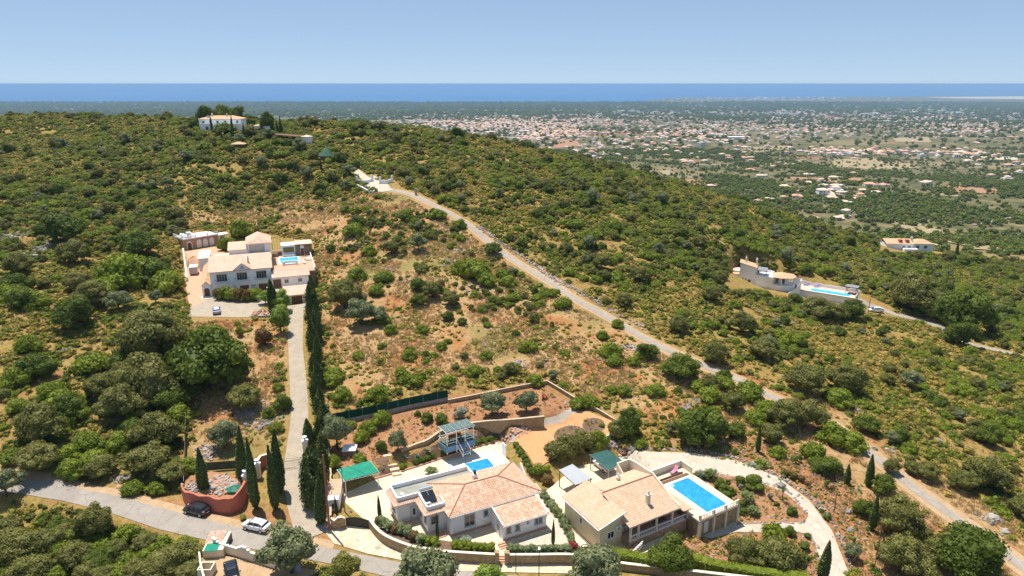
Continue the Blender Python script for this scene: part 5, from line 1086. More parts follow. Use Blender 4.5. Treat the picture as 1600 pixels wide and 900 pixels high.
q = DK.m(); q.box(16.0,16.8,-3.64,-3.6,.2,2.0); DK.part('door', q, M_doorw)
balustrade(DK, [(15.1,-3.55),(17.8,-3.55),(20.2,-3.55),(22.7,-3.55)], 2.6, mat=M_creamw, h=.8)
q = DK.m(); q.box(14.9,22.9,8.45,8.6,2.6,3.7); q.box(22.75,22.9,6.0,8.45,2.6,3.7); DK.part('rear_wall', q, M_creamw); q = DK.m(); q.box(14.8,23.0,8.4,8.65,3.7,3.76); DK.part('coping', q, M_trimw)
q = DK.m(); q.box(15.8,22.3,5.95,6.6,2.604,2.64); DK.part('drain_channel', q, M_wood)
pool('swimming_pool', B, 17.4, 21.5, -2.85, 5.45, 2.585, 'long bright blue swimming pool with white edging on the raised terrace', M_poolA)
rl = MB(); rl.tube([(-3.1,0,.14),(3.1,0,.14)], .13, 8); o = rl.build('pool_cover_roller', M_wood); o.location = (*B.wld(18.6,6.9), 2.62); o.rotation_euler = (0,0,R(30)); tag(o, 'brown rolled pool cover lying behind the large blue pool', 'pool cover')
def lounger(x, y, z, rz, mat, label, frame=M_wood, group=None):
    o = empty('sun_lounger', (x, y, z), rz, label, 'sun lounger', group); q = MB(); q.box(-.3,.3,-.9,.35,.28,.33); q.build('frame', frame, o)
    for sx, sy in ((-.26,-.8),(.26,-.8),(-.26,.25),(.26,.25)): q = MB(); q.box(sx-.03,sx+.03,sy-.03,sy+.03,0,.28); q.build('leg', frame, o)
    q = MB(); q.box(-.29,.29,-.88,.34,.33,.42); q.build('cushion', mat, o, bevel=.03); q = MB(); slab_roof(q, [(-.29,.34,.42),(.29,.34,.42),(.29,.85,.95),(-.29,.85,.95)], .09); q.build('backrest', mat, o); return o
M_pinkc = simple('pink cushion', (.62,.22,.34), .8, .08, 2, .2); M_bluec = simple('blue cushion', (.03,.12,.55), .8, .1, 2, .2)
x, y = B.wld(20.6, 7.6); lounger(x, y, 2.6, R(-40), M_pinkc, 'sun lounger with a pink cushion by the wall of the large pool')
M_walltop = simple('tan wall top', (.50,.40,.28), .85, .12, 1, .2)
# ---------------------------------------------------------------- garden structures
def shade(name, px, z, legs_z, mat, label, cat, frame=M_trimw, bars=(5, 3), tilt=None, post=.07, beams_under=True, netpanels=None):
    """a flat shade roof on posts; px are the photo pixels of its four corners"""
    z4 = z if isinstance(z, (list, tuple)) else [z]*4; c = [(*P(u, v, zz), zz) for (u, v), zz in zip(px, z4)]
    ox, oy = sum(p[0] for p in c)/4, sum(p[1] for p in c)/4; zg = legs_z; root = empty(name, (ox, oy, zg), 0, label, cat)
    L = [(p[0]-ox, p[1]-oy, p[2]-zg) for p in c]
    def at(s, t): return tuple((L[0][i]*(1-s)+L[1][i]*s)*(1-t)+(L[3][i]*(1-s)+L[2][i]*s)*t for i in range(3))
    N = netpanels or 1
    for k in range(N):
        q = MB(); e = .004 if N > 1 else 0; a, b_, c_, d = at(k/N+e, 0), at((k+1)/N-e, 0), at((k+1)/N-e, 1), at(k/N+e, 1); slab_roof(q, [d, c_, b_, a][::-1], .03); q.build('roof_panel', mat, root)
    for k in range(bars[0]): q = MB(); a, b_ = at(k/(bars[0]-1), -.02), at(k/(bars[0]-1), 1.02); q.bar((a[0],a[1],a[2]-.08),(b_[0],b_[1],b_[2]-.08),.07,.1); q.build('rafter', frame, root)
    for k in range(bars[1]): q = MB(); a, b_ = at(-.02, k/(bars[1]-1)), at(1.02, k/(bars[1]-1)); q.bar((a[0],a[1],a[2]-.18),(b_[0],b_[1],b_[2]-.18),.09,.1); q.build('beam', frame, root)
    for s, t in ((0,0),(1,0),(1,1),(0,1)):
        p = at(s*.94+.03, t*.94+.03); q = MB(); q.box(p[0]-post, p[0]+post, p[1]-post, p[1]+post, 0, p[2]-.1); q.build('post', frame, root)
    return root, at, zg
shade('carport', [(527.1,733.3),(577.8,719.6),(592.2,737.3),(537.8,750.7)], [3.1,3.1,3.0,3.0], ZA-.1, M_shadeg, 'carport with a bright green net roof on white posts', 'carport', bars=(6, 4))
shade('parasol_shelter', [(873.3,734.4),(894.4,724.9),(924.4,747.1),(898.9,757.8)], [3.5,3.5,3.2,3.2], .5, M_shadew, 'pale canvas shelter over the patio beside the yellow house', 'shelter', frame=M_wood, bars=(6, 3))
shade('carport', [(921.8,710),(948.9,702.7),(976,722.2),(951.1,734.4)], [3.3,3.3,3.1,3.1], .45, M_shaded, 'carport with a dark green striped net roof behind the yellow house', 'carport', frame=M_grey, bars=(3, 6), netpanels=1)
# raised gazebo above the pool
gz, at, zg = shade('gazebo', [(685,666),(729,654),(741,664),(697,676)], [6.0,6.0,5.8,5.8], 1.6, simple('green gazebo sheeting', (.09,.14,.125), .5, .25, 2, .4), 'white framed gazebo with a grey green roof on a blue deck with stairs', 'gazebo', bars=(7, 2), netpanels=6, post=.06)
def gat(s, t, z): p = at(s, t); return (p[0], p[1], z)
q = MB(); q.loft([[gat(s, t, z) for s, t in ((-.02,-.02),(1.02,-.02),(1.02,1.02),(-.02,1.02))][::-1] for z in (.35, 1.45)]); q.build('deck_skirt', M_bluew, gz)
q = MB(); q.loft([[gat(s, t, z) for s, t in ((-.05,-.05),(1.05,-.05),(1.05,1.05),(-.05,1.05))][::-1] for z in (1.455, 1.53)]); q.build('deck', simple('green decking', (.10,.15,.12), .7, .2, 2, .2), gz)
for a, b_ in (((0,1),(.36,1)),((.66,1),(1,1)),((0,0),(0,1)),((1,0),(1,1)),((0,0),(1,0))):
    q = MB()
    for z in (2.0, 2.45): q.bar(gat(*a, z), gat(*b_, z), .06, .07)
    q.build('handrail', M_trimw, gz)
for s in (.36, .66): q = MB(); p = at(s, 1); q.box(p[0]-.06,p[0]+.06,p[1]-.06,p[1]+.06,0,p[2]-.1); q.build('post', M_trimw, gz)
p0, p1 = Vector(gat(.38, 1.02, 1.5)), Vector(gat(.64, 1.02, 1.5)); dn = (Vector(gat(.5, 1, 0))-Vector(gat(.5, 0, 0))).normalized()
for k in range(6): q = MB(); q.bar(p0+dn*(.15+.28*k)-Vector((0,0,.24*(k+1)-.05)), p1+dn*(.15+.28*k)-Vector((0,0,.24*(k+1)-.05)), .28, .05); q.build('step', M_bluew, gz)
for p in (p0, p1):
    q = MB(); q.bar(p+Vector((0,0,-.2)), p+dn*1.75+Vector((0,0,-1.6)), .06, .2); q.bar(p+Vector((0,0,.85)), p+dn*1.75+Vector((0,0,-.55)), .06, .08); q.bar(p+dn*1.75+Vector((0,0,-.5)), p+dn*1.75+Vector((0,0,-1.7)), .07, .07); q.build('stair_rail', M_trimw, gz)
tb = empty('bench', tuple(Vector(gz.location)+Vector(gat(.5, .3, 1.53))), math.atan2(p1.y-p0.y, p1.x-p0.x), 'dark bench standing inside the gazebo', 'bench'); q = MB(); q.box(-1.2,1.2,-.25,.25,.4,.46); q.build('seat', M_wood, tb); q = MB(); q.box(-1.2,1.2,.2,.26,.46,.9); q.build('backrest', M_wood, tb)
for sx in (-1.1, 1.1): q = MB(); q.box(sx-.04,sx+.04,-.2,.2,0,.4); q.build('leg', M_wood, tb)
# pump house
x, y = G(547, 709); z = h1(x, y); ph = empty('pump_house', (x, y, z-.3), R(4), 'low stone pump house with a white flat lid in the red garden', 'pump house')
q = MB(); q.box(-1.05,1.05,-1.0,1.0,0,1.35); q.build('wall', M_stoneb, ph); q = MB(); q.box(-1.15,1.15,-1.1,1.1,1.35,1.5); q.build('lid', M_trimw, ph); q = MB(); q.box(-.5,.5,.35,.75,1.5,1.58); q.build('hatch', M_steel, ph); q = MB(); q.box(-.25,-.05,-.3,-.1,1.5,1.62); q.box(.45,.75,-.5,-.25,1.5,1.6); q.build('cap', M_plast, ph)
# fence with green netting on a block wall
def fence_line(px): return [G(u, v) for u, v in px]
FL_ = fence_line([(511,666),(546,659),(590,650),(640,638),(700,626)])
wl_ = curvewall('boundary_wall', FL_, lambda x, y: h1(x, y)-.6, 0, .22, M_concr, 'low grey block wall below the dark green netting', cap=None, zfun=lambda x, y: h1(x, y)+.75)
gf = empty('netting_fence', (FL_[0][0], FL_[0][1], 0), 0, 'dark green netting fence on top of the grey block wall', 'fence'); L = smooth_line([(*p, 0) for p in FL_], 2.0)[:, :2]; ox, oy = FL_[0]
for i in range(len(L)-1):
    (x0, y0), (x1, y1) = L[i], L[i+1]; a, b_ = h1(x0, y0)+.75, h1(x1, y1)+.75; q = MB(); q.bar((x0-ox, y0-oy, (a)+.75), (x1-ox, y1-oy, (b_)+.75), .03, 1.5); q.build('net_panel', M_screen, gf); q = MB(); q.box(x0-ox-.04, x0-ox+.04, y0-oy-.02, y0-oy+.1, a-.2, a+1.55); q.build('post', M_grey, gf)
curvewall('boundary_wall', fence_line([(700,630),(742,622),(780,614),(820,606),(855,600)]), lambda x, y: h1(x, y)-.6, 0, .2, M_stone, 'low tan wall along the back of the orchard', cap=M_walltop, zfun=lambda x, y: h1(x, y)+.7)
curvewall('boundary_wall', fence_line([(855,600),(880,615),(903,629),(935,645),(966,664)]), lambda x, y: h1(x, y)-.6, 0, .2, M_stone, 'low tan wall running down beside the orange gravel yard', cap=M_walltop, zfun=lambda x, y: h1(x, y)+.7)
curvewall('boundary_wall', fence_line([(966,664),(952,684),(938,693)]), lambda x, y: h1(x, y)-.6, 0, .25, M_creamw, 'short cream wall closing the orange gravel yard', cap=None, zfun=lambda x, y: h1(x, y)+.8)
curvewall('boundary_wall', fence_line([(511,668),(513,700),(516,730),(518,765),(517,815)]), lambda x, y: h1(x, y)-.6, 0, .2, M_rust, 'narrow reddish wall beside the cypresses along the plot edge', cap=M_walltop, zfun=lambda x, y: h1(x, y)+1.0)
curvewall('terrace_wall', [P(u, v, z) for u, v, z in [(627,712,1.3),(650,703,1.6),(668,697,1.8),(690,682,2.2),(720,672,2.5),(760,667,2.7),(800,664,2.8),(850,658,3.0)]], lambda x, y: h1(x, y)-1.5, 0, .35, M_frontw, 'curved stone retaining wall below the orchard terrace', cap=M_walltop, zfun=lambda x, y: float(np.interp(x, [P(627,712,1.3)[0], P(690,682,2.2)[0], P(760,667,2.7)[0], P(850,658,3)[0]], [2.4, 3.4, 3.9, 4.0])))
drape('terrace_planting', wp([(632,716),(655,708),(690,690),(720,679),(770,672),(826,666),(795,690),(760,694),(712,708),(655,728)]), M_bed, .08, 1.0)
drape('step_bed', wp([(586,720),(606,712),(612,742),(594,747)]), M_bed, .09, 1.0)
curvewall('kerb_edging', [P(u, v, ZA) for u, v in [(585,749),(647,731),(713,709),(779,689)]], ZA-.3, ZA+.25, .18, M_terr, 'low terracotta edging between the pool terrace and the planted bank', 'edging', zfun=lambda x, y: ZA+.25)
pl = empty('garden_steps', (*G(612, 735), h1(*G(612, 735))), 0, 'pale slab steps climbing the planted bank beside the carport', 'steps'); o_ = Vector(pl.location)
for k in range(5):
    a = Vector((*P(620-3.5*k, 740-7.2*k, ZA+.2+.34*k), ZA+.2+.34*k))-o_; q = MB().at(*a, R(18)); q.box(-.75,.75,-.36,.36,-.5,.06); q.build('step', M_crazy, pl)
# iron sculpture-like rusty stump on the orchard terrace
x, y = G(849, 624); rnd = random.Random(4)
sc_ = MB()
for k in range(9): a = rnd.random()*6.28; r0 = rnd.random()*.5; sc_.tube([(r0*math.cos(a), r0*math.sin(a), 0), (r0*1.4*math.cos(a+.6), r0*1.3*math.sin(a+.6), .6), (r0*.5*math.cos(a+1.8), r0*.6*math.sin(a+1.8), 1.0+rnd.random()*.5)], [.2, .15, .06], 6)
o = sc_.build('driftwood_stump', simple('rusty red brown wood', (.26,.075,.035), .85, .3, 4, .2, bmp=.5), smooth=True); o.location = (x, y, h1(x, y)-.1); tag(o, 'twisted reddish wood stump on the orchard terrace', 'tree stump')
# ---------------------------------------------------------------- the terracotta roofed villa up the drive
V = Bld('hillside_villa', *SH(-76.7, 166.6, 12), 20, 9, 'large white two storey villa with pale terracotta roofs and a rear tower', 'villa')
w = V.m(); w.prism([(0,0),(15,0),(15,12),(0,12)], 8.5, 15.45); V.part('wall', w, M_stucco)
ye, ym, yr, zr_ = -.45, 8.6, 13, 17.7
for nm, pts in (('roof_slope', [(-.4,ye,15.5),(15.4,ye,15.5),(15.4,ym,zr_),(-.4,ym,zr_)]), ('roof_slope', [(-.4,ym,zr_),(15.4,ym,zr_),(15.4,yr,16.6),(-.4,yr,16.6)])):
    r_ = V.m(); slab_roof(r_, pts, .15); V.part(nm, r_, M_tileV)
w = V.m()
for x in (-.001, 14.8): w.loft([[(x,y,15.3),(x+.2,y,15.3),(x+.2,y,z),(x,y,z)] for y, z in ((.02,15.45),(8.6,17.5),(12,16.6))])
V.part('gable', w, M_stucco)
# pediment
pd = V.m(); pd.loft([[(5.7,y,15.46),(10.1,y,15.46),(7.9,y,17.2)] for y in (-.3, 3)]); po = V.part('pediment', pd, M_stucco)
for a, b_ in (((5.4,15.45),(7.9,17.4)),((10.4,15.45),(7.9,17.4))):
    r_ = V.m(); slab_roof(r_, [(a[0],-.7,a[1]),(b_[0],-.7,b_[1]),(b_[0],7.2,17.45),(a[0],1.6,a[1]+.5)] if a[0] < b_[0] else [(b_[0],-.7,b_[1]),(a[0],-.7,a[1]),(a[0],1.6,a[1]+.5),(b_[0],7.2,17.45)], .12); V.part('pediment_roof', r_, M_tileV)
M_deco = stone_mat('blue tile ornament', (.15,.25,.42), (.6,.62,.62), (.7,.7,.68), 4, .2); q = V.m(); q.add([(7.2,-.32,15.8),(8.6,-.32,15.8),(7.9,-.32,16.7)], [(0,1,2)]); V.part('ornament', q, M_deco, po)
chimney(V, 9.5, 3.2, 16.0, 17.7, .5, 2)
for x in (2.8, 7.7, 12.5):
    V.window(x, 0, 0, 2.5, 12.75, 14.75, frame=M_trimw, mull=3, sill=False); s2 = V.m(); s2.box(x-1.9,x+1.9,-.75,-.002,12.35,12.5); bo = V.part('balcony', s2, M_stucco); s2 = V.m()
    s2.bar((x-1.85,-.7,13.4),(x+1.85,-.7,13.4),.05,.05); [s2.bar((x-1.85+.37*k,-.7,12.5),(x-1.85+.37*k,-.7,13.4),.03,.03) for k in range(11)]; s2.bar((x-1.85,-.7,13.4),(x-1.85,0,13.4),.05,.05); s2.bar((x+1.85,-.7,13.4),(x+1.85,0,13.4),.05,.05); V.part('railing', s2, M_black, bo)
for x in (3.3, 8.0, 12.6): V.door(x, 0, 0, 2.2, 9, 2.25, M_wood, M_trimw, glaze=False)
for x in (5.6, 10.3): q = V.m(); q.box(x-.55,x+.55,-.04,-.002,9.9,11.2); V.part('tile_picture', q, M_deco)
q = V.m(); q.box(-.02,15,-.06,-.002,12.05,12.18); V.part('string_course', q, M_trimw)
# entrance porch running back along the side
w = V.m(); w.loft([[(-2.2,y,8.6),(-.002,y,8.6),(-.002,y,z),(-1.1,y,z+1.0),(-2.2,y,z)] for y, z in ((-.3,12.1),(14.5,13.8))]); V.part('porch_wall', w, M_stucco)
for xa, xb in ((-2.5,-1.1),(.15,-1.1)):
    r_ = V.m(); P4 = [(xa,-.7,12.05),(xb,-.7,13.3),(xb,14.5,15.0),(xa,14.5,13.75)]; slab_roof(r_, P4 if xa > xb else P4, .12); V.part('porch_roof', r_, M_tileO)
dr = V.m(); dr.loft([[(x, yy, z) for x, z in [(-1.75,9),(-.45,9),(-.45,10.8)]+[(-1.1+.65*math.cos(t), 10.8+.65*math.sin(t)) for t in np.linspace(.3, math.pi-.3, 7)]+[(-1.75,10.8)]][::-1] for yy in (-.36, -.31)]); V.part('door', dr, M_wood)
st_ = V.m(); st_.lathe([(1.8, 9.0), (1.8, 9.18)], -.9, -.8, 18); st_.lathe([(1.3, 9.18), (1.3, 9.34)], -.9, -.6, 18); V.part('entrance_step', st_, M_creamw)
w = V.m(); w.box(-3.6,-.9,15.5,23,12,15.6); V.part('stair_gallery', w, M_stucco); w = V.m(); slab_roof(w, [(-3.8,15.2,15.8),(-.7,15.2,15.8),(-.7,23.2,16.3),(-3.8,23.2,16.3)], .15); V.part('gallery_roof', w, M_creamw)
# tower and its lower neighbour
w = V.m(); w.box(9.4,15.4,12.001,20.5,12,19.75); V.part('tower_wall', w, M_stucco)
tz = {'fl': (9.0,11.4,19.7), 'fr': (16.0,11.4,19.7), 'rr': (15.8,21,19.7), 'rl': (9.0,21,19.7), 'F': (12.4,14.6,21.4), 'K': (12.4,20.0,21.4)}
for ks in (('fl','fr','F'), ('fr','rr','K','F'), ('rl','fl','F','K'), ('rr','rl','K')): r_ = V.m(); slab_roof(r_, [tz[k] for k in ks], .13); V.part('tower_roof', r_, M_tileV)
w = V.m(); w.box(9.9,13.9,11.93,12.0,16.9,19.2); V.part('render_panel', w, simple('grey weathered render', (.5,.47,.43), .9, .15, .6))
w = V.m(); w.box(4.6,9.398,11.4,18.5,14,18.35); V.part('side_tower_wall', w, M_stucco); r_ = V.m(); slab_roof(r_, [(4.3,11.0,18.4),(9.39,11.0,18.4),(9.39,18.8,19.1),(4.3,18.8,19.1)], .14); V.part('side_tower_roof', r_, M_tileV)
w = V.m(); w.box(0,4.59,12.001,22,12,15.2); w.box(0,4.59,12.2,12.4,15.2,16.3); V.part('rear_block', w, M_pinkt)
# east wing, terrace and garage
w = V.m(); w.prism([(15.002,-2.5),(24.2,-2.5),(24.2,.3),(15.002,.3)], 8.5, lambda x, y: 13.25+(y+2.5)*.3); V.part('east_wing_wall', w, M_stucco)
r_ = V.m(); slab_roof(r_, [(15.1,-2.95,13.3),(24.6,-2.95,13.3),(24.6,.4,14.25),(15.1,.4,14.25)], .14); V.part('east_wing_roof', r_, M_tileV)
V.window(18.6, -2.5, 0, 1.0, 11.5, 12.5, frame=M_trimw); V.window(22.0, -2.5, 0, 1.0, 11.5, 12.5, frame=M_trimw); q = V.m(); q.box(15.2,17.2,-2.53,-2.502,10.4,12.7); V.part('alcove', q, M_wood)
w = V.m(); w.box(15.002,24.6,-9.6,-2.502,8.5,10.4); V.part('lower_terrace', w, M_pinkt)
w = V.m(); w.prism([(17.7,-14.2),(22.7,-14.2),(22.9,-9.602),(17.7,-9.602)], 8.4, lambda x, y: 11.5+(y+14.2)*.2); V.part('garage_wall', w, M_stucco); r_ = V.m(); slab_roof(r_, [(17.3,-14.7,11.55),(23.1,-14.7,11.55),(23.4,-9.3,12.55),(17.3,-9.3,12.55)], .14); V.part('garage_roof', r_, M_tileV)
V.door(20.4, -14.2, 0, 2.6, 9, 2.1, M_wood, M_trimw, glaze=False); V.window(18.35, -14.2, 0, .6, 10.0, 10.9, frame=M_trimw, mull=0)
w = V.m(); w.box(14.6,17.2,-9.5,-6.0,10.4,10.55); V.part('terrace_paving', w, M_creamw); w = V.m(); w.box(13.6,14.2,-8,-5.8,9,11.6); w.box(13.5,14.3,-8.1,-5.7,11.6,11.7); w.loft([[(x,-8.0,9),(x,-7.75,9),(x,-7.75,z),(x,-8.0,z)] for x, z in ((11.0,9.6),(12.4,10.4),(13.6,11.2))]); V.part('stair_wall', w, M_stucco)
balustrade(V, [(14.9,-9.4),(17.5,-9.4)], 10.4, parent=None)
T_ = Bld('pool_terrace', *SH(-76.7, 166.6, 12), 20, 9, 'pink tiled pool terrace with stone pavilions on the east side of the villa', 'terrace')
ring_deck('deck', T_, 15.42, 26.4, .31, 24, 10, 13.5, (17.7,22.6,10.9,17.9), M_terr, M_stoneb)
pool('swimming_pool', V, 17.7, 22.6, 10.9, 17.9, 13.49, 'turquoise rectangular pool on the terrace of the villa', M_poolV, step=False)
w = T_.m(); w.box(22.3,27,19.6,25,12,16.7); o = T_.part('stone_pavilion', w, M_stoneb); q = T_.m(); q.box(22.1,27.2,19.4,25.2,16.7,16.85); T_.part('roof_terrace', q, M_pinkt, o)
T_.door(24.2, 19.6, 0, .9, 13.5, 2.3, M_wood, M_trimw, glaze=False); q = T_.m(); q.loft([[(24.2+.55*math.cos(t), yy, 16.0+.5*math.sin(t)) for t in np.linspace(0, 6.28, 12)[:-1]][::-1] for yy in (19.5, 19.59)]); T_.part('door_crest', q, M_trimw)
w = T_.m(); w.box(18.5,22.298,19.9,24,12,16.6); w.box(18.4,22.29,19.7,24.2,16.6,16.72); o = T_.part('alcove_pavilion', w, M_stucco); q = T_.m(); q.box(18.9,21.9,19.86,19.898,14.6,16.1); T_.part('alcove', q, simple('ochre alcove', (.28,.18,.05), .8, .3, 2, .2), o); q = T_.m(); q.box(18.7,22.1,18.9,19.897,13.5,14.2); T_.part('bench', q, M_trimw, o)
w = T_.m(); w.box(15.6,18.498,21,24,12.5,14.8); w.box(15.6,17.3,19.6,20.9,13.5,14.6); T_.part('stone_barbecue', w, M_stoneb)
q = T_.m()
for x in (16, 18.4, 22.2, 26.9): q.cyl(x, 24.6, 16.5 if x > 18 else 13.5, 18.3, .06, n=6)
q.bar((16,24.6,18.3),(26.9,24.6,18.3),.07,.07); T_.part('pergola_frame', q, M_black)
balustrade(T_, [(15.6,.5),(26.2,.5)], 13.5, step=.5, parent=None, posts=True); balustrade(T_, [(26.3,.5),(26.3,19.4)], 13.5, step=.5, posts=False)
# curved white garden seat by the pool
q = MB()
for k in range(13): t = math.pi*k/12; q.box(1.9*math.cos(t)-.14,1.9*math.cos(t)+.14,1.0*math.sin(t)-.14,1.0*math.sin(t)+.14,0,1.0); q.box(1.9*math.cos(t)-.26,1.9*math.cos(t)+.26,1.0*math.sin(t)-.18,1.0*math.sin(t)+.18,1.0,1.1)
q.box(-1.9,1.9,-.1,.3,0,.45); o = q.build('balustraded_bench', M_trimw); o.location = (*V.wld(20.2, 8.7), 13.5); o.rotation_euler = (0,0,V.a); tag(o, 'white curved balustraded seat on the villa terrace in front of the pool', 'garden seat')
for i, (x, y, r, lb) in enumerate([(23.9,9.0,20,'white lounger lying across the villa terrace beside the curved seat'),(24.9,14.0,95,'white plastic lounger nearest the pavilion on the villa terrace'),(25.3,12.4,80,'second white plastic lounger at the terrace edge of the villa'),(24.6,17.6,100,'brown wooden lounger in front of the stone pavilion')]):
    lounger(*V.wld(x, y), 13.5, R(r+20), M_plast if i != 3 else M_wood, lb, M_plast if i != 3 else M_wood)
# arched court wall behind the villa
ax, ay = P(288.9, 390.4, 12.5); bx, by = P(342, 381.5, 12.5)
AW = Bld('arched_court_wall', ax, ay, math.degrees(math.atan2(by-ay, bx-ax)), 12.0, 'brown stone wall with three white blind arches and a balustraded roof terrace', 'wall'); LL = math.dist((ax, ay), (bx, by))
w = AW.m(); w.box(-.3,LL,0,7,10.5,15.6); AW.part('wall', w, stone_mat('red brown stone', (.42,.26,.14), (.56,.38,.23), (.3,.2,.13), 2.5)); w = AW.m(); w.box(-.4,LL+.1,-.15,7.1,15.6,15.8); AW.part('roof_terrace', w, M_trimw)
def arch(b, x, wd, z0, z1, mat, name, y=-.05):
    q = b.m(); q.loft([[(xx, yy, zz) for xx, zz in [(x-wd/2,z0),(x+wd/2,z0),(x+wd/2,z1-wd*.6)]+[(x+wd/2*math.cos(t), z1-wd*.6+wd*.6*math.sin(t)) for t in np.linspace(.3, math.pi-.3, 6)]+[(x-wd/2,z1-wd*.6)]][::-1] for yy in (y, -.002)]); b.part(name, q, mat)
for x in (4.6, 6.6, 8.6): arch(AW, x, 1.5, 12.5, 15.1, M_trimw, 'blind_arch')
arch(AW, 1.6, 1.7, 12.4, 15.0, M_trimw, 'door_surround'); arch(AW, 1.6, 1.2, 12.4, 14.6, M_wood, 'door', -.1)
balustrade(AW, [(-.3,-.05),(LL*.35,-.05),(LL*.7,-.05),(LL,-.05)], 15.8, step=.35); balustrade(AW, [(-.3,-.05),(-.3,7)], 15.8, step=.4, posts=False)
w = AW.m(); w.box(LL+.002,LL+3.8,.3,4,10.5,15.4); AW.part('stair_block', w, M_stucco); w = AW.m(); w.box(LL+.8,LL+2.0,.24,.299,12.6,14.8); AW.part('door', w, M_wood)
q = MB(); rnd = random.Random(9)
for k in range(26): a = rnd.random()*6.28; r0 = rnd.random()**.6*2.6; s = .35+rnd.random()*.5; zz = max(0, 1.7-r0*.65)*rnd.random(); q.at(r0*math.cos(a), r0*.7*math.sin(a), zz, rnd.random()*3, rnd.random(), rnd.random()).box(-s,s,-s*.6,s*.6,-.15,s*.7)
o = q.build('white_rockery', M_trimw, bevel=.06); o.location = (*AW.wld(2.0, 2.6), 15.8); tag(o, 'heap of whitewashed rocks on the terrace above the arched wall', 'rockery'); o['kind'] = 'stuff'
drape('villa_court', wp([(290,392),(344,384),(352,395),(345,420),(330,425),(322,470),(296,482),(288,430)]), M_terr, .07, 1.0)
curvewall('boundary_wall', [G(287,394), G(288,402), G(291,425), G(293,440)], lambda x, y: h1(x, y)-.8, 0, .3, M_stucco, 'white wall along the outer side of the villa court', cap=M_trimw, zfun=lambda x, y: h1(x, y)+1.2)
rb = empty('rubble_planter', (*G(408, 493), 8.6), R(14), 'grey retaining block topped with broken tiles at the end of the forecourt', 'planter'); q = MB(); q.prism([(-2.2,-1.2),(2.0,-1.5),(2.4,2.6),(-1.6,2.4)], -1.6, .8); q.build('wall', M_concr, rb)
q = MB(); rnd = random.Random(3)
for k in range(60): s = .12+.2*rnd.random(); q.at(-1.8+rnd.random()*3.7, -1+rnd.random()*3, .85+.25*rnd.random(), rnd.random()*6, rnd.random(), rnd.random()).box(-s,s,-s*.7,s*.7,-s*.4,s*.4)
tag(q.build('broken_tiles', [M_terr], rb), kind='stuff')
# ---------------------------------------------------------------- hill top house
x, y = G(345, 203); z0 = h1(x, y); Hh = Bld('hilltop_house', x, y, 4, z0, 'white two storey house with a clay roof on the hill top among cypresses', 'house')
w = Hh.m(z=z0); w.box(-9.5,9.5,0,9,-1,5.9); w.box(9.5,10.5,0,3,-1,3); Hh.root.scale = (1, 1, .84); Hh.part('wall', w, M_stucco); r_ = Hh.m(z=z0); hip(r_, -9.5, 9.5, 0, 9, 5.92, 1.7); Hh.part('roof', r_, M_tileO)
w = Hh.m(z=z0); w.box(-8,10.5,-3.2,-.002,-1.5,2.8); w.box(-8,-2,-3.2,-3.0,2.8,3.6); w.box(3,10.5,-3.2,-3.0,2.8,3.6); Hh.part('terrace', w, M_stucco)
for xx in (-7.5,-4.2,-1,2.4,5.2,8.0): Hh.window(xx, 0, 0, 1.1, z0+3.7, z0+5.0, frame=M_trimw)
for xx in (-5,-.5,4,7.6): Hh.window(xx, -3.2, 0, 1.3, z0+.3, z0+2.2, frame=M_trimw)
chimney(Hh, -4.5, 4, z0+7.0, z0+8.2, .7, 2); chimney(Hh, 2.5, 3.5, z0+6.8, z0+8.0, .6, 2)
w = Hh.m(z=z0); w.box(-6.4,-4.9,1.6,2.2,6.6,7.6); Hh.part('solar_panel', w, M_steel)
def hut(px, rz, w_, d, h, rmat, wmat, label, name='hut', cat='hut'):
    x, y = G(*px); z = h1(x, y); b = Bld(name, x, y, rz, z, label, cat); q = b.m(z=z); q.box(-w_/2,w_/2,0,d,-.8,h); b.part('wall', q, wmat); q = b.m(z=z); hip(q, -w_/2, w_/2, 0, d, h+.02, min(w_, d)*.22, .35); b.part('roof', q, rmat)
    q = b.m(z=z); q.box(-.45,.45,-.05,-.002,0,2.0); b.part('door', q, M_wood); return b
hut((372, 233), 10, 5.2, 4, 2.0, M_tileO, M_wood, 'small dark timber hut with a tan tiled roof below the hill top house')
hut((410, 205), 15, 7, 4, 2.4, M_tileO, M_stucco, 'small white outbuilding half hidden beside the tall pine on the hill top', 'outbuilding', 'outbuilding')
x, y = G(462, 221); z = h1(x, y); b = Bld('poolside_bar', x, y, -22, z, 'long low thatched shelter with a small white hut on the upper slope', 'shelter')
q = b.m(z=z); slab_roof(q, [(-11,-2,2.9),(4,-2,2.3),(4,2,2.5),(-11,2,3.1)], .25); b.part('roof', q, M_wood)
for xx in (-10.5,-6,-1.5,3.5): q = b.m(z=z); q.box(xx-.1,xx+.1,-1.9,-1.7,-.5,2.6); b.part('post', q, M_wood)
q = b.m(z=z); q.box(4.5,8,-1.5,1.5,-.5,2.3); b.part('wall', q, M_stucco); q = b.m(z=z); hip(q, 4.5, 8, -1.5, 1.5, 2.32, .7, .3); b.part('hut_roof', q, M_tfar2)
# octagonal green roofed pavilion
x, y = G(511, 252); z = h1(x, y); kp = empty('garden_pavilion', (x, y, z-.3), 0, 'round pavilion with a tall pointed dark green roof on the scrubby slope', 'pavilion')
q = MB(); q.lathe([(2.6,0),(2.6,2.6)], 0, 0, 8); q.build('wall', M_wood, kp); q = MB(); q.lathe([(3.5,2.6),(2.0,4.2),(.8,5.4),(.12,6.0)], 0, 0, 8); q.build('roof', simple('dark green roof', (.03,.10,.055), .6, .15, 1, .3), kp); q = MB(); q.lathe([(.12,6.0),(.2,6.15),(.04,6.6)], 0, 0, 8); q.build('finial', M_creamw, kp)
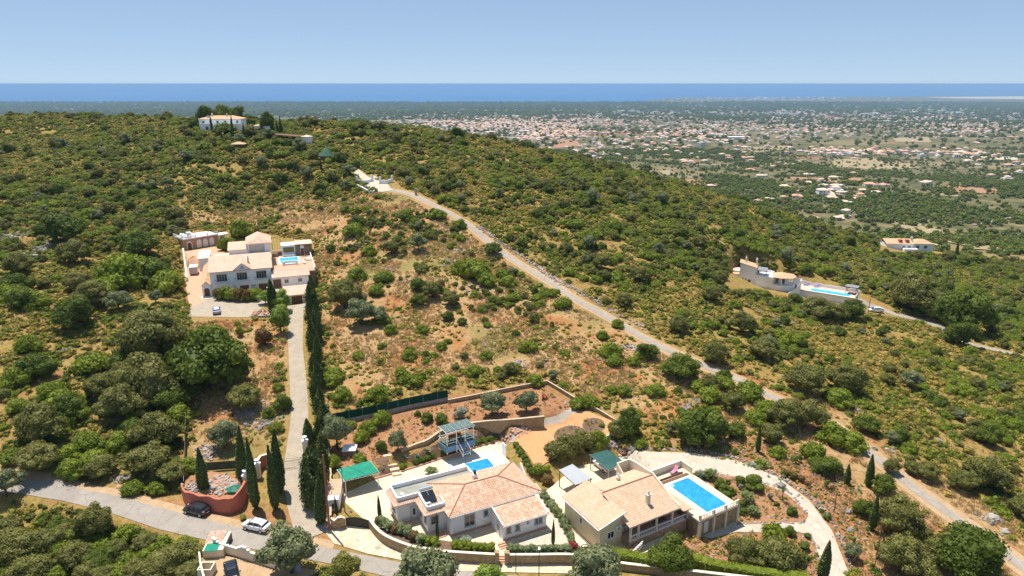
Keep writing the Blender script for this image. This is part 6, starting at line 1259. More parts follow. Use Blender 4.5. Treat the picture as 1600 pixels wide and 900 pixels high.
# gateway court at the top of the lane
drape('gateway_court', wp([(567,283),(585,275),(606,288),(613,297),(600,300),(583,301),(570,295)]), M_gravel, .1, 1.0)
def lowwall(pts_px, hgt, th, mat, label, pil=True, name='boundary_wall'):
    pts = [G(u, v) for u, v in pts_px]; o = curvewall(name, pts, lambda x, y: h1(x, y)-.8, 0, th, mat, label, cap=M_trimw, zfun=lambda x, y: h1(x, y)+hgt); ox, oy = pts[0]
    if pil:
        for p in (pts[0], pts[-1]): q = MB(); zz = h1(*p); q.box(p[0]-ox-.35,p[0]-ox+.35,p[1]-oy-.35,p[1]-oy+.35,zz-.5,zz+hgt+.8); q.lathe([(.25,zz+hgt+.8),(.36,zz+hgt+1.1),(.25,zz+hgt+1.4),(.05,zz+hgt+1.45)], p[0]-ox, p[1]-oy, 8); q.build('pillar', mat, o)
lowwall([(594,286.5),(604,287),(613,284.5)], 1.2, .3, M_stucco, 'white concave wall between two ball topped pillars at the top of the lane')
lowwall([(558,285.5),(572,286),(582,283)], 1.0, .3, M_stucco, 'white wall with a ball topped pillar behind the palm of the gateway court')
lowwall([(556,291),(566,296),(575,301),(584,302),(584.5,297)], .9, .4, M_stucco, 'white retaining wall in front of the gateway court', pil=False)
x, y = G(650, 304.5); q = MB(); q.box(-.35,.35,-.3,.3,-.3,2.2); q.box(-.42,.42,-.37,.37,2.2,2.3); o = q.build('gate_pillar', M_concr); o.location = (x, y, h1(x, y)); tag(o, 'lone pale pillar at the upper bend of the lane', 'pillar')
# ---------------------------------------------------------------- white villa on the right hand slope
Rv = Bld('terraced_villa', *SH(75.3, 213.0, 1), -18, -1.5, 'white stepped villa with a tall block, roof terrace and curved balcony', 'villa')
def rz_(x, y): return 7.3-.22*x
w = Rv.m(); w.prism([(0,0),(5.8,-1.2),(6.4,4.5),(.4,5.5)], -3, lambda x, y: rz_(x, y)-.1); Rv.part('tall_block_wall', w, M_stucco); r_ = Rv.m(); slab_roof(r_, [(-.3,-.3,rz_(-.3,0)),(6.1,-1.6,rz_(6.1,0)),(6.7,4.9,rz_(6.7,0)),(.1,5.9,rz_(.1,0))], .15); Rv.part('tall_block_roof', r_, M_tileO)
chimney(Rv, 2.0, 3.4, 6.5, 8.4, .5, 2); chimney(Rv, 6.0, 3.9, 5.6, 8.0, .6, 2)
Rv.window(1.3, -.27, R(-11.7), .9, .1, 1.2, frame=M_trimw); Rv.window(2.5, -.5, R(-11.7), .5, .1, 1.2, frame=M_trimw, mull=0); Rv.door(3.7, -.77, R(-11.7), 1.1, -1.4, 2.3, M_wood, M_trimw)
Rv.root.scale = (.86, .86, .84); Rv.root.location.x -= 1.6
w = Rv.m(); w.box(-11.5,-.002,1.5,7,-3,2.1); w.box(-5.5,0,3,6.9,2.1,3.1); Rv.part('annex_wall', w, M_stucco); r_ = Rv.m(); slab_roof(r_, [(-11.8,1.1,2.0),(0,1.1,2.2),(0,3.4,2.8),(-11.8,3.4,2.6)], .12); Rv.part('annex_roof', r_, M_tileO); r_ = Rv.m(); slab_roof(r_, [(-5.7,2.8,3.1),(.1,2.8,3.1),(.1,7,3.4),(-5.7,7,3.4)], .12); Rv.part('annex_roof', r_, M_tfar2)
w = Rv.m(); w.prism([(5.802,-1.4),(12,-3.2),(12.5,3.5),(6.3,4.4)], -4, 3.1); w.loft([[(x,y-.12,3.1),(x,y+.12,3.1),(x,y+.12,4.0),(x,y-.12,4.0)] for x, y in ((6.5,4.2),(9,4.6),(11.5,3.8),(12.6,2.6))]); Rv.part('middle_block_wall', w, M_stucco)
for xx, yy in ((6.6,-1.2),(9.4,-2.0),(6.9,2.2),(9.7,1.6)): q = Rv.m(); q.box(xx-.08,xx+.08,yy-.08,yy+.08,3.1,5.2); Rv.part('pergola_post', q, M_wood)
q = Rv.m(); slab_roof(q, [(6.3,-1.6,5.2),(9.8,-2.5,5.2),(10.1,2.0,5.5),(6.6,2.7,5.5)], .12); Rv.part('pergola_roof', q, simple('grey reed matting', (.23,.23,.24), .9, .2, 3, .1))
w = Rv.m(); w.prism([(12.002,-3.2),(15,-4.2),(18.5,-3.2),(20,-.5),(19.5,3),(12.4,3.4)], -5.2, .4); Rv.part('curved_balcony', w, M_stucco); w = Rv.m(); w.prism([(12.8,-1.8),(17,-2.2),(18,2.4),(12.8,3)], .4, 3.2); Rv.part('living_room_wall', w, M_stucco)
for xx, yy in ((12.4,-3.0),(15,-3.8),(18.2,-2.9),(19.4,-.4)): q = Rv.m(); q.box(xx-.15,xx+.15,yy-.15,yy+.15,.4,3.3); Rv.part('column', q, M_trimw)
Rv.window(13.8, -1.9, 0, 1.4, .6, 2.6, frame=M_trimw); Rv.window(16.0, -2.1, 0, 1.4, .6, 2.6, frame=M_trimw)
ap = (15.2,-.2,4.7); cs = [(11.9,-3.5,3.3),(15,-4.5,3.3),(18.9,-3.4,3.3),(20.3,-.4,3.3),(19.6,3.4,3.3),(12.0,3.7,3.3)]
for k in range(6): r_ = Rv.m(); a, b_ = cs[k], cs[(k+1) % 6]; slab_roof(r_, [a, b_, ap], .12); Rv.part('roof_facet', r_, M_tileO)
w = Rv.m(); w.loft([[(x,y-.14,-5.4),(x,y+.14,-5.4),(x,y+.14,z),(x,y-.14,z)] for x, y, z in ((16,-6.8,-2.6),(18,-5.4,-1.7),(20,-3.4,-.6),(21.5,-1.2,.7),(22,.6,1.6))]); w.loft([[(x-.14,y,-5.4),(x+.14,y,-5.4),(x+.14,y,z),(x-.14,y,z)] for x, y, z in ((22,.7,1.6),(22.4,3,1.8),(19.7,3.4,1.8))]); Rv.part('stair_wall', w, M_stucco)
w = Rv.m(); w.box(14,17.5,-4.35,-4.25,-4.6,-2.6); Rv.part('glazed_screen', w, simple('grey blue glazing', (.25,.33,.36), .3, .1, 2, .5))
w = Rv.m(); w.prism([(-1,-3.5),(6,-4.5),(9,-5),(8.5,-1.8),(-.5,-.2)], -3.5, -1.45); Rv.part('front_terrace', w, M_pinkt)
a0 = P(1250, 449, -2.2); a1 = P(1339, 463, -2.2); ang = math.degrees(math.atan2(a1[1]-a0[1], a1[0]-a0[0])); LD = math.dist(a0, a1)
PT = Bld('long_pool_terrace', a0[0], a0[1], ang, -5, 'long white walled terrace with a narrow turquoise pool on the slope', 'terrace')
ring_deck('deck', PT, -1, LD, -2.6, 4.8, -7, -2.2, (3.5,15.2,-1.9,1.3), M_pinkt, M_stucco)
o = pool('swimming_pool', PT, 3.5, 15.2, -1.9, 1.3, -2.21, 'narrow turquoise lap pool on the long white terrace', M_poolV, cw=.3, step=False)
w = PT.m(); nn = 28; w.loft([[(x,4.6,-2.2),(x,4.8,-2.2),(x,4.8,z),(x,4.6,z)] for x, z in [(-1+(LD+1)*k/nn, -1.45+.3*abs(math.sin(k*.55))+(.35 if k < 3 else 0)) for k in range(nn+1)]]); PT.part('scalloped_wall', w, M_stucco)
for xx, yy in ((LD-3.5,1.2),(LD-.6,1.2),(LD-3.5,3.9),(LD-.6,3.9)): q = PT.m(); q.box(xx-.07,xx+.07,yy-.07,yy+.07,-2.2,.1); PT.part('pergola_post', q, M_wood)
q = PT.m(); q.box(LD-3.9,LD-.2,.9,4.2,.1,.22); PT.part('pergola_roof', q, simple('grey reed matting', (.23,.23,.24), .9, .2, 3, .1)); q = PT.m(); q.box(LD-.13,LD-.0,-2.4,4.7,-2.2,-1.5); PT.part('end_parapet', q, M_stucco)
q = PT.m(); q.box(LD-.14,LD-.1,-1.6,.2,-5.3,-3.1); PT.part('garage_door', q, M_black)
for i, xx in enumerate((1.2, 4.4)): lounger(*PT.wld(xx, 3.4), -2.2, R(ang-60), M_bluec, ['blue cushioned lounger nearest the curved balcony on the long terrace', 'blue cushioned lounger at the head of the narrow lap pool'][i], M_bluec)
# ---------------------------------------------------------------- houses on the far side of the ridge
x, y = G(1412, 392); z = h1(x, y)
b = Bld('hillside_house', x, y, -6, z, 'white house with a long clay roof and red dormers beyond the scrub', 'house'); q = b.m(z=z); q.box(-8,4,0,8,-1.5,3.4); q.box(4,14,2,9,-1.5,3.2); q.box(-1,5,-3,0,-2,1.6); b.part('wall', q, M_stucco); r_ = b.m(z=z); slab_roof(r_, [(-8.4,-.3,3.4),(4.2,-.3,3.4),(4.2,5,5.0),(-8.4,5,5.0)], .14); slab_roof(r_, [(-8.4,5,5.0),(4.2,5,5.0),(4.2,8.4,4),(-8.4,8.4,4)], .14); b.part('roof', r_, M_tileO)
r_ = b.m(z=z); hip(r_, 5, 14, 2, 9, 3.22, 1.7); b.part('hip_roof', r_, M_tileO)
for xx in (-1.5, 1.6): q = b.m(z=z); q.box(xx-.8,xx+.8,1,2.6,3.8,5.2); b.part('dormer', q, M_coral)
for xx, yy, zz in ((-.3,0,1.2),(2.2,0,1.2),(7,2,1.0),(10.5,2,1.0)): b.window(xx, yy, 0, 1.4, z+zz, z+zz+1.3, frame=M_trimw)
b.window(1.6,-3,0,1.2,z-.9,z+.6,frame=M_trimw); chimney(b, 5, 5, z+3.5, z+5.4, .8, 2)
hut((1460, 391), -8, 11, 7, 2.6, M_tileO, M_stoneb, 'low stone house with an orange roof behind two palms', 'cottage', 'cottage')
# ---------------------------------------------------------------- coral red curved wall and the walled rubble garden
cw = [P(u, v, .15) for u, v in [(287,778),(290,785),(300,791),(330,797),(353,801),(366,799),(377,793),(383,783),(386,770)]]
RW_ = curvewall('coral_wall', cw, -.4, 0, .3, M_coral, 'coral red curved wall around the rubble filled corner garden', cap=None, zfun=lambda x, y: 2.3+.35*math.sin((x+50)*1.1)**2+.9*float(sstep(-42.2, -41.0, x)))
m = MB(); m.prism([P(u, v, 1.6) for u, v in [(287,764),(290,773),(330,782),(355,784),(372,778),(384,757),(378,742),(330,734),(290,742)]], -.3, 1.35); tag(m.build('rubble_garden', M_soil), kind='structure')
rnd = random.Random(11); M_wr = simple('pale limestone', (.36,.335,.30), .9, .2, 2, .15, bmp=.4); M_gr = simple('grey limestone', (.24,.225,.21), .92, .25, 2, .15, bmp=.5, stain=(.33,.2,.13)); M_rr = simple('red stained stone', (.46,.27,.19), .92, .2, 2, .15, bmp=.4)
def rock_mesh(name, s, seed, mat, sub=1):
    r = np.random.default_rng(seed); v, f = (ICO1, ICO2)[sub-1]; k = (1+(r.random(len(v))-.5)*.55)[:,None]*v*np.array([1, .7+.4*r.random(), .55+.3*r.random()])*s; me = bpy.data.meshes.new(name); me.from_pydata(k.tolist(), [], f); me.materials.append(mat); return me
RK = [rock_mesh('stone', .5, 50+i, [M_wr, M_gr, M_rr][i % 3], 1) for i in range(9)]
RKB = [rock_mesh('boulder', .5, 80+i, [M_wr, M_gr, M_gr][i % 3], 2) for i in range(6)]
def heap(name, px, n, su, sv, smin, smax, kinds=RK, zf=None, ref=None):
    us = px[0]+rng.normal(size=n)*su; vs = px[1]+rng.normal(size=n)*sv
    q = np.array([P(u, v, zf) for u, v in zip(us, vs)]) if zf is not None else GV(us, vs); z = np.full(n, zf) if zf is not None else H(q[:,0], q[:,1])
    return scatter(name, np.stack([q[:,0], q[:,1], z+.02], 1), smin+(smax-smin)*rng.random(n)**2, kinds, lean=.4)
heap('building_rubble', (350,760), 260, 16, 6, .35, 1.3, RK[0:9:3]+RK[2:9:3], 1.42); heap('building_rubble', (300,762), 60, 6, 5, .3, .9, RK, 1.42)
q = MB(); q.add([(-1.3,-.8,.2),(0,-1,.5),(1.2,-.7,.25),(1.4,.3,.4),(.6,.9,.7),(-.6,.8,.5),(-1.4,.2,.35),(0,0,.95)], [(0,1,7),(1,2,7),(2,3,7),(3,4,7),(4,5,7),(5,6,7),(6,0,7)]); q.add([(-1.3,-.8,.2),(0,-1,.5),(1.2,-.7,.25),(1.4,.3,.4),(.6,.9,.7),(-.6,.8,.5),(-1.4,.2,.35)]+[(-1.3,-.8,0),(0,-1,0),(1.2,-.7,0),(1.4,.3,0),(.6,.9,0),(-.6,.8,0),(-1.4,.2,0)], [(i, 7+i, 7+(i+1) % 7, (i+1) % 7) for i in range(7)])
o = q.build('tarpaulin', simple('green tarpaulin', (.01,.14,.09), .5, .2, 3, .4)); o.location = (*P(366, 766, 1.5), 1.35); tag(o, 'crumpled green tarpaulin lying on the rubble', 'tarpaulin')
q = MB(); q.bar((-6,0,.9),(6,1.2,.9),.04,1.5); o = q.build('mesh_fence', simple('weathered green mesh', (.07,.095,.06), .8, .3, 1, .2)); o.location = (*G(345, 738), h1(*G(345, 738))); o.rotation_euler = (0, 0, R(2)); tag(o, 'weathered green mesh fence behind the rubble garden', 'fence')
curvewall('entrance_wall', [G(402,745), G(409,731), G(424,728)], lambda x, y: h1(x, y)-.4, 0, .35, M_coral, 'coral curved wall with a niche beside the iron drive gates', cap=M_creamw, zfun=lambda x, y: h1(x, y)+2.2)
def urn_pillar(px, hgt, label, mat=M_creamw, w_=.4):
    x, y = G(*px); z = h1(x, y); r = empty('gate_pillar', (x, y, z), R(8), label, 'pillar'); q = MB(); q.box(-w_,w_,-w_,w_,-.3,hgt); q.build('shaft', mat, r); q = MB(); q.box(-w_-.1,w_+.1,-w_-.1,w_+.1,hgt,hgt+.14); q.build('cap', M_trimw, r); q = MB(); q.lathe([(.16,hgt+.14),(.1,hgt+.3),(.3,hgt+.6),(.4,hgt+.85),(.3,hgt+.9),(.05,hgt+.8)], 0, 0, 12); q.build('urn', M_plast, r)
urn_pillar((386,765), 2.6, 'cream pillar with a white urn at the end of the coral wall'); urn_pillar((404,746), 2.4, 'cream pillar with a white urn beside the arched niche'); urn_pillar((478,707), 2.2, 'pillar with a white urn among the cypresses across the drive')
gx0, gx1 = G(440,735), G(480,727); dg = empty('iron_gate', (*gx0, h1(*gx0)), math.atan2(gx1[1]-gx0[1], gx1[0]-gx0[0]), 'thin wrought iron gates across the uphill driveway', 'gate'); gl = math.dist(gx0, gx1)
for k in (0, 1):
    q = MB(); a, b_ = k*gl/2+.04, (k+1)*gl/2-.04
    for z in (.15, 1.5): q.bar((a,0,z),(b_,0,z),.04,.05)
    for x in np.linspace(a, b_, 12): q.bar((x,0,.1),(x,0,1.7),.022,.022)
    q.build('gate_leaf', simple('rusty iron', (.12,.06,.04), .8, .3, 5, .2), dg)
# plot edge wall with dark netting left of the rubble garden
curvewall('screen_fence', [G(289,766), G(290,730), G(291,690), G(292,650), G(292,605)], lambda x, y: h1(x, y)-.3, 0, .08, M_black, 'narrow dark screen fence running uphill from the coral wall', 'fence', zfun=lambda x, y: h1(x, y)+1.7)
# ---------------------------------------------------------------- courtyard of the property below the road
m = MB(); m.prism([P(u, v, 0) for u, v in [(316,862),(333,866),(497,892),(560,905),(520,940),(330,940),(312,880)]], -1, .03); tag(m.build('courtyard', M_verge), kind='structure')
CWp = [P(u, v, .9) for u, v in [(334,850),(361,858),(394,868),(432,880)]]
cy = empty('stepped_wall', (*CWp[0], 0), 0, 'cream wall with stepped scallops facing the parked black car', 'wall'); ox, oy = CWp[0]
L = smooth_line([(*p, 0) for p in CWp], .25)[:, :2]; nL = len(L)
def stepz(k): t = (k/(nL-1)*2) % 1.0; return 1.85-.13*min(4, int(min(t, 1-t)*18)) if k < nL-1 else 1.85
q = MB(); q.loft([[(x-ox-.02,y-oy-.14,0),(x-ox+.02,y-oy+.14,0),(x-ox+.02,y-oy+.14,stepz(k)),(x-ox-.02,y-oy-.14,stepz(k))] for k, (x, y) in enumerate(L)]); q.build('wall', M_creamw, cy)
for k in range(0, nL, 2): x, y = L[k]; q = MB(); q.at(x-ox, y-oy, stepz(k)).box(-.17,.17,-.2,.2,.002,.09); q.build('coping_block', M_trimw, cy)
q = MB(); a, b_ = P(433,881,.5), P(470,891,.5); q.bar((0,0,.9),(b_[0]-a[0],b_[1]-a[1],.9),.06,1.5); o = q.build('sliding_gate', simple('blue grey gate sheet', (.30,.34,.42), .5, .1, 1, .4)); o.location = (*a, 0); tag(o, 'plain blue grey sliding gate beside the stepped cream wall', 'gate')
curvewall('boundary_wall', [P(312,868,1), P(315,890,1), P(322,915,1)], -.2, 0, .22, M_creamw, 'cream wall on the outer side of the lower courtyard', zfun=lambda x, y: 1.6)
sh = Bld('garden_shed', *P(318,873,.1), 6, 0, 'small shed with a flaking stone roof and a bright green panel', 'shed')
sh.root.scale = (1, 1, .55); q = sh.m(); q.box(-.1,2.6,.2,4.2,-.3,2.2); sh.part('wall', q, M_creamw); q = sh.m(); slab_roof(q, [(-.3,1.9,2.25),(2.0,1.9,2.25),(2.2,4.4,2.5),(-.3,4.4,2.5)], .1); sh.part('roof', q, stone_mat('broken tile roof', (.45,.28,.2), (.58,.42,.33), (.35,.22,.16), 3)); q = sh.m(); q.box(.1,1.9,.0,1.7,2.2,2.28); sh.part('roof_panel', q, M_shadeg); q = sh.m(); q.box(2.62,2.7,1.8,4.0,.0,1.9); sh.part('door', q, M_black)
q = MB(); q.box(-.9,.9,-.8,-.65,0,1.3); q.box(-.9,.9,.65,.8,0,1.3); q.box(-.9,-.75,-.65,.65,0,1.3); q.box(.75,.9,-.65,.65,0,1.3); o = q.build('open_bin_store', M_creamw); o.location = (*P(324,895,.2), 0); tag(o, 'open topped cream bin store in the lower courtyard', 'bin store')
# ---------------------------------------------------------------- vehicles
def car_paint(name, c, rough=.25, metal=.0):
    m, n, l, p = new_mat(name); p.inputs['Base Color'].default_value = (*c, 1); p.inputs['Roughness'].default_value = rough; p.inputs['Metallic'].default_value = metal; p.inputs['Coat Weight'].default_value = .6; p.inputs['Coat Roughness'].default_value = .05
    f = noise(n, l, 2, 3, .5, obj_pos(n)); l.new(ramp(n, l, f, [(.3, tuple(x*.93 for x in c)), (.7, c)]), p.inputs['Base Color']); return m
M_tyre = simple('black rubber', (.02,.02,.02), .85, .2, 6, .2); M_rim = simple('alloy', (.5,.5,.52), .3, .05, 6, .5, metal=.7); M_red = simple('red lamp', (.4,.01,.01), .2, .1, 6, .6); M_lamp = simple('clear lamp', (.7,.72,.75), .1, .05, 6, .7)
def car(x, y, z, rz, paint, label, kind='hatch', Lc=4.25, group=None):
    """body lofted from cross sections along +X (front); glasshouse, windows, wheels and lamps as parts"""
    o = empty('parked_car', (x, y, z), rz, label, 'car', group); s = Lc/4.25; hw = .88
    est = kind == 'estate'
    secs = [(-2.1,.55,.78,.72),(-2.02,.38,.92,.84),(-1.5,.26,.98,.88),(-.5,.24,.96,.90),(.6,.24,.94,.90),(1.3,.26,.88,.87),(1.85,.3,.74,.80),(2.1,.42,.62,.66)]
    m = MB(); rings = []
    for xx, zb_, zt, w_ in secs: rings.append([(xx*s, a*w_, b_) for a, b_ in ((-.86,zb_),(.86,zb_),(1.0,zb_+.16),(1.0,zt-.22),(.93,zt-.03),(.6,zt+.02),(-.6,zt+.02),(-.93,zt-.03),(-1.0,zt-.22),(-1.0,zb_+.16))])
    m.loft([r[::-1] for r in rings]); b = m.build('body', paint, o, smooth=False, bevel=0)
    xr = -1.95 if est else -1.72
    roof = [(xr,.93,.80,.94),(xr+.22,1.24,.70,.94),(-.9,1.44,.66,.94),(.1,1.45,.66,.92),(.55,1.38,.66,.92),(1.25,.92,.78,.90)]
    m = MB(); m.loft([[(xx*s, -w_*1.06, .9), (xx*s, -w_, zt-.07), (xx*s, -w_*.82, zt), (xx*s, w_*.82, zt), (xx*s, w_, zt-.07), (xx*s, w_*1.06, .9)] for xx, zt, w_, _ in roof]); m.build('cabin', M_panel, o)
    m = MB(); m.loft([[(xx*s, -w_*.88, zt-.01), (xx*s, -w_*.8, zt+.025), (xx*s, w_*.8, zt+.025), (xx*s, w_*.88, zt-.01)] for xx, zt, w_, _ in roof[1:5]]); m.build('roof', paint, o)
    for sy in (-1, 1):
        m = MB()
        for p, q in (((-.15,.92),(-.15,1.42)),((xr+.12,.95),(xr+.34,1.30)),((.62,1.36),(1.22,.93)),((-1.15,.95),(-1.1,1.40))): w0 = .82-(p[1]-.9)*.22; w1 = .82-(q[1]-.9)*.22; m.bar((p[0]*s, sy*w0, p[1]), (q[0]*s, sy*w1, q[1]), .05, .07)
        m.build('pillar', paint, o)
        m = MB(); m.box(.75*s, .92*s, sy*.98-.1, sy*.98+.1, .92, 1.04); m.build('wing_mirror', paint, o)
        for wx in (-1.3, 1.32):
            m = MB(); m.at(wx*s, sy*.80, .32, 0, math.pi/2); m.lathe([(.30,-.1),(.325,-.09),(.325,.09),(.30,.1)], 0, 0, 16); wh = m.build('wheel', M_tyre, o); m = MB(); m.at(wx*s, sy*(.80+.105), .32, 0, math.pi/2); m.lathe([(.2,-.006),(.2,.006),(.06,.02*sy)], 0, 0, 12); m.build('rim', M_rim, wh)
        m = MB(); m.box(-2.1*s, -1.98*s, sy*.62-.16, sy*.62+.14, .62, .84); m.build('tail_lamp', M_red, o); m = MB(); m.box(1.95*s, 2.07*s, sy*.58-.16, sy*.58+.14, .56, .68); m.build('headlight', M_lamp, o)
    m = MB(); m.box(-2.13*s,-2.05*s,-.26,.26,.5,.62); m.build('number_plate', M_plast, o); return o
M_cwhite = car_paint('white car paint', (.78,.79,.80)); M_cdark = car_paint('dark blue grey car paint', (.03,.035,.042), .22, .3); M_cblack = car_paint('blue black car paint', (.02,.026,.04), .2, .3); M_cblue = car_paint('pale blue car paint', (.5,.56,.7))
def carpx(a, b_, z): pa, pb = P(*a, z), P(*b_, z); return (pa[0]+pb[0])/2, (pa[1]+pb[1])/2, z, math.atan2(pa[1]-pb[1], pa[0]-pb[0])
x, y, z, rz = carpx((386,820), (416,827), .35); car(x, y, .08, rz, M_cwhite, 'white hatchback parked on the verge below the tall cypresses')
x, y, z, rz = carpx((292,795), (323,802), .35); car(x, y, .08, rz, M_cdark, 'dark grey hatchback parked beside the coral red wall')
x, y = P(362, 894, .6); car(x, y, .05, R(-62), M_cblack, 'blue black car parked in the lower courtyard', Lc=4.4)
x, y = G(339, 489); car(x, y, h1(x, y)+.08, R(113), M_cblue, 'pale car parked alone on the villa forecourt', Lc=4.1)
x, y = G(1368, 487.5); car(x, y, h1(x, y)+.1, R(170), M_cwhite, 'white car parked at the end of the hillside driveway', 'estate', 4.6)
x, y = PT.wld(-1.5, -3.0); car(x, y, h1(x, y)+.5, R(100), simple('dark red car', (.2,.02,.02), .3, .1, 2, .5), 'dark red car half hidden by the bushes below the long terrace')
x, y = P(942, 727, 1.0); car(x, y, .5, R(120), M_cwhite, 'white car under the dark green carport roof', Lc=4.0)
x, y = V.wld(-6.1, 25.4); zz = h1(x, y); tr = empty('box_trailer', (x, y, zz+.1), R(20), 'white box trailer parked in the court beside the villa', 'trailer'); q = MB(); q.box(-1.1,1.1,-1.8,1.8,.4,2.4); q.build('body', M_plast, tr, bevel=.06); q = MB(); q.box(-1.05,1.05,-1.86,-1.8,.5,2.2); q.build('rear_door', simple('grey trailer door', (.5,.5,.52), .5, .1, 1, .3), tr)
for sx in (-1.05, 1.05): q = MB(); q.at(sx, 0, .35, 0, 0, math.pi/2); q.lathe([(.33,-.1),(.33,.1)], 0, 0, 12); q.build('wheel', M_tyre, tr)
q = MB(); q.bar((0,1.8,.5),(0,3.0,.5),.1,.1); q.build('drawbar', M_grey, tr)
# ---------------------------------------------------------------- poles, lamps and cables
def pole(px, hpx, label, name='utility_pole', cross=True, mat=M_wood, r=.12, z=None):
    x, y = G(*px) if z is None else P(*px, z); z = h1(x, y); d = depth(x, y, z); hh = hpx*d/FPX/math.cos(PIT+math.atan((px[1]-hpx/2-450)/FPX)); o = empty(name, (x, y, z-.1), 0, label, 'utility pole'); q = MB(); q.cyl(0,0,0,hh,r,r*.7,8); q.build('post', mat, o)
    if cross: q = MB(); q.box(-.8,.8,-.05,.05,hh-.5,hh-.38); q.build('crossarm', mat, o); q = MB(); [q.cyl(xx,0,hh-.38,hh-.2,.04,n=6) for xx in (-.7,0,.7)]; q.build('insulator', M_plast, o)
    return (x, y, z+hh)
tA = pole((515,829), 112, 'rust red roadside utility pole beside the dark driveway gate', cross=False, mat=M_rust, r=.17); tB = pole((539,800), 68, 'weathered grey pole just inside the driveway gate', cross=False, mat=M_concr, r=.1)
pole((1303,800), 30, 'low wooden pole with a crossarm on the scrub edge', r=.07); tR = pole((1367,885), 112, 'slim dark fence pole beside the gravel drive and cypress', cross=False, mat=M_wood, r=.06)
pole((702,286), 31, 'wooden utility pole standing in the scrub above the lane', r=.14); pole((619,284), 27, 'wooden utility pole behind the white concave wall', r=.14); pole((1121,421), 24, 'dark utility pole beside the annex of the stepped villa', cross=False, r=.14); pole((1187,444), 28, 'dark slim pole in front of the stepped villa', cross=False, r=.12); pole((1356,492), 26, 'dark pole beside the white car on the hillside', cross=False, r=.12); pole((53,210), 28, 'crooked pole on the left skyline scrub'.replace('left ', 'western '), r=.14)
pole((806,895), 30, 'slim dark post at the foot of the stone garden wall', cross=False, mat=M_black, r=.06)
def lamp(px, hpx, label):
    x, y = P(*px, 0); z = 0; d = depth(x, y, z); hh = hpx*d/FPX/math.cos(PIT+math.atan((px[1]-hpx/2-450)/FPX)); o = empty('street_lamp', (x, y, z), 0, label, 'street lamp'); q = MB(); q.cyl(0,0,0,hh,.07,.045,8); q.build('post', M_black, o); q = MB(); q.box(-.12,.12,-.45,.12,hh,hh+.09); q.build('lamp_head', M_plast, o, bevel=.02); q = MB(); q.box(-.09,.09,-.4,0,hh-.012,hh-.001); q.build('lens', M_lamp, o)
lamp((842,904), 44, 'black street lamp with a white head in front of the stone wall')
def cable(a, b_, sag, label):
    q = MB(); A_, B_ = Vector(a), Vector(b_); q.tube([tuple(A_.lerp(B_, t)-Vector((0,0,sag*4*t*(1-t)))-A_) for t in np.linspace(0, 1, 16)], .018, 4); o = q.build('cable', M_black); o.location = a; tag(o, label, 'cable')
cable(tA, (-52.0, 93.5, 7.0), 1.0, 'thin overhead cable crossing the road from the rust red pole'); cable(tA, (-1.5, 79.8, 4.2), .6, 'thin overhead cable running past the white bungalow')
# ---------------------------------------------------------------- planted trees, hedges and garden plants
def fan_mesh(name, mat, n, length, rise, droop, width, trunk=0, seed=0, leaflets=0):
    r = np.random.default_rng(seed); V, F, val = [], [], []
    for k in range(n):
        a = k*2.399+r.random()*.4; up = rise*(.25+.9*(k/n)); L_ = length*(.8+.35*r.random()); pts = []
        for s in np.linspace(0, 1, 6): d = L_*s*math.cos(up*(1-.2*s)); z = trunk+L_*s*math.sin(up)-droop*L_*s*s; pts.append((d*math.cos(a), d*math.sin(a), z))
        nx, ny = -math.sin(a), math.cos(a); v0 = r.random()
        if leaflets:
            for i in range(leaflets):
                t = .12+.88*i/leaflets; j = min(4, int(t*5)); q = t*5-j; p = [pts[j][c_]*(1-q)+pts[j+1][c_]*q for c_ in range(3)]; ll = width*math.sin(math.pi*(.15+.8*t)); dx, dy = math.cos(a)*.12, math.sin(a)*.12
                for sg in (-1, 1):
                    b = len(V); V += [tuple(p), (p[0]+dx, p[1]+dy, p[2]+.02), (p[0]+dx*2+nx*ll*sg, p[1]+dy*2+ny*ll*sg, p[2]-ll*.35)]; F.append((b, b+1, b+2)); val.append(.3*v0+.6*r.random())
        b = len(V)
        for i, p in enumerate(pts): w = (width*(.5 if not leaflets else .06))*(1-(i/5)**1.5)+.01; V += [(p[0]+nx*w, p[1]+ny*w, p[2]+w*.3), (p[0]-nx*w, p[1]-ny*w, p[2]+w*.3)]
        for i in range(5): F.append((b+2*i, b+2*i+1, b+2*i+3, b+2*i+2)); val.append(v0)
    me = bpy.data.meshes.new(name); me.from_pydata(V, [], F); me.materials.append(mat); set_leafvar(me, val); return me
def stem_mesh(h, r, mat=None):
    m = MB(); m.tube([(0,0,-.3),(0.03*h,0,h*.5),(0,0,h)], [r*1.1, r*.9, r*.8], 8); me = bpy.data.meshes.new('trunk'); me.from_pydata(m.v, [], m.f); me.materials.append(mat or M_bark); return me
def_tree('agave_plant', [(fan_mesh('leaf rosette', M_agave, 20, .75, 1.25, .12, .16, 0, 5+k), None, 1.3) for k in range(3)])
def_tree('palm_tree', [(fan_mesh('crown', M_palm, 30, 1.9, 1.15, .55, .5, 1.6, 15+k, 16), stem_mesh(1.6, .22), 3.4) for k in range(2)])
def_tree('tall_palm', [(fan_mesh('crown', M_palm, 30, 2.0, 1.15, .6, .5, 5.0, 19, 16), stem_mesh(5.0, .22), 3.6)])
def_tree('yucca_plant', [(fan_mesh('crown', M_palm, 26, .9, 1.3, .15, .09, .9, 25+k), stem_mesh(.9, .09), 1.5) for k in range(2)])
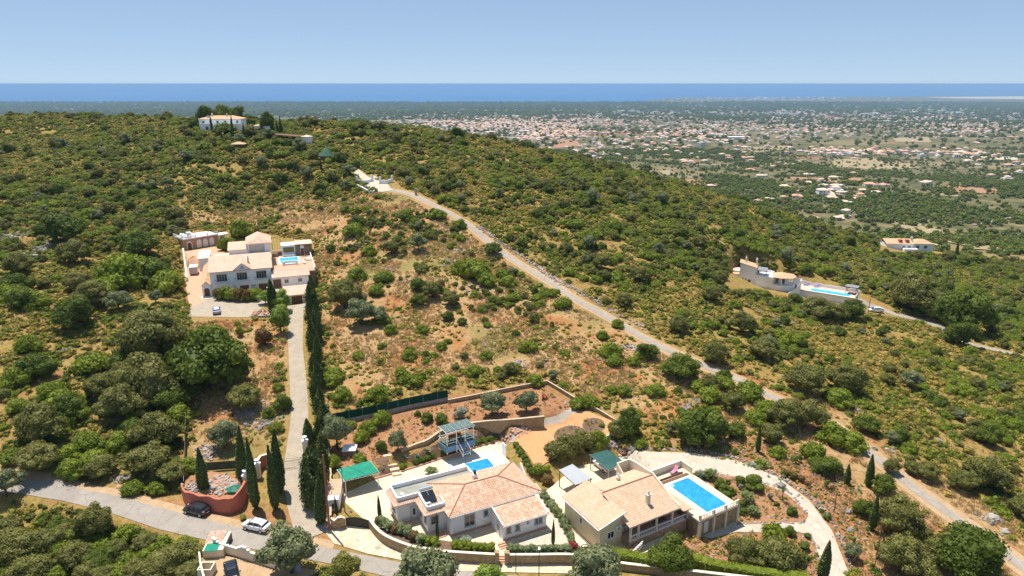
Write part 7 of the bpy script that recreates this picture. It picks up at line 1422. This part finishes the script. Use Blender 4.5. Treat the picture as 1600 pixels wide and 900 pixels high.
M_ole = leaf_mat('oleander leaves', (.12,.18,.035), (.16,.21,.05), (.62,.56,.5)); M_bou = leaf_mat('bougainvillea', (.28,.02,.035), (.36,.03,.05), (.12,.12,.03)); M_redbush = leaf_mat('rusty photinia leaves', (.09,.10,.02), (.17,.10,.03), (.34,.16,.06)); M_gold = leaf_mat('yellow green leaves', (.17,.17,.03), (.22,.2,.04), (.36,.32,.08)); M_silver = leaf_mat('silver shrub leaves', (.2,.24,.17), (.25,.28,.2), (.38,.4,.32))
mk_round('oleander_bush', M_ole, 3, 1.8, 1.5, 8, 800, .07, 0, 800, lump=.42, zlo=.3); mk_round('bougainvillea', M_bou, 1, 1.6, 1.2, 8, 700, .07, 0, 820, lump=.42, zlo=.3); mk_round('rusty_bush', M_redbush, 2, 2.0, 1.5, 9, 900, .09, 0, 830, lump=.4, zlo=.3); mk_round('golden_tree', M_gold, 1, 4, 3.2, 16, 2600, .13, .8, 840, lump=.34); mk_round('silver_bush', M_silver, 1, 1.2, 1.6, 6, 500, .06, 0, 850, lump=.42, zlo=.3)
mk_round('clipped_bush', M_dark, 3, 1.6, 1.15, 5, 1300, .05, 0, 860, lump=.5, zlo=.35, hull=.93); mk_round('light_tree', M_lime, 2, 2.6, 2.2, 12, 1500, .1, .7, 870, lump=.36)
CY = [((319,770),18,66,'slim cypress rising out of the rubble garden'),((379,754),18,82,'tall slim cypress behind the end of the coral wall'),((400,795),16,100,'tall cypress beside the white parked car'),((431,796),16,92,'dark cypress at the edge of the verge beside the uphill drive'),((437,770),20,90,'taller cypress right behind the one at the verge'.replace('right ','standing ')),((502,818),19,68,'conical cypress beside the rust red pole'),((484,693),18,38,'small cypress at the top of the iron gates'),
 ((594,812),6.5,36,'very slim young cypress inside the driveway gate'),((527,806),5,30,'very slim young cypress in front of the gatehouse'),((684,845),5.5,40,'very slim cypress against the bungalow corner'),((864,852),6,36,'very slim cypress beside the white pebble court'),((429,487),17,50,'dark cypress in front of the villa garage'),
 ((1184,706),8.5,40,'narrow cypress standing alone above the gravel drive'),((1068,690),7,32,'narrow cypress beside the big dark tree'),((1323,757),10,30,'short plump cypress on the red slope'),((1357,760),12,47,'pointed cypress beside the golden bush'),((1362,828),12,52,'pointed cypress beside the dark fence pole'),((1284,906),17,56,'leaning cypress at the foot of the gravel drive')]
for (u, v), w_, h_, lb in CY: place_px('cypress_tree', u, v, w_, lb, 'cypress', None, hpx=h_)
rowc = [(491,512,22,78),(497,532,17,54),(488,545,15,46),(496,572,16,50),(491,592,14,40),(499,606,17,44),(494,632,15,44),(501,650,18,44),(507,668,20,40),(497,690,14,36),(507,705,17,38),(484,752,26,50),(499,778,30,80),(487,792,26,66),(505,735,18,44)]
for u, v, w_, h_ in rowc: place_px('broad_cypress', u, v, w_*.85, 'ragged dark cypress in the row along the uphill driveway', 'cypress', 'cypresses lining the uphill driveway', hpx=h_, name='cypress_tree')
for (u, v, w_, h_) in [(332,208,4,27),(364,217,4.5,37),(382,217,4.5,24),(346,212,3,18),(341,210,3,16),(309,214,4,12),(323,217,3,10),(347,224,4,16)]: place_px('cypress_tree', u, v, w_, 'thin dark cypress on the lawn slope below the hill top house', 'cypress', 'cypresses in front of the hill top house', hpx=h_)
for (u, v, w_, h_) in [(434,211,4,22),(438,212,4,30),(441,211,4,20),(502,266,4,18),(450,268,3.5,12),(460,270,5,12),(465,270,3.5,14),(544,270,3,12)]: place_px('cypress_tree', u, v, w_, 'thin dark cypress on the upper slope east of the hill top house', 'cypress', 'cypresses on the upper slope', hpx=h_)
def plant_list(kind, rows, label, cat, group=None, name=None):
    for r in rows: place_px(kind, r[0], r[1], r[2], label if isinstance(label, str) else label[r[3]], cat, group, name=name)
# trees in front of the camera along the road
for kind, u, v, w_, hs, lb in [('olive_tree',455,897,80,1.05,'large round olive tree growing over the courtyard gate beside the road'),('golden_tree',540,912,46,1.1,'yellow green tree at the lower edge of the road'),('olive_tree',668,944,98,1.0,'big loose olive tree below the stone garden wall'),('light_tree',760,924,46,.9,'bright round tree top in front of the garden steps'),('olive_tree',925,922,78,1.0,'olive tree standing against the stone wall below the yellow villa'),('carob_tree',1046,893,68,1.0,'dense dark tree in front of the verandah of the yellow villa'),
 ('olive_tree',880,934,44,.8,'small olive top beside the black street lamp'),('holm_oak',1160,884,54,1.15,'open evergreen tree on the red bank below the large pool'),('holm_oak',1213,896,76,.95,'broad evergreen tree in the lower garden island'),('mastic_shrub',1208,845,38,1.3,'leafy tree by the side path below the garden island')]: place_px(kind, u, v, w_, lb, 'tree', None, hs, name='garden_tree')
for kind, u, v, w_, hs, lb in [('carob_tree',418,204,20,1.9,'tall pine beside the white outbuilding on the hill top'),('carob_tree',352,211,32,.8,'round dark tree in front of the hill top house')]: place_px(kind, u, v, w_, lb, 'pine tree', None, hs, name='pine_tree')
for k, (dx, dy, w_, hs, lb) in enumerate([(-10.5,12,9,1.5,'dark pine beyond the western corner of the hill top house'),(-4,15,12,1.25,'wide umbrella pine behind the hill top house'),(3,14,10,1.3,'second umbrella pine over the hill top roof'),(9,14,8,1.1,'rounded pine beyond the eastern corner of the hill top house'),(-13,5,6,1.2,'round dark tree west of the hill top house')]): x, y = Hh.wld(dx, dy); place('carob_tree', x, y, w_, lb, 'pine tree', hs=hs, name='pine_tree', z=Hh.zb-.3)
for k, (u, v, w_) in enumerate([(296,214,16),(310,222,14),(375,225,18),(392,214,20),(405,222,16),(420,218,18),(330,232,16),(448,230,18),(470,236,20),(490,250,20),(530,255,22),(545,275,20),(520,285,22),(556,262,16),(480,280,20),(460,262,18),(440,285,22),(410,262,18),(380,255,16),(500,300,18),(540,298,16),(630,278,22),(662,275,18),(640,292,16),(672,296,20),(700,300,22),(720,298,16)]): place_px(['holm_oak','carob_tree','olive_tree'][k % 3], u, v, w_, ['grey green tree on the wooded upper slope','dark tree on the wooded upper slope','silvery tree on the wooded upper slope'][k % 3], 'tree', ['grey trees on the upper slope','dark trees on the upper slope','silvery trees on the upper slope'][k % 3])
# orchard terrace and red garden
for kind, u, v, w_, hs, lb in [('olive_tree',770,650,38,1.1,'round olive on a short trunk in the orchard behind the gazebo'),('olive_tree',822,645,34,1.2,'round olive nearest the driftwood stump'),('clipped_bush',691,663,19,1.2,'oval grey green shrub behind the gazebo roof'),('silver_bush',721,655,19,1.0,'rounded silvery shrub on the orchard terrace'),('clipped_bush',668,660,18,1.1,'bright oval shrub in the middle of the orchard terrace'),('clipped_bush',652,650,11,1.0,'small ball shrub by the netting fence'),('mastic_shrub',596,664,33,1.2,'leafy bush against the netting fence'),('mastic_shrub',566,690,27,1.2,'bush next to the pump house'),('olive_tree',622,706,28,1.2,'feathery olive above the curved retaining wall'),('clipped_bush',595,704,18,1.2,'bright round bush between pump house and retaining wall'),('green_bush',563,722,20,.8,'low bush behind the green roofed carport'),
 ('green_bush',630,732,13,1.0,'ball shrub at the foot of the slab steps'),('mastic_shrub',547,668,20,1.0,'small shrub in the corner of the netting fence'),('olive_tree',528,702,44,1.3,'tall loose tree beside the pump house and cypress row'),('mastic_shrub',575,676,30,1.0,'shrub in front of the netting fence'),('mastic_shrub',520,730,26,1.3,'leafy shrub along the reddish plot wall')]: place_px(kind, u, v, w_, lb, 'shrub' if 'shrub' in lb or 'bush' in lb else 'tree', None, hs, name='garden_shrub' if 'olive' not in lb else 'olive_tree')
plant_list('clipped_bush', [(806,698,10),(811,704,10),(815,711,11),(819,718,11),(823,725,11),(826,732,12),(829,739,12)], 'bright ball bush in the row between pool terrace and orange yard', 'bush', 'row of ball bushes beside the pool terrace', 'ball_bush')
plant_list('clipped_bush', [(650,724,12),(659,722,11),(668,719,12),(676,716,11),(694,711,11),(703,708,12),(712,705,11),(739,698,11),(748,695,11),(757,692,11),(766,689,12),(774,686,11)], 'low clipped bush on the planted bank above the pool terrace', 'bush', 'low bushes along the planted bank', 'low_bush')
for kind, u, v, w_, hs, lb in [('grey_bush',868,716,34,1.2,'grey green hedge bush behind the canvas shelter'),('grey_bush',890,712,38,1.3,'tall grey bush in the hedge beside the orange gravel'),('grey_bush',912,703,36,1.3,'broad bush at the bend of the orange gravel yard'),('mastic_shrub',936,696,30,1.3,'bright bush behind the dark green carport'),('holm_oak',966,684,32,1.2,'evergreen in front of the tall dark conical tree'),('clipped_bush',977,693,13,1.0,'clipped ball by the end of the cream yard wall'),('green_bush',842,742,18,1.3,'leafy bush beside the white fin wall'),('mastic_shrub',915,634,22,1.2,'bush growing over the yard wall at its bend'),('green_bush',854,736,12,1.0,'small bush at the lower tip of the orange yard'),('rusty_bush',854,755,22,.8,'brown leaved bush between the two plots')]: place_px(kind, u, v, w_, lb, 'bush', None, hs, name='garden_bush')
plant_list('oleander_bush', [(849,776,14),(854,784,14),(860,791,15),(866,798,16),(872,806,16),(877,814,15),(882,823,15),(887,832,15),(891,841,14),(893,849,12)], 'flowering oleander in the hedge between the white bungalow and the yellow villa', 'oleander', 'oleander hedge between the two houses')
x, y = P(896, 856, 1.0); place('bougainvillea', x, y, 1.5, 'crimson bougainvillea where the stone wall meets the yellow villa plot', 'bougainvillea', z=.7)
for k, (u, v) in enumerate([(592,822),(600,825),(609,829),(618,833),(628,836),(638,840),(648,845),(658,849)]): x, y = P(u, v-3, 1.1); place('oleander_bush' if k % 3 else 'rusty_bush', x, y, 1.7, 'leafy oleander behind the curved stone garden wall', 'oleander', 'oleanders behind the curved wall', z=1.0, name='oleander_bush')
for k, (u, v) in enumerate([(668,852),(679,853),(712,858),(722,859),(733,860),(745,862),(757,862),(766,862)]): x, y = P(u, v-3, 1.1); place('green_bush', x, y, 1.5, 'green bush in the bed beside the garden steps', 'bush', 'bushes in the wall bed beside the steps', z=1.0, name='bed_bush')
for k, u in enumerate(range(797, 890, 9)): x, y = P(u, 861, 1.1); place('oleander_bush', x, y, 1.25, 'white flowering oleander behind the straight stone wall', 'oleander', 'oleanders behind the straight wall', z=.95)
x, y = P(727, 848, .4); place('silver_bush', x, y, 1.8, 'pale trimmed shrub under the bungalow window', 'shrub', z=ZA, hs=.6)
place_px('palm_tree', 674, 741, 22, 'small fan palm on the edge of the pool terrace', 'palm', name='palm_tree', hs=.7)
plant_list('agave_plant', [(632,716,12),(652,713,10),(668,705,14),(603,740,7),(610,735,6),(598,733,7),(656,742,6)], 'spiky succulent on the planted bank near the slab steps', 'succulent', 'succulents on the planted bank')
plant_list('agave_plant', [(883,684,11),(900,672,8),(892,668,10)], 'agave in the large round bed of the orange yard', 'agave', 'agaves in the large round bed'); plant_list('green_bush', [(900,682,6),(901,676,6),(912,681,6)], 'small bush in the large round bed', 'bush', 'small bushes in the large round bed')
plant_list('yucca_plant', [(919,664,6),(924,662,7),(931,661,6)], 'upright succulent in the small round bed', 'succulent', 'upright succulents in the small round bed'); plant_list('agave_plant', [(922,671,8),(932,672,7)], 'agave in the small round bed', 'agave', 'agaves in the small round bed'); plant_list('green_bush', [(940,667,9)], 'bush in the small round bed', 'bush')
# gravel drive gardens
for kind, u, v, w_, hs, lb in [('clipped_bush',1156,757,17,1.1,'dark clipped dome beside the gravel drive curve'),('clipped_bush',1180,763,30,.9,'widest dark clipped dome in the garden island'),('clipped_bush',1124,763,19,1.1,'clipped dome nearest the pool corner'),('clipped_bush',1131,769,17,1.1,'second clipped dome beside the pool corner'),('clipped_bush',1143,771,14,1.0,'small clipped dome beside the feathery palm'),('clipped_bush',1136,783,20,1.0,'clipped dome at the long side of the pool'),('clipped_bush',1158,793,13,1.2,'tall clipped bush at the front pool corner'),('clipped_bush',1161,804,12,1.1,'lower clipped bush at the front pool corner'),('clipped_bush',1236,803,16,1.1,'grey green ball by the rock edging of the drive'),('clipped_bush',1232,836,18,1.0,'clipped ball beside the side path'),('clipped_bush',1261,840,10,1.0,'small ball by the fork of the gravel drive'),('clipped_bush',1256,858,16,1.0,'clipped ball near the fork of the drive'),('clipped_bush',1256,875,16,1.0,'lowest clipped ball in the lower island'),('clipped_bush',1213,790,8,1.1,'tiny ball shrub in the island centre'),('clipped_bush',1102,748,14,1.0,'clipped bush behind the silver cone'),('clipped_bush',1087,746,10,1.0,'small clipped bush at the back of the pool'),
 ('silver_bush',1094,751,13,1.2,'silver cone shaped shrub behind the pool'),('silver_bush',1157,766,8,1.2,'slim silver cone in the garden island'),('silver_bush',1203,781,8,1.4,'slim silver cone near the drive edge'),('clipped_bush',1138,756,9,1.0,'little round shrub above the clipped domes')]: place_px(kind, u, v, w_, lb, 'shrub', None, hs, name='clipped_shrub')
place_px('palm_tree', 1110, 748, 22, 'spreading palm at the back edge of the gravel garden', 'palm'); place_px('palm_tree', 1166, 786, 27, 'feathery palm in the middle of the garden island', 'palm'); place_px('palm_tree', 1176, 803, 22, 'lower palm at the front of the garden island', 'palm', hs=.8); place_px('yucca_plant', 1222, 783, 15, 'tall spiky yucca beside the gravel drive', 'yucca', hs=1.8)
plant_list('agave_plant', [(1177,729,13),(1186,725,14),(1194,731,14),(1183,733,12),(1170,727,11),(1200,727,10),(1195,722,10)], 'large blue green agave in the clump above the gravel drive', 'agave', 'agave clump above the gravel drive')
rnd = random.Random(21); ag = []
for (u0, v0), (u1, v1), n in [((1205,742),(1300,800),26),((1296,802),(1345,890),22),((1230,722),(1345,770),26),((1110,742),(1250,800),14),((1150,800),(1245,812),14),((1080,690),(1180,712),10)]:
    for k in range(n): t = rnd.random(); ag.append((u0+(u1-u0)*t+rnd.uniform(-9, 16), v0+(v1-v0)*t+rnd.uniform(-8, 6), rnd.uniform(4.5, 8.5)))
plant_list('agave_plant', [a for a in ag if not (1150 < a[0] < 1300 and a[1] > 812)], 'small green agave scattered beside the gravel drive', 'agave', 'small agaves beside the gravel drive')
for u, v in [(1222,745),(1238,725),(1243,724),(1249,722),(1304,745),(1355,833),(1333,850),(1362,890),(1290,762),(1258,716)]: place_px('light_tree', u, v, 7, 'thin young sapling on the red slope', 'sapling', 'young saplings on the red slope', hs=1.6, name='sapling')
plant_list('rusty_bush', [(1229,743,12),(1240,748,14),(1252,752,12),(1224,738,9),(1262,758,10),(1300,765,9)], 'low reddish cushion shrub above the gravel drive', 'shrub', 'reddish cushions above the gravel drive', 'cushion_shrub')
def hedge(name, pts, h, w_, label, z=None, mat=None, zo=0):
    L = smooth_line([(*p, 0) for p in pts], .45)[:, :2]; d = np.gradient(L, axis=0); d /= np.hypot(d[:,0], d[:,1])[:,None]+1e-9; r = np.random.default_rng(len(L)); V, F, val = [], [], []; ox, oy = L[0]; zg = [h1(x, y)+zo if z is None else z for x, y in L]; prof = [(-.5,0),(-.52,.5),(-.46,.9),(-.3,1.0),(.3,1.0),(.46,.9),(.52,.5),(.5,0)]
    for (x, y), (dx, dy), z_ in zip(L, d, zg):
        for a, b in prof: k = 1+(r.random()-.5)*.12; V.append((x-dy*a*w_*k-ox, y+dx*a*w_*k-oy, z_+b*h*k))
    n = len(prof)
    for i in range(len(L)-1):
        for j in range(n-1): F.append((i*n+j, (i+1)*n+j, (i+1)*n+j+1, i*n+j+1)); val.append(r.random()*.4)
    F += [tuple(range(n)), tuple(range((len(L)-1)*n, len(L)*n))[::-1]]; val += [.2, .2]
    m = int(len(L)*150); idx = r.integers(0, len(L), m); a = (r.random(m)-.5); sd = r.random(m) < .55; A2 = np.where(sd, a, np.sign(a)*.51); B2 = np.where(sd, 1.0, r.random(m)); c = np.stack([L[idx,0]-d[idx,1]*A2*w_-ox+d[idx,0]*(r.random(m)-.5)*.45, L[idx,1]+d[idx,0]*A2*w_-oy+d[idx,1]*(r.random(m)-.5)*.45, np.array(zg)[idx]+B2*h], 1)
    nr = np.stack([-d[idx,1]*A2, d[idx,0]*A2, np.where(sd, 1.0, .4)], 1); nr /= np.linalg.norm(nr, axis=1)[:,None]; q, _ = leaves(c, nr, .07, None, r, .4); b = len(V); V += q.tolist(); F += [(b+4*i, b+4*i+1, b+4*i+2, b+4*i+3) for i in range(m)]; val += list(r.random(m))
    me = bpy.data.meshes.new(name); me.from_pydata(V, [], F); me.materials.append(mat or M_mast); set_leafvar(me, val); o = bpy.data.objects.new(name, me); COL.objects.link(o); o.location = (ox, oy, 0); tag(o, label, 'hedge'); return o
hedge('clipped_hedge', [P(u, v, 1.0) for u, v in [(958,868),(985,872),(1010,878),(1030,882)]], 1.8, 1.5, 'thick clipped hedge below the verandah stairs of the yellow villa', z=.1)
hedge('clipped_hedge', [P(u, v, .5) for u, v in [(1082,878),(1110,886),(1150,894),(1200,902),(1260,908)]], 1.7, 1.4, 'long clipped hedge along the stone wall below the red bank', z=-.2)
curvewall('garden_wall', [SH(*p, 1) for p in [(10.5,76.7),(13,75.9),(16.5,75.2),(20,74.7),(26,73.6),(33,72.4)]], -.6, 1.1, .35, M_frontw, 'long stone wall running below the clipped hedges', cap=M_creamw)
# villa planting
for k, (u, v, w_) in enumerate([(344,466,18),(350,466,20),(362,468,20),(374,469,20),(385,469,20),(396,468,20),(404,464,16)]): place_px('rusty_bush' if k in (0,3,4) else 'green_bush', u, v+2, w_, 'shrub in the hedge along the villa facade', 'shrub', 'hedge shrubs along the villa facade', hs=1.3, name='facade_shrub')
for kind, u, v, w_, hs, lb in [('light_tree',444,487,24,1.2,'bright tree between the villa stair and the garage'),('light_tree',415,476,20,.9,'bright bush beside the villa stair wall'),('light_tree',440,521,30,1.3,'bright green tree at the top of the uphill drive'),('light_tree',437,503,26,.9,'bright round bush below the grey planter'),('rusty_bush',411,540,30,1.2,'brown green bush on the bank below the forecourt'),('clipped_bush',442,641,26,1.2,'dark rounded bush beside the uphill drive'),('clipped_bush',421,650,16,1.2,'small dark bush beside the rubble slope'),('green_bush',375,525,12,1.8,'narrow young shrub below the forecourt'),('mastic_shrub',435,610,18,1.2,'bright bush at the edge of the uphill drive'),('mastic_shrub',355,388,26,1.2,'dark bush behind the villa rear court'),('mastic_shrub',375,368,34,1.2,'bush behind the villa tower')]: place_px(kind, u, v, w_, lb, 'bush' if 'bush' in lb or 'shrub' in lb else 'tree', None, hs, name='garden_bush' if 'tree' not in lb else 'garden_tree')
plant_list('agave_plant', [(436,655,10),(443,652,9),(430,658,8),(424,662,7)], 'agave clump at the edge of the uphill drive', 'agave', 'agaves at the edge of the uphill drive')
place_px('palm_tree', 573, 293, 10, 'single palm in the gateway court planter', 'palm', hs=1.2); place_px('palm_tree', 1461, 392, 9, 'palm in front of the low stone cottage', 'palm', hs=1.6); place_px('palm_tree', 1477, 388, 9, 'palm beside the eastern end of the low stone cottage', 'palm', hs=1.2); place_px('cypress_tree', 1494, 401, 5, 'single dark cypress beyond the low stone cottage', 'cypress', hpx=24)
x, y = G(380, 812); place_px('light_tree', 380, 812, 10, 'small bright bush between the two cars on the verge', 'bush', hs=.7, name='verge_bush'); place_px('light_tree', 436, 820, 11, 'small bright bush on the verge behind the white car', 'bush', hs=.7, name='verge_bush')
# ---------------------------------------------------------------- stones
def along(name, line, n, jit, smin, smax, kinds):
    L = smooth_line([(*p, 0) for p in line], .3)[:, :2]; i = rng.integers(0, len(L), n); x = L[i,0]+rng.normal(size=n)*jit; y = L[i,1]+rng.normal(size=n)*jit; return scatter(name, np.stack([x, y, H(x, y)+.05], 1), smin+(smax-smin)*rng.random(n), kinds, lean=.4)
EDGE_O = wp([(985,700),(1020,702),(1060,703),(1090,704),(1130,711),(1170,722),(1215,743),(1250,765),(1275,785),(1295,810),(1310,835),(1325,870),(1332,905)]); EDGE_I = wp([(1118,740),(1150,748),(1200,757),(1230,768),(1250,790),(1262,806)]); EDGE_P = wp([(1153,819),(1200,817),(1256,817)]); EDGE_L = wp([(1262,838),(1275,855),(1280,880)])
for nm, ln, n in (('drive_edge_stones', EDGE_O, 330), ('drive_edge_stones', EDGE_I, 140), ('drive_edge_stones', EDGE_P, 60), ('drive_edge_stones', EDGE_L, 40)): along(nm, ln, n, .2, .25, .58, RK)
for ln in (BED1W+BED1W[:1], BED2W+BED2W[:1]): along('bed_edge_stones', ln, 70, .08, .25, .5, RK[0:9:3]+RK[2:9:3])
along('bank_stones', [G(u, v) for u, v in [(780,690),(795,682),(812,674),(826,666)]], 60, .35, .4, 1.0, RK[2:9:3]); along('yard_rockery', wp([(948,690),(958,700),(968,704),(985,702)]), 60, .8, .5, 1.1, RK)
heap('rubble_slope', (395,643), 420, 18, 10, .3, 1.1, RK); heap('rubble_slope', (325,706), 120, 10, 8, .3, 1.0, RK); heap('rubble_slope', (410,660), 60, 14, 5, .5, 1.2, RK[1:9:3])
along('dry_stone_wall', wp([(1148,460),(1165,474),(1185,487),(1210,497),(1235,505)]), 320, .4, .4, 1.2, RK[1:9:3]+RK[0:1]); along('dry_stone_wall', wp([(1068,640),(1095,625),(1128,618)]), 120, .35, .5, 1.1, RK[1:9:3]); along('lane_wall_stones', wp([(748,355),(790,385),(832,412),(870,438),(905,455),(945,478),(975,497),(1010,514)]), 420, .5, .4, 1.1, RK)
along('bank_outcrop', wp([(0,392),(25,398),(45,400),(62,392),(80,376)]), 160, 1.0, .6, 2.0, RK[0:2]+RK[3:5]); along('bank_outcrop', wp([(0,375),(20,368),(40,365)]), 90, 1.2, .5, 1.6, RK[0:2])
for cu, cv, n, s in [(575,556,30,.5),(870,420,30,.7),(835,478,26,.6),(850,565,70,.6),(812,568,40,.8),(890,630,20,.6),(985,545,40,1.0),(948,560,40,.8),(735,450,50,.9),(690,360,40,1.0),(715,392,40,1.0),(610,420,30,.9),(760,540,24,.7),(140,500,30,.8),(100,548,40,.9),(118,562,20,.6),(15,560,20,.6),(180,395,20,.7),(65,515,20,.6),(265,745,30,1.0),(190,750,40,1.1),(1540,810,26,.7),(1570,835,16,.6),(1430,640,8,1.0),(1395,700,10,.8),(1450,690,10,.7),(1345,632,10,1.0),(1230,595,8,1.1),(700,410,60,.9),(640,440,50,.8),(660,300,14,.6),(760,345,20,.8),(330,540,60,.7),(285,520,40,.8)]:
    heap('loose_rocks', (cu, cv), n, 9, 3.5, .35*s, 1.3*s, RK)
x, y = wedge(5200, 64, 420); Zn = zone_of(x, y); k = allowed(x, y) & (rng.random(len(x)) < .25+.6*Zn[:,0]); x, y = x[k], y[k]; scatter('hillside_stones', np.stack([x, y, H(x, y)], 1), .2+.7*rng.random(len(x))**3, RK, lean=.4)
for i, (u, v, s) in enumerate([(1307,632,1.2),(1340,642,1.0),(1366,702,1.1),(1456,703,1.1),(1325,801,1.0),(1329,829,1.1),(1552,810,1.5),(1560,815,1.2),(1549,818,1.3),(1571,832,1.2),(1468,691,1.2),(589,667,1.6),(705,697,1.3),(1220,760,1.5),(548,800,.6)]):
    x, y = G(u, v); o = bpy.data.objects.new('boulder', RKB[i % 6]); COL.objects.link(o); o.location = (x, y, h1(x, y)+.1*s); o.scale = (s, s, s); o.rotation_euler = (0, 0, i*1.3); tag(o, 'weathered boulder lying on the bare red and tan soil', 'boulder', 'boulders lying on bare soil')
for u, v, lb in [(590,856,'round iron manhole cover in the crazy paving'),(509,827,'round iron manhole cover beside the rust red pole')]:
    q = MB(); q.lathe([(.36,0),(.36,.03),(.30,.035)], 0, 0, 16); o = q.build('manhole_cover', M_grey); o.location = (*P(u, v, .1), h1(*P(u, v, .1))+.10); tag(o, lb, 'manhole cover')
# grit, pebbles and weeds on the bare garden soil
gp = [ISL1, ISL2, wp([(1120,716),(1215,745),(1290,790),(1345,900),(1370,900),(1345,760),(1290,716),(1200,690),(1110,690)]), wp([(525,668),(600,652),(700,632),(850,608),(896,636),(760,660),(640,700),(600,710),(560,738),(527,738)]), [G(u, v) for u, v in [(1066,832),(1110,845),(1262,840),(1282,900),(1090,880)]], BED1W, BED2W]
X, Y_ = [], []
for pl_, n_ in zip(gp, (420, 420, 1500, 1100, 300, 60, 30)):
    a = np.array(pl_); x = rng.uniform(a[:,0].min(), a[:,0].max(), n_*2); y = rng.uniform(a[:,1].min(), a[:,1].max(), n_*2); k = in_poly(pl_, x, y) & (np.minimum.reduce([line_dist(e_, x, y) for e_ in (EDGE_O, EDGE_I, EDGE_P)]) > .5); X.append(x[k]); Y_.append(y[k])
X = np.concatenate(X); Y_ = np.concatenate(Y_); rd_ = rng.random(len(X))
k = rd_ < .5; scatter('soil_pebbles', np.stack([X[k], Y_[k], H(X[k], Y_[k])+.12], 1), .1+.3*rng.random(k.sum())**2, RK, lean=.4)
k = rd_ >= .62; scatter('garden_weeds', np.stack([X[k], Y_[k], H(X[k], Y_[k])+.08], 1), .18+.45*rng.random(k.sum())**2, tuft_p)
k = (rd_ >= .5) & (rd_ < .62); scatter('dry_garden_grass', np.stack([X[k], Y_[k], H(X[k], Y_[k])+.08], 1), .7+.6*rng.random(k.sum()), [straw(4), straw(5)])
# ---------------------------------------------------------------- sea air: one closed box of even haze
hz = MB(); hz.box(-121000, 121000, -400, 121000, -290, 66)
hm = bpy.data.materials.new('sea haze'); hm.use_nodes = True; hn = hm.node_tree.nodes; hl = hm.node_tree.links; hn.remove(hn['Principled BSDF'])
pv = hn.new('ShaderNodeVolumePrincipled'); pv.inputs['Color'].default_value = (.31, .50, .76, 1); pv.inputs['Density'].default_value = 6.2e-5; pv.inputs['Anisotropy'].default_value = 0.0
hl.new(pv.outputs[0], hn['Material Output'].inputs['Volume'])
tag(hz.build('haze', hm), kind='stuff')
